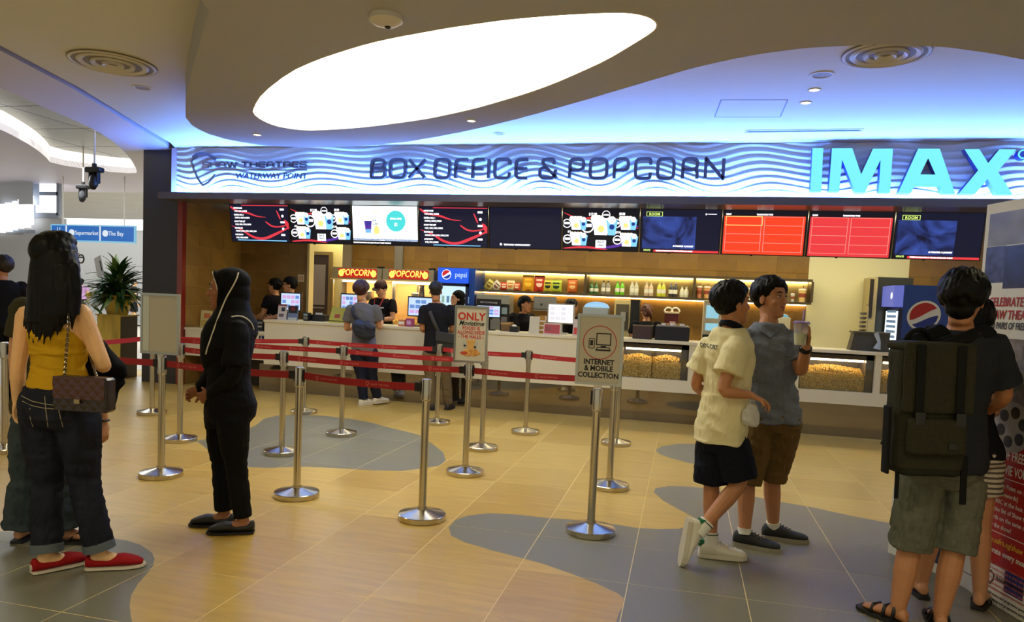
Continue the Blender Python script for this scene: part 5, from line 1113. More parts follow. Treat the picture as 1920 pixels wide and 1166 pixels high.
def hand(mb, wr, d, n_, side, curl=.5, s=1.0, spread=.12, thumb=.7):
    wr, d, n_ = Vector(wr), Vector(d).normalized(), Vector(n_); n_ = (n_ - d * n_.dot(d)).normalized(); l = n_.cross(d) * side
    mb.loft([(wr + d * a * s, l * w_ * s, n_ * t * s) for a, w_, t in ((-.03, .026, .022), (0, .027, .02), (.03, .037, .017), (.06, .041, .015), (.088, .041, .012))], n=12)
    for i, (o_, L) in enumerate(((.031, .066), (.0105, .078), (-.0105, .073), (-.031, .056))):
        p = wr + d * (.083 - .004 * abs(i - 1)) * s + l * o_ * s; pts = [p - d * .02 * s, p]; a = curl * .35 + .08 * i * curl; dd = (d + l * (o_ / .031) * spread).normalized()
        for f_ in (.45, .31, .24):
            p = p + (dd * math.cos(a) + n_ * math.sin(a)) * L * f_ * s; pts.append(p); a += curl * .75
        mb.tube(pts, [.009 * s, .0088 * s, .0084 * s, .0078 * s, .0068 * s], 8, rnd=True)
    p = wr + d * .022 * s + l * .026 * s; d2 = (d * .75 + l * thumb + n_ * .25 * curl).normalized(); p2 = p + d2 * .042 * s; d3 = (d2 + n_ * .45 * curl - l * .35 * curl).normalized(); p3 = p2 + d3 * .032 * s
    mb.tube([p - d2 * .015 * s, p, p2, p3], [.013 * s, .0125 * s, .0105 * s, .0085 * s], 8, rnd=True)
PROF_M = [(-.16, .115, .085, 0), (-.07, .155, .11, -.008), (.05, .168, .116, -.01), (.2, .158, .108, 0), (.38, .146, .102, .008), (.55, .155, .112, .012), (.72, .168, .118, .008), (.85, .168, .106, 0), (.94, .135, .085, -.008), (1.0, .075, .064, -.008)]
PROF_F = [(-.16, .12, .09, 0), (-.07, .16, .115, -.012), (.06, .165, .115, -.012), (.2, .145, .10, 0), (.38, .122, .088, .008), (.55, .13, .1, .018), (.72, .145, .112, .018), (.85, .145, .095, 0), (.94, .115, .075, -.008), (1.0, .06, .055, -.008)]
def axes(J, t):
    sh = (J['shb'] - J['sha']); hp = (J['hipb'] - J['hipa']); sh = Vector((sh.x, sh.y, 0)).normalized(); hp = Vector((hp.x, hp.y, 0)).normalized()
    s = (hp * (1 - t) + sh * t).normalized(); f = Vector((0, 0, 1)).cross(s)
    if f.dot(J['face']) < 0: f = -f
    return s, f
def torso(mb, J, prof, k=1.0, inf=0, t0=-9, t1=9, hem=0, infd=None):
    pel, nk = J['pel'], J['neck']; rg = []
    P = [p for p in prof if t0 <= p[0] <= t1]
    if t0 > -9:   # interpolate a ring exactly at the hem
        lo = [p for p in prof if p[0] < t0]; 
        if lo and P: a, b = lo[-1], P[0]; q = (t0 - a[0]) / (b[0] - a[0]); P = [tuple(a[i] + (b[i] - a[i]) * q for i in range(4))] + P
        elif P: P = [(t0, *P[0][1:])] + P
    for i, (t, w_, d, fo) in enumerate(P):
        s, f = axes(J, min(max(t, 0), 1)); c = pel.lerp(nk, t) if t >= 0 else pel + (pel - nk).normalized() * (-t) * (nk - pel).length
        e = inf + (hem if i == 0 else hem * .5 if i == 1 else 0)
        rg.append((c + f * fo * k, s * (w_ * k + e), f * (d * k + (e if infd is None else infd))))
    mb.loft(rg, n=24); return rg
def limb(mb, pts, rad, n=12, rnd=True):
    # smooth tapered limb through joints
    P, Rr = [], []
    for i in range(len(pts) - 1):
        for q in (0, .33, .66):
            P.append(Vector(pts[i]).lerp(Vector(pts[i + 1]), q)); Rr.append(rad[i] + (rad[i + 1] - rad[i]) * q)
    P.append(Vector(pts[-1])); Rr.append(rad[-1])
    for it in range(1):
        Q = [P[0]] + [P[i - 1] * .22 + P[i] * .56 + P[i + 1] * .22 for i in range(1, len(P) - 1)] + [P[-1]]; P = Q
    mb.tube(P, Rr, n, rnd=rnd)
def body_mesh(name, J, skin, prof, k, vox, hs, R, hands=None, feet=True, ears=True, smile=0, deci=.35, parent=None, am=1.0, lm=1.0):
    mb = MB(); torso(mb, J, prof, k)
    for a in 'ab':
        s_, e_, w_ = J['sh' + a], J['el' + a], J['wr' + a]; mid = s_.lerp(e_, .5); fm = e_.lerp(w_, .3)
        limb(mb, [s_, mid, e_, fm, w_], [.054 * am, .046 * am, .038 * am, .04 * am, .027 * am])
        h, kn, an = J['hip' + a], J['kn' + a], J['an' + a]
        limb(mb, [h, h.lerp(kn, .45), kn, kn.lerp(an, .3), an], [.088 * lm, .075 * lm, .054 * lm, .056 * lm, .036 * lm])
        hd = (hands or {}).get(a)
        if hd is not None: hand(mb, w_, hd['d'], hd['n'], hd.get('side', 1), hd.get('curl', .5), hd.get('s', 1.0), hd.get('spread', .12), hd.get('thumb', .7))
        if feet:
            f0 = J['an' + a]; td = J['toe' + a]; z0 = f0.z
            foot(mb, f0, td, 0, .9)
    c = J['head']; mb.tube([c + R @ Vector((0, -.03, -.03)) * hs, c + R @ Vector((0, -.022, -.09)) * hs, J['neck'].lerp(c, .25), J['neck'] - Vector((0, 0, .03))], [.05 * hs, .05 * hs, .053 * hs, .07 * hs], 14)
    head_prims(mb, c, R, hs, ears, smile)
    return fuse(name, mb, vox, skin, parent, 2, deci)
def foot_frame(an, td, pz=0):
    td = Vector(td).normalized()
    if abs(td.z) > .7:      # heel lifted, toe pointing down: the instep looks forward
        n_ = (RGT - td * RGT.dot(td)).normalized(); return td, n_.cross(td), n_
    up = Vector((0, 0, 1)); l = up.cross(td).normalized(); n_ = td.cross(l)
    return td, l, (n_ if n_.z > 0 else -n_)
def foot(mb, an, td, z0=0, s=1.0):
    d, l, n_ = foot_frame(an, td); o = an - n_ * (.072 * s)
    mb.loft([(o + d * x * s + n_ * z * s, l * w_ * s, n_ * h * s) for x, w_, h, z in ((-.055, .018, .02, .03), (-.045, .03, .032, .036), (0, .034, .04, .045), (.06, .04, .032, .034), (.12, .046, .022, .024), (.165, .042, .016, .018), (.19, .028, .011, .014))], n=12)
def shoe(parent, an, td, col, sole, kind='sneaker', s=1.0, drop=.078, lace=None, name='shoe', vox=.005):
    d, l, n_ = foot_frame(an, td); o = an - n_ * (drop * s)
    prof = {'sneaker': ((-.068, .022, .055), (-.055, .036, .085), (0, .042, .095), (.05, .046, .085), (.1, .051, .062), (.15, .051, .05), (.19, .043, .042), (.212, .026, .03)),
            'flat': ((-.07, .022, .055), (-.058, .036, .072), (-.02, .041, .05), (.04, .044, .046), (.07, .048, .062), (.11, .053, .064), (.15, .05, .052), (.185, .039, .038), (.208, .02, .024))}['flat' if kind != 'sneaker' else 'sneaker']
    mb = MB(); rg = [(o + d * x * s + n_ * (h * .46 + .012) * s, l * w_ * s, n_ * h * .5 * s) for x, w_, h in prof]; mb.loft(rg, n=14)
    up = fuse(name, mb, vox, col, parent, 3, .5)
    sb = MB(); P = [(-.07, .024), (-.055, .038), (0, .044), (.06, .047), (.1, .053), (.15, .054), (.19, .046), (.214, .03), (.22, .012)]
    poly = [o + d * x * s + l * w_ * s for x, w_ in P] + [o + d * x * s - l * w_ * s for x, w_ in reversed(P)]
    sb.prism(poly, (0, 0, 0), n_ * (.026 if kind == 'sneaker' else .012) * s); part('sole', sb, sole, up)
    if lace is not None:
        for i, x in enumerate((.035, .055, .075, .095)):
            lb = MB(); h = (.094 - (x - .03) * .42) * s + .01 * s; lb.tube([o + d * x * s + l * .03 * s + n_ * h * .85, o + d * (x + .008) * s + n_ * (h + .004), o + d * x * s - l * .03 * s + n_ * h * .85], .0035 * s, 6); part('lace', lb, lace, up, 3.2)
    return up
def shirt(parent, J, prof, k, m, vox, inf=.014, hem_t=-.12, hem=.006, sleeve=.55, sr=.075, amp=.005, name='shirt', seed=0, am=1.0, long=False, deci=.4, infd=None, nt=1.0):
    mb = MB(); torso(mb, J, prof, k, inf, hem_t, nt, hem, infd)
    for a in 'ab':
        s_, e_, w_ = J['sh' + a], J['el' + a], J['wr' + a]
        if long: limb(mb, [s_, s_.lerp(e_, .5), e_, e_.lerp(w_, .5), e_.lerp(w_, .93)], [.066 * am, .06 * am, .05 * am, .046 * am, .038 * am])
        elif sleeve > 0: q = s_.lerp(e_, sleeve); mb.tube([s_, s_.lerp(e_, sleeve * .5), q], [.069 * am, (.068 + sr) / 2 * am, sr * am], 16, rnd='start')
    return fuse(name, mb, vox, m, parent, 2, deci, folds(amp, 7, 14, seed))
def trousers(parent, J, prof, k, m, vox, top=.3, inf=.012, end=1.0, rads=(.1, .088, .068, .068, .06), amp=.005, name='trousers', seed=1, deci=.4, flare=0):
    mb = MB(); torso(mb, J, prof, k, inf, -.17, top)
    for a in 'ab':
        h, kn, an = J['hip' + a], J['kn' + a], J['an' + a]; pts = [h, h.lerp(kn, .5), kn, kn.lerp(an, .4), an]; 
        if end <= .5:   # shorts to a fraction of the thigh or knee
            q = h.lerp(kn, end * 2); mb.tube([h, h.lerp(q, .5), q], [rads[0], rads[1], rads[2]], 16, rnd='start')
        else: 
            P = [h, h.lerp(kn, .5), kn, kn.lerp(an, .4), kn.lerp(an, end)]; limb(mb, P, rads, 14, rnd='start')
    return fuse(name, mb, vox, m, parent, 2, deci, folds(amp, 8, 20, seed))
def hair_cap(parent, c, R, s, m, vox=.005, side=.0, fringe=.03, nape=-.06, vol=.012, amp=.003, name='hair', seed=3, back=0.0, n=300, sweep=.5):
    # layered locks flowing from the crown over a scalp shell
    X = lambda x, y, z: Vector(c) + R @ Vector((x, y, z)) * s; E = lambda p, r: mb.ell(X(*p), [v * s for v in r], R, 16, 12)
    mb = MB(); E((0, -.026, .05), (.078 + vol * .6, .094 + vol * .6, .086 + vol * .6)); E((0, -.05 - back, .01), (.072 + vol * .4, .058 + vol + back, .07)); E((0, -.056, nape + .045), (.062, .046, .055))
    rn = random.Random(seed); cz_ = .045
    def end(az):   # az 0 = front
        f_ = (1 + math.cos(az)) / 2; b_ = (1 - math.cos(az)) / 2; sd = abs(math.sin(az)) ** 2
        return math.radians(58 + fringe * 330) * f_ ** 2 + math.radians(118 - nape * 160) * b_ ** 1.5 + math.radians(52 + side * 900) * sd
    for i in range(n):
        az = 2 * math.pi * (i * .618034 % 1); e_ = end(az) * rn.uniform(.9, 1.06); t0 = rn.random() ** .6 * e_ * .72; t1 = min(e_, t0 + rn.uniform(.5, .9)); of = rn.uniform(0, .004); pts = []
        for q in range(4):
            u = q / 3; th = t0 + (t1 - t0) * u; a = az + sweep * (th - .3) * .35 * (1 if math.cos(az) > -.2 else .2); g_ = of + vol * .7 + (.006 * math.sin(u * 3.1))
            pts.append(X((.079 + g_) * math.sin(th) * math.sin(a), -.022 + (.098 + g_) * math.sin(th) * math.cos(a), cz_ + (.09 + g_) * math.cos(th)))
        mb.tube(pts, [.008 * s, .011 * s, .0095 * s, .003 * s], 6, rnd=True, flat=.7)
    f = lambda p: amp * mnoise.noise(Vector((p.x * 70, p.y * 70, p.z * 20)) + Vector((seed, 0, 0)))
    return fuse(name, mb, vox, m, parent, 3, .6, f)
def cap_hat(parent, c, R, s, m, name='cap'):
    X = lambda x, y, z: Vector(c) + R @ Vector((x, y, z)) * s; mb = MB()
    mb.loft([(X(0, -.015 - .0 * i, z), R @ Vector((w_, 0, 0)) * s, R @ Vector((0, d, 0)) * s) for i, (z, w_, d) in enumerate(((.055, .088, .108), (.09, .087, .106), (.12, .074, .09), (.142, .045, .055), (.15, .012, .014)))], n=20)
    o = part(name, mb, m, parent, 1.2)
    mb = MB(); pts = [X(.078 * math.cos(a), .07 + .085 * math.sin(a), .062 - .01 * math.sin(a)) for a in [math.pi * i / 12 for i in range(13)]]; mb.prism(pts, R @ Vector((0, 0, 0)), R @ Vector((0, 0, .006 * s))); part('brim', mb, m, o)
    return o
def standing(base, h, yaw, lean=0.0, arms=None, face=None, sw=1.0):
    # relaxed standing joints in world space; yaw: facing direction angle (0 = +Y, anticlockwise)
    s = h / 1.70; f = Vector((-math.sin(yaw), math.cos(yaw), 0)); r_ = Vector((f.y, -f.x, 0)); B = Vector((base[0], base[1], base[2] if len(base) > 2 else 0)); U = Vector((0, 0, 1))
    p = lambda x, y, z: B + r_ * x * s + f * (y + lean * max(0, z - .9)) * s + U * z * s
    J = dict(pel=p(0, 0, .93), neck=p(0, -.01, 1.43), head=p(0, .02, 1.565), sha=p(-.185 * sw, -.01, 1.365), shb=p(.185 * sw, -.01, 1.365), hipa=p(-.09, 0, .88), hipb=p(.09, 0, .88), kna=p(-.1, .02, .49), knb=p(.1, .02, .49), ana=p(-.1, -.02, .075), anb=p(.1, -.02, .075), face=f, toea=f - r_ * .2, toeb=f + r_ * .2)
    arms = arms or {}
    for a, sg in (('a', -1), ('b', 1)):
        e_, w_ = arms.get(a, ((.24, -.02, 1.09), (.25, .06, .85))); J['el' + a] = p(sg * e_[0], e_[1], e_[2]); J['wr' + a] = p(sg * w_[0], w_[1], w_[2])
    J['s'] = s; return J
def relaxed(J, curl=.5):
    H_ = {}
    for a, sg in (('a', 1), ('b', -1)):
        d = (J['wr' + a] - J['el' + a]).normalized(); s, f = axes(J, 1); H_[a] = dict(d=d, n=s * sg, side=1 if a == 'a' else 1, curl=curl)
        # palm faces the body, thumb to the front
        l = (s * sg).cross(d)
        H_[a]['side'] = 1 if l.dot(J['face']) > 0 else -1
    return H_
# ================================================================ PEOPLE IN THE LOBBY
def JP(D0, **k):
    J = {}
    for n, v in k.items(): J[n] = dp(v[0], v[1], D0 + (v[2] if len(v) > 2 else 0))
    return J
m_lipb = mat('lip_brown', (120, 54, 48), .4); m_lipp = mat('lip_rose', (176, 92, 80), .4)
# ---------------------------------------------------------------- woman in yellow top, seen from behind
D0 = 3.58
J = JP(D0, head=(106, 490, .0), neck=(104, 560, 0), sha=(50, 592, .02), shb=(152, 588, 0), ela=(34, 686, .02), elb=(196, 688, .02), wra=(33, 750, .06), wrb=(178, 668, .24), pel=(110, 765, 0), hipa=(80, 785, 0), hipb=(146, 785, 0), kna=(90, 905, .04), knb=(158, 902, .04), ana=(87, 1050, -.02), anb=(188, 1038, .04))
J['face'] = FWD + RGT * .25; J['toea'] = FWD * .9 + RGT * .75; J['toeb'] = RGT * 1.0 + FWD * .35
J['ana'].z = .088; J['anb'].z = .088
R = hframe(FWD + RGT * .55)
t = thing('person', 'woman in mustard yellow tank top and dark jeans seen from behind', 'person', (J['pel'].x, J['pel'].y, 0))
Hd = {'a': dict(d=(J['wra'] - J['ela']), n=RGT, side=1, curl=.5, s=.92), 'b': dict(d=FWD, n=Vector((0, 0, -1)), side=1, curl=.8, s=.92)}
bd = body_mesh('body', J, SK['fair'], PROF_F, .98, .005, .98, R, Hd, am=.93, lm=1.0, parent=t)
face_parts(bd, J['head'], R, .98, m_lipp)
m_yel = mat('top_mustard', (196, 150, 24), .75, bump=(220, .1, .001, (1, 1, 1)))
mb = MB(); pr = [p for p in PROF_F]; torso(mb, J, PROF_F, .98, .008, .17, .69, .0)
s_, f_ = axes(J, 1)
ub = lambda t_: J['pel'].lerp(J['neck'], t_)
mb.loft([(ub(.5), s_ * .133, f_ * .102), (ub(.56) + f_ * .012, s_ * .138, f_ * .108), (ub(.66), s_ * .136, f_ * .115), (ub(.72) - f_ * .004, s_ * .118, f_ * .113), (ub(.79) - f_ * .004, s_ * .092, f_ * .106), (ub(.85) - f_ * .006, s_ * .075, f_ * .09)], n=20)
for q in (-1, 1):   # racer back straps
    mb.tube([ub(.80) + s_ * q * .06 - f_ * .085, ub(.88) + s_ * q * .062 - f_ * .082, ub(.955) + s_ * q * .068 - f_ * .055, ub(.99) + s_ * q * .07 - f_ * .01, ub(.93) + s_ * q * .075 + f_ * .06, ub(.78) + s_ * q * .08 + f_ * .115], [.018, .013, .012, .012, .013, .018], 8, flat=.7)
fuse('tank_top', mb, .0055, m_yel, t, 2, .5, folds(.0055, 5, 26, 2))
m_jean = mat('jeans_navy', (30, 32, 42), .8, noise=(14, .3, (1, 1, .6)), bump=(260, .15, .001, (1, 1, 1)))
jn = trousers(t, J, PROF_F, .98, m_jean, .0065, .205, .02, .93, (.105, .094, .072, .072, .072), .008, 'jeans', 4)
m_stitch = mat('stitch_tan', (150, 140, 118), .8)
cuf = mat('jeans_cuff', (92, 98, 104), .8)
for a in 'ab':
    p = J['kn' + a].lerp(J['an' + a], .93); dn = (J['an' + a] - J['kn' + a]).normalized()
    mb = MB(); mb.tube([p - dn * .03, p - dn * .028, p + dn * .012, p + dn * .014], [.07, .076, .077, .07], 20); part('cuff', mb, cuf, jn, 1)
from mathutils.bvhtree import BVHTree
def surf(ob):
    bm = bmesh.new(); bm.from_mesh(ob.data); b = BVHTree.FromBMesh(bm); bm.free(); return b
def drape(b, pts, D, off=.003):
    # lay a sighted line on a cloth surface
    out = []; o = Vector(EYEP)
    for x, y in pts:
        d = (dp(x, y, D) - o).normalized(); h = b.ray_cast(o, d); out.append((h[0] - d * off) if h[0] is not None else None)
    return [q for q in out if q is not None]
bj = surf(jn)
for pts in (pxs(40,742, 60,752, 82,757, 105,760), pxs(42,752, 62,761, 82,765, 104,767), pxs(83,728, 84,745, 86,768, 88,784, 90,800), pxs(56,765, 57,785, 62,800), pxs(110,768, 114,785, 118,800)):
    q = drape(bj, pts, D0)
    if len(q) > 1: mb = MB(); mb.tube(q, .0022, 5); part('stitching', mb, m_stitch, jn)
m_redsh = mat('shoe_red', (150, 22, 26), .75, bump=(200, .1, .001, (1, 1, 1))); m_solew = mat('sole_cream', (214, 200, 180), .6)
for a in 'ab':
    so = shoe(t, J['an' + a], J['toe' + a], m_redsh, m_solew, 'flat', .96, .086, name='slip_on_shoe')
    d, l, n_ = foot_frame(J['an' + a], J['toe' + a]); hp = J['an' + a] - n_ * .052 - d * .066
    mb = MB(); mb.loft([(hp - d * x, l * .017, n_ * .015) for x in (0, .004)], n=14); part('heel_badge', mb, m_solew, so)
# long straight black hair
hx = lambda x, y, z: J['head'] + R @ Vector((x, y, z))
mb = MB(); mb.ell(hx(0, -.015, .05), (.089, .11, .1), R, 18, 12); 
bk_ = -FWD
mb.loft([(dp(104, 470, D0 - .02), RGT * .098, FWD * .085), (dp(103, 505, D0 - .035), RGT * .118, FWD * .085), (dp(100, 545, D0 - .07), RGT * .124, FWD * .062), (dp(96, 580, D0 - .09), RGT * .12, FWD * .042), (dp(88, 605, D0 - .1), RGT * .1, FWD * .032)], n=22)
rnd = random.Random(11)
for i in range(46):
    u = -1 + 2 * i / 45; x0 = 103 + u * 40 ; xe = 88 + u * 44 + rnd.uniform(-3, 3) + (10 if u > .75 else 0); ye = 632 - 30 * max(0, u) - 26 * max(0, -u - .55) + rnd.uniform(-12, 14) - (40 if u > .8 else 0)
    if u < -.8: ye -= 10
    dd = -.115 + .05 * u * u
    mb.tube([dp(x0, 500, D0 + dd + .02), dp(x0 + u * 4, 545, D0 + dd), dp((x0 + xe) / 2 + u * 3, 590, D0 + dd - .012), dp(xe, ye, D0 + dd - .006)], [.017, .017, .014, .004], 7, rnd=True)
mb.ell(hx(0, .01, .1), (.07, .085, .055), R, 14, 10); mb.tube([dp(80, 462, D0 - .05), dp(66, 466, D0 - .05), dp(54, 474, D0 - .03)], [.02, .016, .005], 8, rnd=True)
fuse('hair', mb, .005, m_hair, t, 1, .45, lambda p: .004 * mnoise.noise(Vector((p.x * 70, p.y * 70, p.z * 9))))
m_blk = mat('glasses_black', (16, 14, 16), .3)
mb = MB(); mb.tube([hx(.081, -.0, .025), hx(.078, .085, .027)], .004, 6)
for q in (-1, 1): mb.tube([hx(q * .034 + .026 * math.cos(a), .102 - .1 * abs(q * .034 + .026 * math.cos(a)) ** 1.5, .02 + .021 * math.sin(a)) for a in [6.2832 * i / 14 for i in range(15)]], .0035, 6)
part('glasses', mb, m_blk, t, 3)
# quilted chain shoulder bag
m_bag = mat('leather_burgundy', (66, 28, 26), .32, coat=.25); m_bagd = mat('leather_dark', (34, 20, 20), .35, coat=.2); m_gold = mat('chain_metal', (170, 150, 120), .25, 1)
bo = dp(160, 738, D0 - .17); bx_ax = (RGT * 1 - FWD * .1).normalized(); up_ = Vector((-.02, 0, 1)).normalized(); M = frame(bo, bx_ax, up_)
tb = thing('shoulder_bag', 'small quilted burgundy leather bag on a chain at the hip of the woman in yellow', 'handbag', bo - Vector((0, 0, .09)))
mb = MB(); mb.rbox((0, 0, 0), (.27, .085, .165), .02); mb.v = [tuple(M @ Vector((v[0], v[2], -v[1]))) for v in mb.v]; part('bag_body', mb, m_bagd, tb, .6)
def quilt(u, v): return .004 * abs(math.sin((u + v) * 62)) ** .5 * abs(math.sin((u - v) * 62)) ** .5
nu, nv = 60, 34
def quilt_panel(x0, x1, y0, y1, z, mat_, nm):
    mb = MB(); vs = []
    for j in range(nv):
        for i in range(nu):
            x, y = x0 + (x1 - x0) * i / (nu - 1), y0 + (y1 - y0) * j / (nv - 1); vs.append(M @ Vector((x, y, z + quilt(x, y))))
    mb.add(vs, [(j * nu + i, j * nu + i + 1, (j + 1) * nu + i + 1, (j + 1) * nu + i) for j in range(nv - 1) for i in range(nu - 1)]); k = len(mb.v)
    ed = [M @ Vector(p) for p in ((x0, y0, z - .004), (x1, y0, z - .004), (x1, y1, z - .02), (x0, y1, z - .02))]
    return part(nm, mb, mat_, tb, 3.2)
quilt_panel(-.13, .13, -.078, .0, .044, m_bagd, 'front_panel'); quilt_panel(-.125, .135, -.02, .084, .052, m_bag, 'quilted_flap')
part('clasp', MB().add([M @ Vector(v) for v in [(x, y, z) for x in (-.014, .014) for y in (-.04, -.02) for z in (.05, .061)]], [(0, 1, 3, 2), (4, 6, 7, 5), (0, 4, 5, 1), (2, 3, 7, 6), (0, 2, 6, 4), (1, 5, 7, 3)]), m_gold, tb)
shp = J['neck'] + s_ * .085 + Vector((0, 0, -.02))
for nm, pts in (('chain_strap', [dp(127, 572, D0 - .075), dp(129, 600, D0 - .13), dp(125, 650, D0 - .14), dp(121, 706, D0 - .17)]), ('chain_strap', [dp(127, 572, D0 - .07), dp(133, 568, D0 + .03), dp(160, 640, D0 + .15), dp(182, 708, D0 - .13)])):
    cp = smooth_loop([Vector(p) for p in pts], 2, False); mb = MB(); acc = 0; pre = None
    tot = sum((cp[i + 1] - cp[i]).length for i in range(len(cp) - 1)); N = int(tot / .012)
    def along(q):
        a = q * tot
        for i in range(len(cp) - 1):
            L = (cp[i + 1] - cp[i]).length
            if a <= L or i == len(cp) - 2: return cp[i].lerp(cp[i + 1], min(a / L, 1)), (cp[i + 1] - cp[i]).normalized()
            a -= L
    for i in range(N):
        p, d = along((i + .5) / N); o_ = Vector((d.y, -d.x, .3)).normalized() if i % 2 else Vector((0, 0, 1)).cross(d).normalized() * .2 + FWD; o_ = (o_ - d * o_.dot(d)).normalized()
        mb.tube([p + d * .009 * math.cos(a) + o_ * .0055 * math.sin(a) for a in [6.2832 * j / 8 for j in range(9)]], .0022, 5, m=i % 2)
    o = part(nm, mb, [m_gold, m_bagd], tb); o['kind'] = 'stuff'
# black cardigan over her arm
mb = MB(); mb.tube([dp(168, 640, D0 + .12), dp(190, 668, D0 + .16), dp(208, 690, D0 + .16)], [.05, .06, .05], 12, rnd=True)
mb.loft([(dp(186, 660, D0 + .2), RGT * .05, FWD * .05), (dp(192, 690, D0 + .2), RGT * .1, FWD * .05), (dp(198, 715, D0 + .18), RGT * .1, FWD * .05), (dp(196, 735, D0 + .16), RGT * .07, FWD * .04), (dp(200, 760, D0 + .15), RGT * .04, FWD * .03)], n=14)
mb.tube([dp(205, 680, D0 + .18), dp(226, 694, D0 + .18), dp(232, 702, D0 + .18)], [.05, .035, .02], 10, rnd=True); mb.tube([dp(170, 700, D0 + .1), dp(165, 650, D0 + .1), dp(160, 620, D0 + .12)], [.05, .04, .02], 10, rnd=True)
cg = fuse('cardigan', mb, .007, mat('knit_black', (8, 8, 10), .85, bump=(150, .2, .001, (1, 1, 1))), None, 2, .5, folds(.008, 9, 12, 7)); tag(cg, 'black cardigan hanging over the forearm of the woman in yellow', 'cardigan')
# ---------------------------------------------------------------- man in grey-green jeans behind her
D0 = 3.98
J = JP(D0, head=(112, 508), neck=(98, 565), sha=(44, 580), shb=(138, 578, .04), ela=(30, 665, .0), elb=(182, 690, .02), wra=(40, 770, 0), wrb=(193, 788, .0), pel=(88, 765), hipa=(60, 790), hipb=(112, 790), kna=(50, 900), knb=(105, 905), ana=(42, 1003), anb=(118, 1006))
J['face'] = FWD + RGT * .5; J['toea'] = FWD - RGT * .1; J['toeb'] = RGT + FWD * .15; J['ana'].z = .08; J['anb'].z = .08
R = hframe(FWD + RGT * .3)
t = thing('person', 'man in washed jeans and olive shirt hidden behind the woman in yellow', 'person', (J['pel'].x, J['pel'].y, 0))
Hd = {'a': dict(d=(J['wra'] - J['ela']), n=RGT, side=1, curl=.5), 'b': dict(d=(J['wrb'] - J['elb']), n=-RGT, side=-1, curl=.9)}
bd = body_mesh('body', J, SK['light'], PROF_M, 1.0, .005, 1.0, R, Hd, parent=t); face_parts(bd, J['head'], R, 1.0, m_lipb)
shirt(t, J, PROF_M, 1.0, mat('shirt_olive', (58, 54, 36), .8), .008, .014, -.05, .006, .6, .07)
trousers(t, J, PROF_M, 1.0, mat('jeans_washed', (56, 66, 70), .8, noise=(10, .3, (1, 1, 1)), bump=(220, .15, .001, (1, 1, 1))), .007, .12, .014, 1.0, (.108, .1, .084, .09, .1), .009, 'jeans', 8)
hair_cap(t, J['head'], R, 1.0, m_hair)
d, l, n_ = foot_frame(J['anb'], J['toeb']); o = J['anb'] - n_ * .078
for a in 'ab':
    d, l, n_ = foot_frame(J['an' + a], J['toe' + a]); o = J['an' + a] - n_ * .08
    mb = MB(); P = [(-.065, .03), (0, .042), (.1, .052), (.17, .05), (.2, .03)]; mb.prism([o + d * x + l * w_ for x, w_ in P] + [o + d * x - l * w_ for x, w_ in reversed(P)], (0, 0, 0), n_ * .016); fo = part('flip_flop', mb, mat('rubber_dark', (30, 26, 24), .7), t)
    mb = MB(); mb.tube([o + d * .04 + l * .045 + n_ * .02, o + d * .09 + l * .02 + n_ * .062, o + d * .14 + n_ * .035, o + d * .09 - l * .02 + n_ * .062, o + d * .04 - l * .045 + n_ * .02], .006, 6); part('thong_strap', mb, mat('strap_brown', (52, 34, 26), .6), fo, 3)
mb = MB(); p = J['wrb']; mb.tube([p + RGT * .03 * math.cos(a) + FWD * .03 * math.sin(a) for a in [6.28 * i / 12 for i in range(13)]], .006, 6); part('bracelet', mb, m_blk, t, 3)
# ---------------------------------------------------------------- woman in black headscarf
D0 = 4.33
J = JP(D0, head=(424, 547), neck=(438, 597), sha=(424, 622, .15), shb=(446, 622, -.15), ela=(396, 700, .17), elb=(440, 702, -.2), wra=(378, 728, .05), wrb=(396, 741, -.08), pel=(428, 765), hipa=(414, 782, .08), hipb=(436, 784, -.08), kna=(416, 868, .06), knb=(443, 876, -.06), ana=(420, 966, .05), anb=(456, 972, -.07))
J['face'] = -RGT - FWD * .12; J['toea'] = -RGT - FWD * .12; J['toeb'] = -RGT - FWD * .18; J['ana'].z = .082; J['anb'].z = .082
R = hframe(-RGT - FWD * .22)
t = thing('person', 'smiling woman in black headscarf and black clothes with clasped hands', 'person', (J['pel'].x, J['pel'].y, 0))
Hd = {'a': dict(d=(-RGT * .9 - Vector((0, 0, .45)) - FWD * .25), n=-FWD * .6 + Vector((0, 0, -.4)), side=1, curl=1.3, s=.9, spread=.02), 'b': dict(d=(-RGT * .95 - Vector((0, 0, .3)) + FWD * .25), n=FWD * 1.0 - RGT * .1, side=1, curl=1.1, s=.92, spread=.02)}
l = Vector(Hd['b']['n']).cross(Hd['b']['d']); Hd['b']['side'] = 1 if l.z > 0 else -1
bd = body_mesh('body', J, SK['brown'], PROF_F, 1.0, .0046, .96, R, Hd, ears=False, smile=1, am=.92, lm=.95, parent=t)
face_parts(bd, J['head'], R, .96, m_lipb, 1)
m_bk = mat('cloth_black', (10, 10, 12), .8, bump=(200, .12, .001, (1, 1, 1))); m_bk2 = mat('cloth_black_soft', (11, 11, 13), .8)
shirt(t, J, PROF_F, 1.02, m_bk, .0065, .022, -.2, .012, .8, .08, .006, 'tunic', 3, infd=.03)
mb = MB()
for a in 'ab':
    s0, e0, w0 = J['sh' + a], J['el' + a], J['wr' + a]; limb(mb, [s0.lerp(e0, .5), e0, e0.lerp(w0, .5), e0.lerp(w0, .9)], [.05, .047, .046, .045])
    o = fuse('sleeve', mb, .006, m_bk2, t, 2, .5, folds(.005, 8, 20, 5)); mb = MB()
trousers(t, J, PROF_F, 1.0, m_bk, .0065, .1, .012, .94, (.098, .086, .064, .06, .052), .006, 'trousers', 9)
m_suede = mat('shoe_black', (14, 13, 14), .6); m_soleb = mat('sole_black', (20, 18, 18), .7)
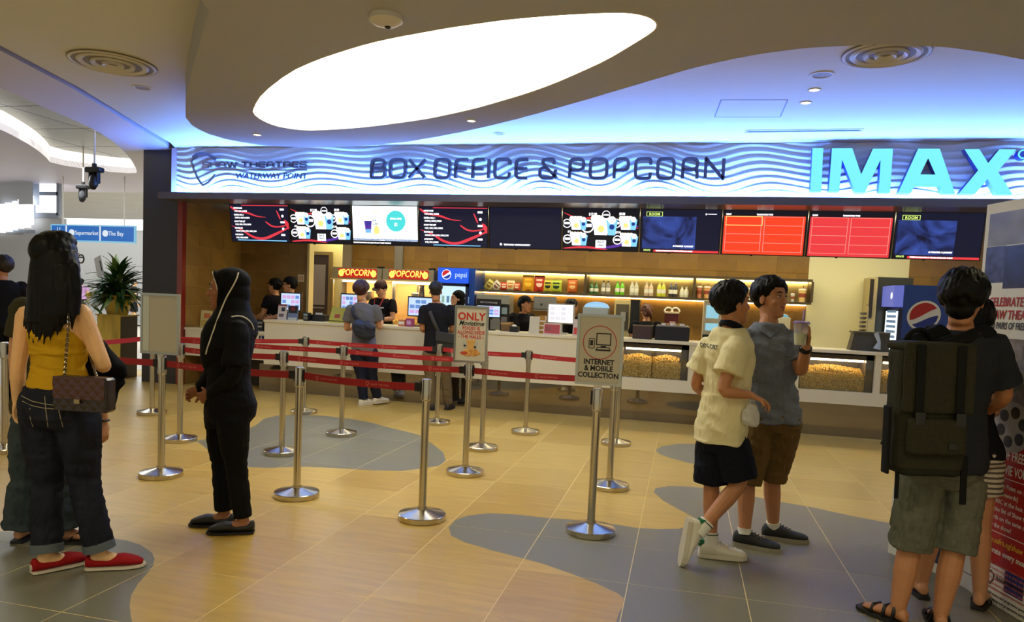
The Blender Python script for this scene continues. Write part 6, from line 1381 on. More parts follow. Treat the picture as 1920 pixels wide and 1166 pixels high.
for a in 'ab': shoe(t, J['an' + a], J['toe' + a], m_suede, m_soleb, 'flat', .95, .08, name='flat_shoe')
hx = lambda x, y, z: J['head'] + R @ Vector((x, y, z)) * .96
mb = MB(); mb.ell(hx(0, -.036, .07), (.095, .107, .086), R, 18, 14); mb.ell(hx(0, -.055, -.01), (.094, .088, .12), R, 18, 12)
for i in range(14):    # rim of the scarf round the face
    a0, a1 = [math.radians(-60 + 300 * (i + q) / 14) for q in (0, 1)]
    pr_ = lambda a: hx(.084 * math.cos(a), .022 + .042 * max(0, math.sin(a)) ** 1.5 + .012 * max(0, -math.sin(a)), .008 + .112 * math.sin(a))
    mb.tube([pr_(a0), pr_(a1)], .014, 8, rnd=True)
mb.loft([(dp(440, 560, D0), RGT * .078, FWD * .09), (dp(438, 582, D0), RGT * .1, FWD * .11), (dp(436, 603, D0), RGT * .14, FWD * .165), (dp(432, 625, D0), RGT * .158, FWD * .185), (dp(424, 650, D0 - .02), RGT * .14, FWD * .17), (dp(412, 672, D0 - .04), RGT * .105, FWD * .12), (dp(398, 690, D0 - .03), RGT * .05, FWD * .06)], n=24)
sc = fuse('headscarf', mb, .006, m_bk2, t, 3, .5, lambda p: .006 * mnoise.noise(Vector((p.x * 12 + p.z * 9, p.y * 12, p.z * 5 - p.x * 6))))
m_pip = mat('piping_white', (214, 206, 190), .6)
# piping laid on the scarf by casting onto its surface
bm = bmesh.new(); bm.from_mesh(sc.data); bv = BVHTree.FromBMesh(bm); bm.free()
def on_scarf(px, py, off=.003):
    o = Vector(EYEP); d = (dp(px, py, D0) - o).normalized(); h = bv.ray_cast(o, d); return (h[0] - d * off) if h[0] is not None else dp(px, py, D0 - .15)
for pts in (pxs(447,511, 444,522, 436,538, 427,553, 419,570, 411,590, 403,612, 395,635, 388,655, 386,664), pxs(434,594, 446,592, 457,594, 466,600, 473,608, 476,618)):
    q = [on_scarf(*p) for p in pts]; mb = MB(); mb.tube(smooth_loop(q, 1, False), .0045, 6); part('piping', mb, m_pip, sc, 3)
mb = MB(); rim_ = [pr_(math.radians(-50 + 230 * i / 16)) + R @ Vector((0, .015, 0)) for i in range(17)]; mb.tube(rim_, .0035, 6); part('piping', mb, m_pip, sc, 3)
# ---------------------------------------------------------------- boy in cream polo
D0 = 4.18
J = JP(D0, head=(1374, 572), neck=(1371, 615), sha=(1330, 652, .1), shb=(1380, 652, -.14), ela=(1303, 722, .14), elb=(1354, 734, -.21), wra=(1340, 752, .25), wrb=(1408, 741, -.2), pel=(1352, 812), hipa=(1336, 832, .07), hipb=(1372, 832, -.05), kna=(1334, 912, .06), knb=(1388, 905, -.08), ana=(1332, 1022, .02), anb=(1311, 996, -.14))
J['face'] = RGT + FWD * .75; J['toea'] = RGT - FWD * .1; J['toeb'] = Vector((0, 0, -1)) - RGT * .12; J['ana'].z = .085
R = hframe(RGT + FWD * .28, .08)
t = thing('person', 'boy in cream polo shirt and navy shorts stepping forward with one heel raised', 'person', (J['pel'].x, J['pel'].y, 0))
Hd = {'a': dict(d=(J['wra'] - J['ela']), n=Vector((0, 0, -1)), side=1, curl=.6, s=.9), 'b': dict(d=(RGT * .9 - Vector((0, 0, .35))), n=Vector((0, 0, -1)) - RGT * .2, side=1, curl=.75, s=.92, spread=.2)}
bd = body_mesh('body', J, SK['tan'], PROF_M, .84, .0045, .94, R, Hd, am=.84, lm=.86, parent=t); face_parts(bd, J['head'], R, .94, m_lipb)
m_polo = mat('polo_cream', (226, 214, 168), .8, bump=(180, .12, .001, (1, 1, 1)))
so = shirt(t, J, PROF_M, .86, m_polo, .0065, .024, -.08, .016, .62, .088, .009, 'polo_shirt', 12)
mb = MB(); nk = J['neck']; s_, f_ = axes(J, 1)
col_m = mat('polo_collar', (16, 18, 28), .75)
mb.tube([nk + s_ * .062 * math.cos(a) + f_ * .058 * math.sin(a) + Vector((0, 0, .012 - .022 * math.sin(a))) for a in [6.2832 * i / 20 for i in range(21)]], .02, 8, flat=.45, up=(0, 0, 1)); part('collar', mb, col_m, so, 3)
mb = MB(); mb.tube([nk + f_ * .06 - Vector((0, 0, .01)), nk + f_ * .1 - Vector((0, 0, .09)), nk + f_ * .118 - Vector((0, 0, .16))], [.016, .016, .014], 8, flat=.4); part('placket', mb, col_m, so)
bm = bmesh.new(); bm.from_mesh(so.data); bv = BVHTree.FromBMesh(bm); bm.free()
def decal(word, x0, y0, x1, y1, size, m, nm, par, Dd):
    # lettering pressed onto the cloth surface
    a, b = dp(x0, y0, Dd), dp(x1, y1, Dd); ax = (b - a).normalized(); M = frame(a.lerp(b, .5) - FWD * .02, ax, Vector((0, 0, 1)))
    mb = text_mb(word, size, M=M, depth=0, bold=.0008, align='CENTER', xs=.38); out = []
    for v in mb.v:
        v = Vector(v); o = v - FWD * .4; h = bv.ray_cast(o, FWD); out.append(tuple((h[0] - FWD * .003) if h[0] is not None else v + FWD * .05))
    mb.v = out; o = bpy.data.objects.new(nm, mb.mesh(nm, m)); COL.objects.link(o); o.parent = par; return o
decal('OXNORT', 1315, 651, 1341, 655, .038, mat('print_black', (26, 24, 22), .6), 'back_print', so, D0)
trousers(t, J, PROF_M, .86, mat('shorts_navy', (18, 20, 32), .8), .0065, .12, .02, .46, (.1, .105, .105, 0, 0), .006, 'shorts', 13)
hair_cap(t, J['head'], R, .96, m_hair, .005, .005, .04, -.05, .016, .006)
m_shw = mat('shoe_white', (222, 214, 196), .55); m_shs = mat('sole_white', (206, 196, 176), .6); m_sock = mat('sock_white', (228, 224, 212), .8)
for a in 'ab':
    so_ = shoe(t, J['an' + a], J['toe' + a], m_shw, m_shs, 'sneaker', .98, .083, m_shs, 'sneaker')
    mb = MB(); p0, p1 = J['an' + a], J['kn' + a]; mb.tube([p0 - (p1 - p0) * .04, p0.lerp(p1, .08), p0.lerp(p1, .2)], [.043, .042, .045], 14); sk = part('sock', mb, m_sock, t, 1)
    mb = MB(); q = p0.lerp(p1, .155); mb.tube([q, p0.lerp(p1, .17)], [.0455, .0457], 14, cap=False); part('sock_stripe', mb, m_ink, sk)
    d, l, n_ = foot_frame(J['an' + a], J['toe' + a]); hp = J['an' + a] - d * .058 + n_ * .005
    mb = MB(); mb.box(hp, (.03, .05, .035), math.atan2(d.y, d.x)); part('heel_tab', mb, mat('tab_green', (30, 110, 70), .6), so_)
# carrier bag in his hand
mb = MB(); mb.loft([(dp(1410, 756, D0 - .17), RGT * .02, FWD * .015), (dp(1408, 768, D0 - .17), RGT * .04, FWD * .03), (dp(1407, 782, D0 - .17), RGT * .05, FWD * .035), (dp(1408, 794, D0 - .17), RGT * .045, FWD * .035), (dp(1408, 800, D0 - .17), RGT * .03, FWD * .02)], n=18)
pb_ = tag(fuse('carrier_bag', mb, .004, mat('plastic_film', (232, 232, 226), .25, trans=.35, alpha=.85), None, 1, .6, folds(.006, 22, 20, 3)), 'small translucent white plastic bag held by the boy', 'bag')
mb = MB()
for q in (-1, 1): mb.tube([dp(1408 + q * 4, 760, D0 - .17), dp(1411 + q * 3, 752, D0 - .18), dp(1415, 746, D0 - .19)], [.008, .006, .005], 6, flat=.4)
part('handle', mb, MATS['plastic_film'], pb_, 3)
# ---------------------------------------------------------------- friend in grey t-shirt
D0 = 4.5
J = JP(D0, head=(1446, 562), neck=(1441, 607), sha=(1398, 636, -.02), shb=(1489, 636, -.05), ela=(1396, 715, .03), elb=(1501, 700, -.13), wra=(1407, 785, .0), wrb=(1512, 648, -.24), pel=(1448, 780), hipa=(1424, 800), hipb=(1472, 796), kna=(1400, 905, -.02), knb=(1447, 898, .05), ana=(1396, 1002, -.07), anb=(1450, 985, .1))
J['face'] = -FWD + RGT * .45; J['toea'] = RGT * .9 - FWD * .38; J['toeb'] = RGT * .95 - FWD * .22; J['ana'].z = .088; J['anb'].z = .088
R = hframe(-FWD + RGT * .62, .05)
t = thing('person', 'man in grey t-shirt and khaki shorts holding up a drink', 'person', (J['pel'].x, J['pel'].y, 0))
Hd = {'a': dict(d=(J['wra'] - J['ela']), n=RGT, side=1, curl=.55), 'b': dict(d=(Vector((0, 0, 1)) + RGT * .02), n=-RGT, side=1, curl=.72)}
l = Vector(Hd['b']['n']).cross(Hd['b']['d']); Hd['b']['side'] = 1 if l.dot(-FWD) > 0 else -1
bd = body_mesh('body', J, SK['tan'], PROF_M, .9, .0045, .98, R, Hd, am=.95, lm=.96, parent=t); face_parts(bd, J['head'], R, .98, m_lipb)
m_tee = mat('tee_grey', (112, 117, 128), .85, noise=(60, .12, (1, 1, 1)), bump=(200, .1, .001, (1, 1, 1)))
so = shirt(t, J, PROF_M, .9, m_tee, .0065, .02, -.06, .02, .62, .078, .014, 't_shirt', 21)
s_, f_ = axes(J, 1); p = J['pel'].lerp(J['neck'], .68) + s_ * (.07 if s_.dot(RGT) > 0 else -.07)
bm = bmesh.new(); bm.from_mesh(so.data); bv = BVHTree.FromBMesh(bm); bm.free()
def on(px, py, off=.004):
    o = Vector(EYEP); d = (dp(px, py, D0) - o).normalized(); h = bv.ray_cast(o, d); return (h[0] - d * off) if h[0] is not None else dp(px, py, D0 - .12)
mb = MB(); q = [on(*a_) for a_ in pxs(1471,641, 1486,642, 1487,668, 1480,672, 1472,668)]; mb.add(q, [(0, 1, 2, 3, 4)]); part('pocket', mb, mat('tee_grey_pocket', (96, 101, 112), .85), so)
mb = MB(); q = [on(*a_, .004) for a_ in pxs(1417,612, 1428,622, 1444,634, 1455,624, 1461,613)]; mb.tube(q, .006, 6); part('neck_band', mb, mat('tee_grey_pocket', (96, 101, 112), .85), so, 3)
trousers(t, J, PROF_M, .98, mat('shorts_khaki', (104, 80, 44), .85, bump=(160, .15, .001, (1, 1, 1))), .0065, .1, .016, .5, (.105, .1, .09, 0, 0), .008, 'shorts', 22)
hair_cap(t, J['head'], R, 1.0, m_hair, .005, .0, .035, -.05, .014, .006, seed=9)
m_shk = mat('shoe_charcoal', (30, 31, 30), .7, bump=(240, .3, .002, (1, 1, 1))); m_shsole = mat('sole_grey', (150, 142, 124), .6)
for a in 'ab':
    so_ = shoe(t, J['an' + a], J['toe' + a], m_shk, m_shsole, 'sneaker', 1.02, .087, mat('lace_dark', (90, 88, 82), .7), 'running_shoe')
    mb = MB(); p0, p1 = J['an' + a], J['kn' + a]; mb.tube([p0 - (p1 - p0) * .03, p0.lerp(p1, .06), p0.lerp(p1, .085)], [.043, .042, .044], 14); part('sock', mb, m_sock, t, 1)
mb = MB(); p = J['elb'].lerp(J['wrb'], .88); dd = (J['wrb'] - J['elb']).normalized(); o1 = dd.orthogonal().normalized(); o2 = dd.cross(o1); mb.loft([(p + dd * x, o1 * r_, o2 * r_) for x, r_ in ((-.016, .033), (-.012, .036), (.012, .036), (.016, .033))], n=18); wt = part('watch', mb, m_blk, t, 1)
# drink cup
cb = dp(1500, 647, D0 - .27); cu = thing('drink_cup', 'clear plastic cup of pale green drink held by the man in grey', 'cup', cb)
local('cup_body', MB().lathe([(.033, 0), (.045, .12), (.047, .125), (.047, .128)], n=22), mat('cup_clear', (226, 222, 232), .08, alpha=.4, trans=.2), cu, .8)
local('drink', MB().lathe([(.031, .004), (.0375, .07)], n=20), mat('drink_green', (206, 206, 130), .3), cu, .8)
local('lid', MB().lathe([(.048, .126), (.049, .134), (.038, .142), (.01, .143)], n=22), mat('lid_violet', (150, 130, 190), .25, alpha=.8), cu, .8)
local('straw', MB().tube([(.0, 0, .02), (.012, 0, .21)], .0045, 8), mat('straw_violet', (130, 110, 180), .4), cu, 3)
# ---------------------------------------------------------------- backpacker
D0 = 3.4
J = JP(D0, head=(1806, 565), neck=(1800, 620), sha=(1722, 650, -.02), shb=(1866, 652, .0), ela=(1716, 740, .1), elb=(1884, 742, .02), wra=(1780, 775, .26), wrb=(1846, 772, .2), pel=(1765, 868), hipa=(1727, 905), hipb=(1805, 905), kna=(1704, 1035, .02), knb=(1786, 1042, -.03), ana=(1683, 1150, -.02), anb=(1760, 1190, -.06))
J['face'] = FWD + RGT * .35; J['toea'] = FWD * .9 - RGT * .5; J['toeb'] = FWD + RGT * .4; J['ana'].z = .08; J['anb'].z = .08
R = hframe(FWD + RGT * .85, -.12)
t = thing('person', 'man with olive backpack, dark t-shirt and grey shorts reading the poster', 'person', (J['pel'].x, J['pel'].y, 0))
Hd = {'a': dict(d=RGT, n=-FWD, side=1, curl=.6), 'b': dict(d=-RGT + FWD * .1, n=-FWD, side=-1, curl=.6)}
bd = body_mesh('body', J, SK['tan'], PROF_M, 1.0, .0045, 1.0, R, Hd, lm=.98, parent=t); face_parts(bd, J['head'], R, 1.0, m_lipb)
m_dk = mat('tee_charcoal', (40, 42, 48), .85, bump=(180, .1, .001, (1, 1, 1)))
shirt(t, J, PROF_M, 1.04, m_dk, .007, .022, -.04, .012, .78, .082, .007, 't_shirt', 31)
trousers(t, J, PROF_M, 1.02, mat('shorts_greygreen', (98, 98, 84), .85, noise=(30, .15, (1, 1, 1)), bump=(160, .15, .001, (1, 1, 1))), .007, .14, .016, .46, (.1, .1, .098, 0, 0), .008, 'shorts', 32)
hair_cap(t, J['head'], R, 1.02, m_hair, .005, .02, .03, -.085, .017, .003, seed=14)
for a in 'ab':
    d, l, n_ = foot_frame(J['an' + a], J['toe' + a]); o = J['an' + a] - n_ * .08
    mb = MB(); P = [(-.065, .03), (0, .042), (.1, .052), (.17, .05), (.2, .03)]; mb.prism([o + d * x + l * w_ for x, w_ in P] + [o + d * x - l * w_ for x, w_ in reversed(P)], (0, 0, 0), n_ * .02); fo = part('sandal', mb, MATS['rubber_dark'], t)
    for x in (.0, .05, .11): mb = MB(); mb.tube([o + d * x + l * .045 + n_ * .02, o + d * x + l * .025 + n_ * (.09 - x * .3), o + d * x - l * .025 + n_ * (.09 - x * .3), o + d * x - l * .045 + n_ * .02], .009, 6); part('strap', mb, m_blk, fo, 3)
# backpack
m_ol = mat('canvas_olive', (46, 44, 31), .8, noise=(90, .15, (1, 1, 1)), bump=(260, .25, .001, (1, 1, 1))); m_web = mat('webbing_black', (20, 20, 20), .75)
s_, f_ = axes(J, .8); bc_ = dp(1736, 758, D0 - .22); Mb = frame(bc_, s_, Vector((-.03, 0, 1)))      # local z points to the viewer or away
zs = 1 if (Mb.to_3x3() @ Vector((0, 0, 1))).dot(f_) < 0 else -1
tb = thing('backpack', 'large olive canvas backpack with black straps worn by the man at the poster', 'backpack', bc_ - Vector((0, 0, .3)))
def bpart(nm, boxes, m, par=tb, vox=None, amp=.004, sm=2):
    mb = MB()
    for c, d, r_ in boxes:
        q = MB(); q.rbox((0, 0, 0), (d[0], d[2], d[1]), r_); mb.add([Mb @ Vector((c[0] + v[0], c[1] + v[2], zs * (c[2] + v[1]))) for v in q.v], q.f)
    if vox: return fuse(nm, mb, vox, m, par, sm, .5, folds(amp, 9, 9, 4))
    return part(nm, mb, m, par, .6)
bpart('main_bag', [((0, -.02, 0), (.31, .56, .16), .05)], m_ol, vox=.007)
bpart('flap', [((-.0, .12, .085), (.32, .30, .025), .02), ((0, .26, .01), (.32, .04, .17), .03)], m_ol, vox=.006, amp=.003)
bpart('front_pocket', [((-.01, -.13, .095), (.26, .16, .05), .03)], m_ol, vox=.006)
bpart('base_panel', [((0, -.29, .0), (.28, .04, .15), .04)], mat('canvas_dark', (36, 36, 28), .8), vox=.007)
for x in (-.095, .085):
    st_ = bpart('strap', [((x, .06, .105), (.04, .42, .006), .004)], m_web)
    bpart('buckle', [((x, -.05, .115), (.046, .06, .014), .006)], m_blk, st_)
bpart('side_strap', [((-.185, -.16, .02), (.014, .3, .05), .006)], m_web); bpart('dangling_strap', [((-.14, -.36, .04), (.02, .12, .006), .003)], m_web); bpart('dangling_strap', [((.17, -.33, .03), (.03, .22, .01), .004)], m_web)
bpart('logo_patch', [((.05, -.165, .125), (.04, .028, .004), .002)], mat('patch', (30, 30, 24), .6))
for q in ('sha', 'shb'):
    sg = 1 if q == 'shb' else -1; mb = MB(); a = J['neck'].lerp(J[q], .6) + Vector((0, 0, .045))
    mb.tube([Mb @ Vector((sg * .08, .26, zs * -.06)), a - f_ * .06 + Vector((0, 0, .012)), a + f_ * .03, a + f_ * .12 - Vector((0, 0, .07)), J['pel'].lerp(J['neck'], .5) + s_ * sg * .19 + f_ * .02, Mb @ Vector((sg * .15, -.2, zs * -.06))], [.03, .034, .034, .03, .02, .015], 8, flat=.35, up=s_); part('shoulder_strap', mb, m_web, tb, 3)
mb = MB(); mb.tube([Mb @ Vector((.06 * math.cos(a), .28 + .05 * math.sin(a), zs * -.07)) for a in [math.pi * i / 8 for i in range(9)]], .012, 8); part('grab_handle', mb, m_web, tb, 3)
# ---------------------------------------------------------------- companion in front of him
D0 = 3.64
J = JP(D0, head=(1822, 608), neck=(1816, 672), sha=(1772, 700), shb=(1852, 700, .04), ela=(1765, 770), elb=(1862, 775, .03), wra=(1790, 800, .14), wrb=(1852, 748, .12), pel=(1810, 850), hipa=(1780, 868), hipb=(1840, 868), kna=(1748, 985, .05), knb=(1838, 985), ana=(1726, 1110, .1), anb=(1836, 1128, -.02))
J['face'] = FWD + RGT * .5; J['toea'] = FWD + RGT * .2; J['toeb'] = RGT * .5 + FWD * .6; J['ana'].z = .08; J['anb'].z = .08
R = hframe(FWD + RGT * .8)
t = thing('person', 'companion in striped shorts half hidden in front of the backpacker', 'person', (J['pel'].x, J['pel'].y, 0))
bd = body_mesh('body', J, SK['light'], PROF_F, .95, .006, .93, R, {'a': dict(d=RGT, n=-FWD, curl=.5, s=.9), 'b': dict(d=-RGT + FWD * .3, n=-FWD, curl=.8, s=.9)}, am=.88, lm=.92, parent=t); face_parts(bd, J['head'], R, .93, m_lipp)
shirt(t, J, PROF_F, .98, mat('top_black', (22, 22, 26), .8), .008, .016, -.02, .006, .5, .065, .005, 'top', 41)
def stripes(name, c1, c2, sc):
    m = mat(name, c1, .8); nt = m.node_tree; b = nt.nodes['Principled BSDF']; tc = nt.nodes.new('ShaderNodeTexCoord'); wv = nt.nodes.new('ShaderNodeTexWave'); wv.bands_direction = 'Z'; wv.inputs['Scale'].default_value = sc
    rp = nt.nodes.new('ShaderNodeValToRGB'); rp.color_ramp.interpolation = 'CONSTANT'; rp.color_ramp.elements[0].color = (*lin(c1), 1); rp.color_ramp.elements[1].color = (*lin(c2), 1); rp.color_ramp.elements[1].position = .6
    nt.links.new(tc.outputs['Object'], wv.inputs['Vector']); nt.links.new(wv.outputs[0], rp.inputs[0]); nt.links.new(rp.outputs[0], b.inputs['Base Color']); return m
trousers(t, J, PROF_F, .98, stripes('shorts_stripe', (206, 196, 176), (96, 88, 80), 12), .007, .16, .014, .24, (.1, .098, .098, 0, 0), .005, 'striped_shorts', 42)
hair_cap(t, J['head'], R, .95, m_hair, .007, .01, .03, -.08, .02, .005, back=.015)
for a in 'ab':
    d, l, n_ = foot_frame(J['an' + a], J['toe' + a]); o = J['an' + a] - n_ * .08
    mb = MB(); P = [(-.06, .028), (0, .038), (.1, .046), (.17, .044), (.19, .026)]; mb.prism([o + d * x + l * w_ for x, w_ in P] + [o + d * x - l * w_ for x, w_ in reversed(P)], (0, 0, 0), n_ * .018); fo = part('flip_flop', mb, MATS['rubber_dark'], t)
    mb = MB(); mb.tube([o + d * .04 + l * .04 + n_ * .02, o + d * .09 + l * .02 + n_ * .06, o + d * .14 + n_ * .035, o + d * .09 - l * .02 + n_ * .06, o + d * .04 - l * .04 + n_ * .02], .006, 6); part('thong_strap', mb, MATS['strap_brown'], fo, 3)
# ================================================================ CUSTOMERS AT THE COUNTER, STAFF, PASSERS-BY
m_polo_b = mat('staff_polo', (20, 18, 22), .8)
def dressed(label, J, R, skin, top, bottom, topname='shirt', botname='trousers', sleeve=.6, hs=1.0, k=1.0, prof=PROF_M, vox=.011, long=False, hem=-.05, curl=.5, feet=None, hands=True, smile=0, rads=(.105, .092, .07, .068, .062), amp=.005, name='person', shoe_m=None, seed=0):
    t = thing(name, label, 'person', (J['pel'].x, J['pel'].y, 0))
    bd = body_mesh('body', J, skin, prof, k, vox * .7, hs, R, relaxed(J, curl) if hands is True else hands, parent=t, deci=.6); face_parts(bd, J['head'], R, hs, m_lipb, smile)
    so = shirt(t, J, prof, k, top, vox, .018, hem, .008, sleeve, .075, amp, topname, seed, 1.0, long, .7)
    if bottom: trousers(t, J, prof, k, bottom, vox, .15, .016, .46 if botname == "shorts" else 1.0, rads, amp, botname, seed + 1, .7)
    if shoe_m:
        for a in 'ab': shoe(t, J['an' + a], J['toe' + a], shoe_m[0], shoe_m[1], 'sneaker', 1.0, .078, vox=.008)
    return t, bd, so
# customer in grey shirt (back view)
J = JP(9.55, head=(678, 547), neck=(680, 568), sha=(657, 580), shb=(705, 580), ela=(649, 616, .06), elb=(711, 614, .06), wra=(668, 612, .3), wrb=(716, 603, .32), pel=(683, 655), hipa=(671, 664), hipb=(696, 664), kna=(677, 703), knb=(697, 702, .05), ana=(682, 741), anb=(708, 738, .1))
J['face'] = FWD; J['toea'] = RGT * .8 + FWD; J['toeb'] = RGT * .6 + FWD; J['ana'].z = .08; J['anb'].z = .1
R = hframe(FWD + RGT * .2, -.1)
t, bd, so = dressed('customer in grey shirt with dark sling bag leaning at the counter', J, R, SK['light'], mat('shirt_grey', (104, 102, 104), .85), mat('jeans_dark', (28, 30, 44), .8), 'grey_shirt', 'jeans', .6, .98, .9, vox=.009, hem=-.1, shoe_m=(mat('shoe_white', (222, 214, 196), .55), mat('sole_white', (206, 196, 176), .6)))
hair_cap(t, J['head'], R, 1.02, m_hairred, .008, .01, .02, -.03, .02, .006)
D_ = depth_of(J['pel']); tb = thing('sling_bag', 'dark navy sling bag on the back of the customer in grey', 'bag', dp(682, 636, D_ - .2)); mn = mat('bag_navy', (30, 34, 50), .6)
mb = MB(); mb.loft([(dp(672, 598, D_ - .17), RGT * .03, FWD * .03), (dp(678, 608, D_ - .19), RGT * .12, FWD * .06), (dp(682, 620, D_ - .19), RGT * .15, FWD * .07), (dp(685, 630, D_ - .19), RGT * .13, FWD * .06), (dp(686, 638, D_ - .18), RGT * .05, FWD * .04)], n=14)
mb.tube([dp(690, 612, D_ - .19), dp(698, 617, D_ - .19), dp(700, 622, D_ - .18)], [.08, .06, .03], 8, rnd=True); bo = fuse('pouch', mb, .008, mn, tb, 1, .7, folds(.006, 12, 12, 3))
mb = MB(); mb.tube([dp(674, 605, D_ - .19), dp(663, 590, D_ - .16), dp(660, 580, D_ - .12), dp(662, 573, D_ - .02), dp(672, 590, D_ + .14)], [.03, .03, .028, .025, .02], 8, flat=.3); part('strap', mb, mn, tb, 3)
mb = MB(); mb.tube([dp(672, 612, D_ - .26), dp(690, 620, D_ - .262), dp(696, 624, D_ - .25)], .004, 5); part('zip', mb, m_rub, tb)
mb = MB(); mb.box(dp(716, 598, D_ + .36), (.07, .012, .13), .3); ph = tag(mb.build('mobile_phone', m_monb), 'dark phone in the hand of the customer in grey', 'phone')
part('screen', MB().box(dp(716, 598, D_ + .352), (.06, .003, .11), .3), mat('phone_glass', (40, 46, 60), .1), ph)
# customer in black shirt (back view)
J = JP(9.4, head=(817, 548), neck=(818, 568), sha=(795, 581), shb=(844, 581), ela=(792, 617, .0), elb=(848, 618, .05), wra=(800, 622, .25), wrb=(845, 622, .28), pel=(819, 655), hipa=(806, 664), hipb=(832, 664), kna=(806, 704), knb=(836, 702), ana=(810, 744), anb=(841, 741, .08))
J['face'] = FWD; J['toea'] = FWD - RGT * .2; J['toeb'] = FWD + RGT * .2; J['ana'].z = .08; J['anb'].z = .08
R = hframe(FWD - RGT * .1, -.15)
t, bd, so = dressed('customer in black t-shirt and khaki trousers with messenger bag at the counter', J, R, SK['tan'], mat('tee_black', (28, 27, 31), .85), mat('trousers_khaki', (108, 92, 66), .85), 't_shirt', 'trousers', .72, .98, .92, vox=.009, hem=-.08, shoe_m=(mat('shoe_dark', (40, 34, 30), .6), m_soleb))
hair_cap(t, J['head'], R, .98, mat('hair_short', (30, 22, 18), .7, bump=(120, .5, .004, (1, 1, 1))), .008, -.02, -.02, -.02, .004, .003)
D_ = depth_of(J['pel']); tb = thing('messenger_bag', 'black messenger bag on the hip of the customer in black', 'bag', dp(840, 655, D_ - .1)); mb = MB(); mb.rbox((0, 0, 0), (.28, .12, .22), .03); M = frame(dp(838, 640, D_ - .17), RGT + Vector((0, 0, -.12)), Vector((0, 0, 1)))
mb.v = [tuple(M @ Vector((v[0], v[2], v[1]))) for v in mb.v]; part('bag_body', mb, mat('nylon_black', (24, 24, 26), .6), tb, .6); mb = MB(); mb.v = []; mb.rbox((0, 0, 0), (.285, .02, .12), .008); mb.v = [tuple(M @ Vector((v[0], v[2] + .05, v[1] + .065))) for v in mb.v]; part('flap', mb, mat('nylon_grey', (38, 38, 40), .6), tb)
mb = MB(); mb.tube([dp(826, 630, D_ - .19), dp(814, 605, D_ - .17), dp(806, 585, D_ - .12), dp(806, 574, D_), dp(815, 600, D_ + .15)], .024, 8, flat=.25); part('strap', mb, mat('strap_olive', (52, 48, 40), .7), tb, 3)
# ---- staff behind the counter
def staffer(px, pyt, Y, yawv, label, skin, h=None, arms=None, pitch=0, cap=None, hairm=m_hair, scarf=False, lean=0, sw=1.0, prof=PROF_M, smile=0, vol=.012, hd=None, glasses=False, back=0.0, nape=-.05):
    # placed by the crown's sighted point at plane Y
    p = wy(px, pyt, Y); hh = p.z / 1.015; hh = max(1.42, min(hh, 1.85)); dz = p.z - hh * 1.015
    yaw = math.atan2(-yawv[0], yawv[1]); f = Vector((yawv[0], yawv[1], 0)).normalized()
    J = standing((p.x - f.x * lean * .7 * hh / 1.7, p.y - f.y * lean * .7 * hh / 1.7, dz if abs(dz) > .03 else 0), hh, yaw, lean, arms, sw=sw); s = J['s']
    R = hframe(hd if hd is not None else yawv, pitch)
    t, bd, so = dressed(label, J, R, skin, m_polo_b, mat('staff_trousers', (18, 18, 20), .8), 'polo_shirt', 'trousers', .62, .97 * s, .95 * s, prof, .011, hem=-.05)
    for a in 'ab': shoe(t, J['an' + a], J['toe' + a], m_suede, m_soleb, 'flat', 1.0, .078, name='shoe', vox=.01)
    if scarf:
        X = lambda x, y, z: J['head'] + R @ Vector((x, y, z)) * s; mb = MB(); mb.ell(X(0, -.036, .065), (.093, .105, .088), R); mb.ell(X(0, -.05, -.02), (.09, .09, .12), R); mb.loft([(X(0, -.03, -.08), R @ Vector((.09, 0, 0)), R @ Vector((0, .085, 0))), (X(0, -.02, -.15), R @ Vector((.13, 0, 0)), R @ Vector((0, .11, 0))), (X(0, 0, -.23), R @ Vector((.17, 0, 0)), R @ Vector((0, .13, 0))), (X(0, .03, -.3), R @ Vector((.12, 0, 0)), R @ Vector((0, .1, 0)))], n=18)
        fuse('headscarf', mb, .009, m_bk2, t, 2, .7)
    else: hair_cap(t, J['head'], R, s * (.95 if cap else 1.0), hairm, .009, .0, .01 if cap else .03, nape, vol, .004, n=90, back=back)
    if cap: cap_hat(t, J['head'], R, s * 1.03, cap)
    if glasses:
        mb = MB()
        for q in (-1, 1):
            mb.tube([J['head'] + R @ Vector((q * .034 + .024 * math.cos(a), .103, .018 + .018 * math.sin(a))) * s for a in [6.2832 * i / 10 for i in range(11)]], .003, 5); mb.tube([J['head'] + R @ Vector((q * .058, .1, .02)) * s, J['head'] + R @ Vector((q * .08, .0, .02)) * s], .003, 5)
        part('glasses', mb, m_blk, t)
    return t, J, R
m_capb = mat('cap_black', (18, 17, 20), .75)
work = {'a': ((.22, .05, 1.12), (.14, .26, 1.05)), 'b': ((.22, .05, 1.12), (.14, .26, 1.05))}
L_ = (-1, -.1); 
staffer(517, 520, 10.5, (-1, .15), 'capped cashier in black facing left, nearer the tiled wall', SK['light'], arms=work, cap=m_capb)
staffer(546, 517, 10.3, (-1, -.35), 'capped cashier with glasses in black behind the left till monitor', SK['light'], arms=work, cap=m_capb, glasses=True)
t, J, R = staffer(716, 524, 10.42, (-.25, -1), 'server in black polo with red lanyard looking down at the counter', SK['light'], arms={'a': ((.25, .08, 1.13), (.13, .3, 1.1)), 'b': ((.25, .08, 1.13), (.13, .3, 1.1))}, pitch=-.45, cap=mat('cap_maroon', (60, 22, 24), .7), lean=.12)
f = J['face'].normalized(); s_, _f = axes(J, 1); mb = MB(); c = J['neck']; ch = J['pel'].lerp(J['neck'], .55)
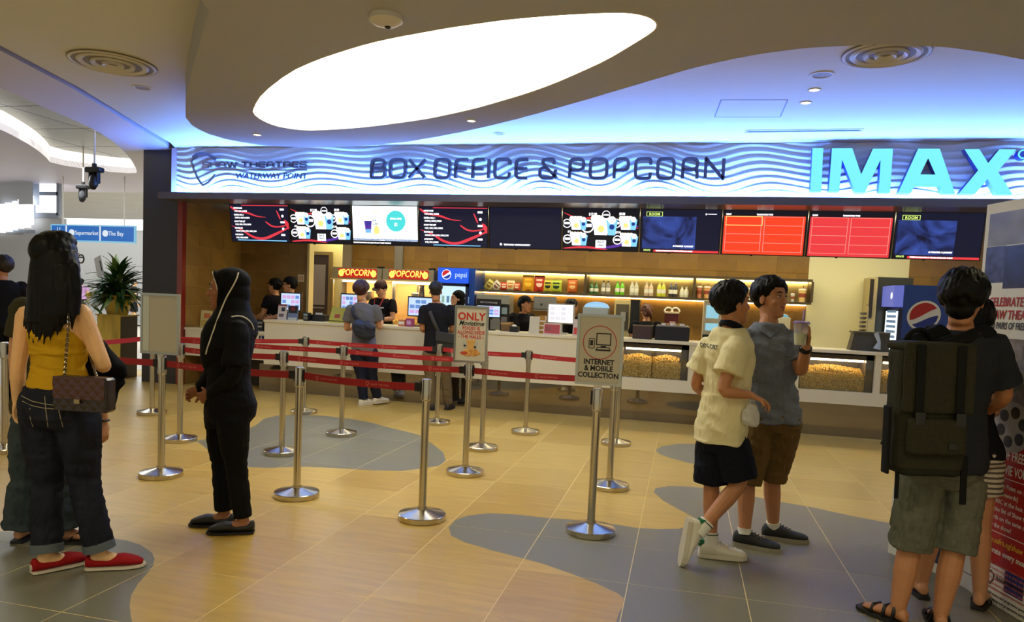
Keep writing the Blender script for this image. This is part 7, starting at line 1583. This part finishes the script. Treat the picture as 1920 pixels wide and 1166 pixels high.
mb.tube([c - f * .05 + Vector((0, 0, .02)), c + s_ * .085 + f * .09, ch + s_ * .02 + f * .185, ch - s_ * .0 + f * .188 - Vector((0, 0, .06)), ch - s_ * .02 + f * .185, c - s_ * .085 + f * .09, c - f * .05 + Vector((0, 0, .02))], .016, 6, flat=.5); part('lanyard', mb, mat('lanyard_red', (150, 24, 28), .6), t, 3)
mb = MB(); mb.box(J['pel'].lerp(J['neck'], .72) + f * .15 + s_ * -.09 + Vector((0, 0, 0)), (.07, .008, .018), math.atan2(f.x, -f.y) * -1); part('name_badge', mb, m_inkw, t)
staffer(859, 543, 10.3, (-.7, -.7), 'server in black headscarf between the fridge and the customer in black', SK['light'], scarf=True, prof=PROF_F, arms=work)
staffer(985, 553, 10.25, (.75, -.6), 'cashier in black cap leaning forward and looking right', SK['tan'], arms={'a': ((.24, .1, 1.12), (.3, .32, 1.06)), 'b': ((.22, .14, 1.12), (.02, .34, 1.08))}, cap=m_capb, lean=.2, prof=PROF_F, hd=(1, -.45), nape=-.12, back=.02, vol=.016)
staffer(1072, 559, 10.45, (.5, .6), 'dark-haired server half hidden behind the white-screened monitor', SK['tan'], arms=work, prof=PROF_F, nape=-.12, vol=.018)
t, J, R = staffer(1213, 568, 10.7, (-.15, 1), 'server with brown ponytail bending at the back counter', SK['light'], arms=work, hairm=m_hairbr, lean=.25, pitch=-.5, prof=PROF_F, nape=-.1, vol=.012)
mb = MB(); X = lambda x, y, z: J['head'] + R @ Vector((x, y, z)); b0 = X(0, -.1, .04); mb.tube([b0, b0 + Vector((.02, -.05, -.03)), b0 + Vector((.05, -.05, -.1)), b0 + Vector((.08, -.02, -.17))], [.02, .035, .032, .01], 8, rnd=True); part('ponytail', mb, m_hairbr, t, 3)
# ---- passers-by on the left
J = standing((*fl(4, 768).to_2d(), 0), 1.74, math.atan2(.9, .4), arms={'a': ((.25, .05, 1.12), (.2, .2, 1.25)), 'b': ((.25, .05, 1.12), (.2, .2, 1.25))}); R = hframe((-.9, -.1), 0)
m_suit = mat('suit_black', (14, 14, 18), .8)
t, bd, so = dressed('man in black at the left picture edge with raised hands', J, R, SK['tan'], m_suit, m_suit, 'jacket', 'trousers', .6, 1.0, 1.0, vox=.01, long=True, shoe_m=(m_suede, m_soleb)); hair_cap(t, J['head'], R, 1.0, mat('hair_dark_brown', (34, 24, 20), .5), .008, .01, .02, -.04, .012, .004)
p = fl(152, 604); J = standing((p.x, p.y, 0), 1.62, .6); R = hframe((-.4, .6)); t, bd, so = dressed('far-off shopper in pink top behind the woman in yellow', J, R, SK['fair'], mat('top_pink', (196, 150, 200), .7), mat('skirt_dark', (40, 36, 44), .8), 'top', 'trousers', .5, .95, .95, PROF_F, vox=.014, shoe_m=(m_suede, m_soleb)); hair_cap(t, J['head'], R, 1.0, m_hair, .012, .02, .03, -.1, .02, .003, n=60)
p = fl(250, 611); J = standing((p.x, p.y, 0), 1.68, -.5); R = hframe((.4, .6)); t, bd, so = dressed('far-off shopper in dark shorts passing behind the planter', J, R, SK['fair'], mat('top_dark', (34, 34, 38), .8), mat('shorts_dark', (30, 30, 34), .8), 'top', 'shorts', .5, .95, .95, PROF_M, vox=.014, rads=(.1, .1, .1, .05, .04), shoe_m=(m_suede, m_soleb)); hair_cap(t, J['head'], R, 1.0, m_hair, .012, .0, .03, -.05, .012, .003, n=60)
bpy.data.scenes.remove(TMP)
# ================================================================ CEILING FITTINGS
m_fit = mat('fitting_white', (206, 202, 194), .45)
def diffuser(px, py, z, rpx, label):
    c = fl(px, py, z); r_ = abs(fl(px + rpx, py, z).x - fl(px - rpx, py, z).x) / 2
    t = thing('ceiling_diffuser', label, 'air diffuser', (c.x, c.y, z), 'round air diffusers')
    for i, (ra, rb, dz) in enumerate(((1, .9, 0), (.82, .6, .012), (.52, .34, .02), (.26, .06, .024))):
        local('ring', MB().loft([((0, 0, -.012), (r_ * ra, 0, 0), (0, r_ * ra, 0)), ((0, 0, -.02 - dz * .6), (r_ * (ra * .94), 0, 0), (0, r_ * ra * .94, 0)), ((0, 0, -.004 + dz * .2), (r_ * rb, 0, 0), (0, r_ * rb, 0))], False, n=40), m_fit, t, .8)
    local('neck', MB().lathe([(r_ * 1.02, -.001), (r_ * 1.02, -.012)], n=40), mat('diffuser_shadow', (120, 112, 98), .6), t)  # mid-grey disc behind the rings
diffuser(212, 118, ZC, 68, 'round air diffuser on the ceiling at upper left'); diffuser(1661, 100, ZC, 80, 'round air diffuser half hidden by the bulkhead at upper right')
m_dl = glow('downlight_lens', (255, 240, 215), 6)
def disc_fit(px, py, z, r_, label, lit, name='downlight', cat='downlight'):
    c = fl(px, py, z); t = thing(name, label, cat, (c.x, c.y, z))
    local('trim_ring', MB().lathe([(r_ * .75, -.001), (r_ * .8, -.008), (r_, -.008), (r_ * 1.05, -.0)], n=28, cap=False), m_fit, t, .8); local('lens', MB().lathe([(r_ * .78, -.003), (r_ * .78, -.001)], n=24), m_dl if lit else mat('speaker_grille', (150, 146, 140), .6), t)
for px, py, z, r_, lab, lit, nm in ((884, 226, ZP, .05, 'small lit downlight on the bulkhead below the glowing panel', 1, 'downlight'), (482, 252, ZP, .05, 'small lit downlight near the left tip of the bulkhead', 1, 'downlight'), (1527, 168, ZC, .055, 'small lit downlight nearest the round ceiling speaker', 1, 'downlight'), (1511, 192, ZC, .055, 'small lit downlight left of the large cyan letters', 1, 'downlight'), (936, 250, ZC, .07, 'small round sensor on the ceiling above the fascia middle', 0, 'ceiling_sensor'), (267, 164, ZC, .09, 'round ceiling speaker beside the left diffuser', 0, 'ceiling_speaker'), (1541, 140, ZC, .1, 'round ceiling speaker below the right diffuser', 0, 'ceiling_speaker')):
    disc_fit(px, py, z, r_, lab, lit, nm, nm.replace('_', ' '))
c = fl(724, 30, ZP); t = thing('ceiling_camera', 'small white rounded camera unit on the bulkhead above the glowing panel', 'camera', (c.x, c.y, ZP))
local('housing', MB().loft([((0, 0, 0), (.1, 0, 0), (0, .1, 0)), ((0, 0, -.03), (.105, 0, 0), (0, .1, 0)), ((0, 0, -.05), (.08, 0, 0), (0, .07, 0)), ((0, 0, -.055), (.05, 0, 0), (0, .04, 0))], n=24), m_fit, t, .9)
local('lens', MB().ell((.0, .03, -.05), (.022, .022, .016)), m_rub, t, 3); local('indicator', MB().ell((-.055, -.02, -.045), (.008, .008, .006)), m_rub, t, 3)
t = thing('access_panel', 'square access hatch outlined on the right ceiling', 'hatch', fl(1412, 205, ZC)); a = [fl(x, y, ZC) for x, y in pxs(1352,187, 1477,187, 1463,219, 1340,219)]; mb = MB()
for i in range(4): p, q = a[i], a[(i + 1) % 4]; d = (q - p).normalized(); n_ = Vector((-d.y, d.x, 0)); mb.prism([p + n_ * .006, q + n_ * .006, q - n_ * .006, p - n_ * .006], (0, 0, -.002), (0, 0, 0))
part('hatch_gap', mb, mat('gap_grey', (120, 124, 150), .6), t); mb = MB(); mb.prism([p.lerp(sum(a, Vector()) / 4, .02) for p in a], (0, 0, -.0012), (0, 0, 0)); part('hatch_leaf', mb, m_ceil, t)
t = thing('slot_vent', 'long narrow air slot in the ceiling above the large cyan letters', 'vent', fl(1500, 246, ZC)); a, b = fl(1402, 246, ZC), fl(1610, 246, ZC)
part('slot', MB().bb((a.x, a.y - .03, ZC - .004), (b.x, a.y + .03, ZC)), m_black, t); part('slot_frame', MB().bb((a.x - .03, a.y - .06, ZC - .006), (b.x + .03, a.y - .03, ZC)).bb((a.x - .03, a.y + .03, ZC - .006), (b.x + .03, a.y + .06, ZC)), m_fit, t)
# ================================================================ POSTER STANDEE
A = Vector((1.572, 4.45, 0)); dB = Vector((.271, -.963, 0)).normalized(); nB = Vector((dB.y, -dB.x, 0)); 
if nB.x > 0: nB = -nB
HB, WB = 2.11, 1.15
t = thing('poster_standee', 'tall cinema promotion poster board with red text block at the right edge', 'poster board', A + dB * .5)
mb = MB(); mb.prism([A, A + dB * WB, A + dB * WB + Vector((0, 0, HB)), A + Vector((0, 0, HB))], (0, 0, 0), nB * -.03); part('board', mb, mat('board_white', (222, 218, 208), .4), t)
mb = MB(); mb.prism([A + dB * -.03 + nB * .2, A + dB * -.03 - nB * .25, A + dB * -.03 - nB * .25 + Vector((0, 0, .03)), A + dB * -.03 + nB * .2 + Vector((0, 0, .03))], (0, 0, 0), dB * .06); 
def bp(u, v, off=.0): return A + dB * u + Vector((0, 0, v)) + nB * off
def board_uv(px, py):
    d = Vector(_Mi @ np.array([px, py, 1.])); o = Vector(EYEP); s_ = (A - o).dot(nB) / d.dot(nB); p = o + d * s_; return (p - A).dot(dB), p.z
def brect(nm, u0, v0, u1, v1, m, off=.001): return part(nm, MB().prism([bp(u0, v0), bp(u1, v0), bp(u1, v1), bp(u0, v1)], nB * 0, nB * off), m, t)
m_ph1 = mat('poster_grey', (128, 128, 134), .35, noise=(6, .35, (1, 1, 1))); m_ph2 = mat('poster_navy', (34, 36, 54), .3, noise=(14, .5, (1, 1, 1))); m_ph3 = mat('poster_photo', (60, 62, 84), .3, noise=(22, .8, (1, 1, 1))); m_red = mat('poster_red', (176, 24, 22), .4); m_ph4 = mat('poster_street', (120, 112, 104), .35, noise=(18, .6, (1, 1, 1)))
V = lambda py, px=1880: board_uv(px, py)[1]
brect('top_picture', .03, V(460), WB - .02, V(398), m_ph1); brect('collage_photo', .025, V(530, 1870), .17, V(462, 1870), m_ph3); brect('dark_picture', .17, V(541), WB - .02, V(462), m_ph2); brect('street_photo', .02, V(800), WB - .02, V(634), m_ph4); brect('portrait_photo', .02, V(700), .1, V(634), mat('poster_pale', (206, 200, 190), .4)); 
vr1, vr0 = V(828), V(1066); brect('red_panel', .0, vr0, WB, vr1, m_red, .0015)
def btext(s_, u, v, size, m, nm, bold=.0008, xs=.9, sh=0): mb = text_mb(s_, size, M=frame(bp(u, v, .003), dB, (0, 0, 1)), depth=.0004, align='LEFT', xs=xs, bold=bold, shear=sh); part(nm, mb, m, t)
f_ = frame(bp(0, 0), dB, (0, 0, 1)); 
m_tr = mat('poster_text_red', (176, 26, 28), .5); m_tk = mat('poster_text_black', (30, 28, 30), .5); m_tw = mat('poster_text_white', (232, 226, 214), .5); m_ty = mat('poster_text_yellow', (226, 180, 40), .5)
btext('CELEBRATE WITH', .078, V(574), .066, m_tr, 'headline', .0012, .74, .15); btext('SHAW THEATRES', .072, V(598), .066, m_tr, 'headline', .0012, .74, .15); btext('500 PAIRS OF FREE TICKETS', .092, V(617), .052, m_tk, 'subline', .0006, .62, .15)
btext('PAIR OF FREE', .19, vr1 - .085, .07, m_tw, 'red_headline', .001, .58); btext('14 MOVIE VOUCHERS', .19, vr1 - .16, .07, m_tw, 'red_headline', .001, .58)
for i, s_ in enumerate(('Waterway Point on 18, 19 Jan', '(4.00pm onwards)', 'and NRIC at the box office', 'from the list of Shaw titles', 'rewards on the same day', 'enjoy the show!')): btext(s_, .19, vr1 - .235 - i * .043, .034, m_tw, 'small_print', .0002)
btext('www.safra.sg/shaw', .19, vr1 - .53, .042, m_ty, 'web_line', .0005); btext('celebrate every moment', .19, vr1 - .585, .042, m_tw, 'slogan', .001)
for i in range(6): btext('terms and conditions apply to every ticket redeemed here', .2, vr1 - .645 - i * .026, .02, mat('poster_text_pink', (206, 110, 104), .5), 'small_print', 0)
brect('rule', .0, vr1 - .185, .8, vr1 - .181, m_tw, .002); brect('rule', .0, vr1 - .475, .8, vr1 - .471, m_tw, .002)
rc = board_uv(1893, 800); 
for (u, v, r_) in ((rc[0] + .02, rc[1] + .0, .13),):
    mb = MB(); M = frame(bp(u, v, .002), dB, (0, 0, 1)); mb.prism([M @ Vector((r_ * math.cos(6.2832 * i / 32), r_ * math.sin(6.2832 * i / 32), 0)) for i in range(32)], nB * 0, nB * .002); part('film_reel_picture', mb, mat('reel_grey', (160, 152, 140), .4), t)
    for i in range(6): mb = MB(); mb.prism([M @ Vector((r_ * .6 * math.cos(i * 1.047 + .3) + r_ * .24 * math.cos(6.2832 * j / 14), r_ * .6 * math.sin(i * 1.047 + .3) + r_ * .24 * math.sin(6.2832 * j / 14), .002)) for j in range(14)], nB * 0, nB * .001); part('reel_hole', mb, m_tk, t)
M = frame(bp(.25, vr0 - .07, .002), dB, (0, 0, 1)); mb = MB(); stroke(mb, [(0, .02), (.0, -.005), (.022, -.04), (.045, -.005), (.045, .02), (.022, .032), (0, .02)], .006, False, M, .001); part('cinema_emblem', mb, m_tk, t); btext('SHAW THEATRES', .31, vr0 - .075, .03, m_tk, 'emblem_text', .0004); brect('rule', .0, vr0 - .125, .8, vr0 - .122, m_tk, .002)
for i in range(4): btext('official venue and programme partner', .24, vr0 - .16 - i * .028, .022, m_tk, 'small_print', 0)
brect('corner_logo', .37, .1, .5, .24, mat('poster_blue', (40, 50, 120), .4))
B2 = Vector((1.25, 4.62, 0)); tt = thing('poster_foot_panel', 'short white panel with small dark pictures at the foot of the poster board', 'panel', A + Vector((-.15, .1, 0)))
q0, q1 = A + Vector((-.24, .42, 0)), A + Vector((-.002, .01, 0)); mb = MB(); n2 = Vector((-(q1 - q0).y, (q1 - q0).x, 0)).normalized(); mb.prism([q0, q1, q1 + Vector((0, 0, .42)), q0 + Vector((0, 0, .42))], (0, 0, 0), n2 * .02); part('panel_board', mb, MATS['board_white'], tt)
dq = (q1 - q0).normalized(); ns = -n2 if n2.dot(-FWD) < 0 else n2
off_ = (0 if ns.dot(n2) < 0 else .02)
for i in range(3): u0 = .05 + i * .14; mb = MB(); mb.prism([q0 + dq * u + Vector((0, 0, v)) + n2 * off_ for u, v in ((u0, .06), (u0 + .11, .06), (u0 + .11, .19), (u0, .19))], (0, 0, 0), ns * .002); part('small_picture', mb, m_ph3, tt)
# ================================================================ PLANTER BY THE COLUMN
pc = Vector((-8.74, 9.62, 0)); t = thing('planter', 'tall square gilt planter stand beside the charcoal column', 'planter', pc)
m_gilt = mat('gilt_cloth', (196, 166, 64), .5, noise=(8, .25, (1, 1, .3)), bump=(10, .3, .01, (1, 1, .3))); m_pdk = mat('planter_dark', (52, 38, 26), .5)
w_ = .2; rz = .08; Rz = Matrix.Rotation(rz, 4, 'Z')
def loc(nm, mb, m, sm=None): mb.v = [tuple(Rz @ Vector(v)) for v in mb.v]; return local(nm, mb, m, t, sm)
loc('pedestal', MB().bb((-w_, -w_, 0), (w_, w_, .98)), m_gilt); loc('side_panel', MB().bb((w_, -w_ + .01, 0), (w_ + .006, w_ - .01, .97)), m_pdk); loc('top_slab', MB().bb((-w_ - .02, -w_ - .02, .98), (w_ + .02, w_ + .02, 1.0)), m_gilt)
tp = thing('potted_plant', 'bushy dark green potted plant wrapped in gold paper on the planter', 'plant', pc + Vector((0, 0, 1.0)))
mb = MB(); N = 24
mb.loft([((0, 0, 0), (.14, 0, 0), (0, .14, 0)), ((0, 0, .1), (.17, 0, 0), (0, .17, 0)), ((0, 0, .2), (.2, 0, 0), (0, .2, 0)), ((0, 0, .28), (.27, 0, 0), (0, .26, 0)), ((0, 0, .27), (.2, 0, 0), (0, .2, 0))], n=N)
rnd = random.Random(4); mb.v = [(x * (1 + .12 * math.sin(7 * math.atan2(y, x) + z * 9)), y * (1 + .12 * math.sin(7 * math.atan2(y, x) + z * 9)), z + (.05 * rnd.random() if z > .22 else 0)) for x, y, z in mb.v]
local('gold_wrap', mb, m_gilt, tp, .6)
m_leaf = [mat('leaf_dark', (34, 66, 24), .35), mat('leaf_mid', (62, 104, 38), .35), mat('leaf_light', (116, 140, 60), .4)]
leaf_me = []
for k in range(3):
    mb = MB(); L = [.30, .36, .26][k]; wd = .034; n = 6; vs = []
    for i in range(n + 1):
        u = i / n; x = L * u; z = .1 * u - .16 * u * u * (1 + k * .5); ww = wd * math.sin(math.pi * (u * .92 + .06)) ** .8
        vs += [(x, -ww, z + .006), (x, 0, z - .003), (x, ww, z + .006)]
    fs = [(3 * i + a, 3 * i + a + 1, 3 * i + a + 4, 3 * i + a + 3) for i in range(n) for a in (0, 1)]; mb.add(vs, fs)
    for m_ in m_leaf: leaf_me.append(mb.mesh('leaf', m_, 3))
for i in range(270):
    el = rnd.uniform(-.2, 1.45); az = rnd.uniform(0, 6.283); o = link('leaf', leaf_me[rnd.randrange(3) * 3 + (0 if rnd.random() < .55 else 1 if rnd.random() < .7 else 2)]); o.parent = tp
    r0 = rnd.uniform(.02, .2) * math.cos(max(el, 0)); o.location = (r0 * math.cos(az), r0 * math.sin(az), .24 + .34 * rnd.random() * max(0, math.sin(el) + .2)); o.rotation_euler = (rnd.uniform(-.4, .4), -el, az); s_ = rnd.uniform(.75, 1.2); o.scale = (s_, s_, s_)
for i in range(9): az = i * .7; mb = MB(); mb.tube([(0.02 * math.cos(az), .02 * math.sin(az), .1), (.06 * math.cos(az), .06 * math.sin(az), .34), (.1 * math.cos(az), .1 * math.sin(az), .5)], [.007, .006, .003], 6); local('stem', mb, m_leaf[0], tp)
cdn = thing('greeting_card', 'pale greeting card with dark line stuck in the planter foliage', 'card', wy(187, 515, 9.35)); a = [wy(x, y, 9.35) for x, y in pxs(176,485, 188,478, 195,514, 183,520)]; o = Vector(cdn.location)
local('card', MB().prism([p - o for p in a], (0, 0, 0), (0, .006, 0)), mat('card_pale', (196, 200, 204), .5), cdn); local('ink_line', MB().prism([p - o for p in [wy(x, y, 9.345) for x, y in pxs(186,489, 187.5,488, 192,508, 190.5,508.5)]], (0, 0, 0), (0, .001, 0)), m_ink, cdn); local('stake', MB().tube([a[2].lerp(a[3], .5) - o, Vector((pc.x + .02, pc.y - .12, 1.1)) - o], .004, 6), m_leaf[0], cdn)
# yellow flowers beside it
fw = thing('flower_bunch', 'small bunch of yellow and white flowers low on the planter left side', 'flowers', pc + Vector((-.24, -.16, 1.0))); 
for i in range(26):
    an, rr = rnd.uniform(0, 6.28), rnd.random() ** .5 * .13; p = (rr * math.cos(an) - .12, rr * math.sin(an) * .6 - .05, .24 + rnd.uniform(-.12, .12)); mb = MB(); mb.ell(p, (.025, .025, .018), nu=8, nv=5); local('blossom', mb, [mat('petal_yellow', (214, 196, 70), .6), mat('petal_white', (226, 220, 200), .6)][i % 2], fw, 3)
for i in range(5): mb = MB(); mb.tube([(.1, .06, -.05), (-.02 * i, 0, .1), (-.06 - .03 * i, -.03, .22)], .005, 5); local('stem', mb, m_leaf[1], fw)
# ================================================================ MALL BEYOND
tag(MB().bb((-40, 13.6, 3.55), (-7.5, 19.5, 3.65)).build('ceiling', mat('mall_metal_ceiling', (176, 172, 158), .3, .7, noise=(2.5, .25, (.25, 6, 1)))), 'brushed metal mall ceiling beyond the oval recess', kind='structure')
cl = thing('cove_band', 'bright white light band across the far mall ceiling', 'cove light', (-14, 21, 3.7)); part('diffuser', MB().bb((-40, 19.5, 3.6), (-7.5, 23.9, 3.65)), glow('cove_band_white', (250, 250, 246), 2.2), cl)
YG = 11.6
sg = thing('direction_sign', 'blue hanging direction sign with white lettering in the mall', 'sign', wy(172, 455, YG)); mb = MB(); x0, x1, za, zb = pb(mb, 97, 424, 250, 451, YG, .08); bo = part('panel', mb, glow('sign_blue', (40, 116, 206), .9), sg)
mb = MB(); pb(mb, 95, 421.5, 252, 454, YG + .01, .06); part('frame', mb, glow('sign_edge', (150, 215, 245), .9), sg)
m_sw = glow('sign_white', (232, 242, 250), 1.1); hh = zb - za
def gx_(px): return wy(px, 438, YG).x
for px in (124.5, 188): part('divider', MB().bb((gx_(px) - .012, YG - .01, za), (gx_(px) + .012, YG, zb)), m_sw, sg)
for s_, px, zz, sz in (('L1', 111, .64, .1), ('B2', 111, .1, .19), ('Supermarket', 163, .38, .115), ('The Bay', 218, .38, .115)): part('lettering', text_mb(s_, sz * 1.0, M=frame((gx_(px), YG - .008, za + hh * zz), (1, 0, 0), (0, 0, 1)), depth=.002, xs=.9), m_sw, bo)
for px in (135, 198): mb = MB(); mb.loft([((gx_(px), YG - .012, za + hh * .52), (.062, 0, 0), (0, 0, .062)), ((gx_(px), YG - .002, za + hh * .52), (.062, 0, 0), (0, 0, .062))], n=20); part('symbol_disc', mb, m_sw, bo)
for px in (115, 230): part('hanging_rod', MB().tube([(gx_(px), YG + .04, zb), (gx_(px), YG + .04, 3.52)], .009, 6), m_fit, sg)
def moving_head(px, py, D, s, label):
    c = dp(px, py, D); t = thing('stage_light', label, 'stage light', c, 'moving-head stage lights'); Z = 3.8 - c.z
    local('hanging_pole', MB().tube([(0, 0, .1 * s), (0, 0, Z)], .012, 8), m_fit, t); local('clamp', MB().box((0, 0, .14 * s), (.07 * s, .07 * s, .1 * s)), m_black, t)
    local('base', MB().rbox((0, 0, .04 * s), (.42 * s, .2 * s, .12 * s), .03), m_black, t)
    for q in (-1, 1): local('yoke_arm', MB().rbox((q * .11 * s, 0, -.13 * s), (.045 * s, .1 * s, .28 * s), .015), m_black, t)
    mb = MB(); mb.tube([(0, .05 * s, -.06 * s), (0, 0, -.16 * s), (.02 * s, -.05 * s, -.3 * s), (.02 * s, -.06 * s, -.34 * s)], [.085 * s, .105 * s, .1 * s, .085 * s], 16, rnd=True); hd = local('lamp_head', mb, mat('stage_black', (26, 28, 32), .35), t, 1)
    local('lens', MB().ell((.02 * s, -.085 * s, -.33 * s), (.06 * s, .03 * s, .06 * s)), mat('lens_glass', (130, 150, 170), .1), hd, 3)
moving_head(177, 322, 10.4, .62, 'nearer black moving-head stage light hanging in the mall'); moving_head(156, 353, 12.6, .58, 'farther black moving-head stage light below the first one')
# bright shop window and pale curved bulkhead at the left
YW = 12.5; wn = thing('mall_window', 'tall bright window with grey frame at the far left of the mall', 'window', wy(88, 405, YW))
mb = MB(); x0, x1, za, zb = pb(mb, 64, 316, 113, 404, YW, .02); part('pane', mb, glow('daylight_pane', (250, 252, 255), 2.4), wn)
mf = mat('frame_bluegrey', (150, 160, 178), .4); f = MB(); zm = za + (zb - za) * .46
for nm, a, b in (('jamb', (x0 - .04, za), (x0 + .04, zb)), ('jamb', (x1 - .04, za), (x1 + .04, zb)), ('transom', (x0, zm - .035), (x1, zm + .035)), ('head', (x0, zb - .04), (x1, zb + .04)), ('sill', (x0, za - .05), (x1, za + .05))): part(nm, MB().bb((a[0], YW - .06, a[1]), (b[0], YW, b[1])), mf, wn)
part('wall_below', MB().bb((x0 - .06, YW - .02, 0), (x1 + .06, YW + .1, za - .05)), mat('mall_wall', (186, 188, 190), .4), wn)
sc_ = thing('glazed_balustrade', 'row of bright white glazed panels with dark gaps at the far left', 'balustrade', wy(30, 425, 12.3)); YQ = 12.3
ex = [(-12, 8, 382, 436), (10, 21, 380, 434), (23, 31, 377, 431), (33, 43, 374, 428), (45, 51, 371, 425), (53, 61, 367, 421)]
for xa, xb, ya, yb in ex: mb = MB(); pb(mb, xa, ya, xb, yb, YQ, .03); part('panel', mb, MATS['daylight_pane'], sc_)
mb = MB(); pb(mb, -14, 430, 62, 440, YQ + .05, .05); part('rail', mb, mf, sc_); part('plinth', MB().bb((wy(-14, 430, YQ).x, YQ + .05, 0), (wy(62, 430, YQ).x, YQ + .15, wy(20, 436, YQ).z)), MATS['mall_wall'], sc_)
cw = MB(); pts = []; zA, zB = wy(20, 384, 12.4).z, 3.505
for i in range(21): u = i / 20; yy = 12.25 + 1.0 * (1 - u) ** 2; pts.append((wy(-60 + 122 * u, 350, yy).x, yy, 0))
vs = [(x, y, z) for z in (zA, zB) for x, y, _ in pts]; n = len(pts); cw.add(vs, [(i, i + 1, n + i + 1, n + i) for i in range(n - 1)]); cw.add([(x, y + .15, z) for x, y, z in vs], [(i, i + 1, n + i + 1, n + i) for i in range(n - 1)])
tag(cw.build('wall_curved', mat('curved_wall_pale', (206, 216, 230), .4), None, 1), 'pale blue curved upper wall at the far left of the mall', kind='structure')
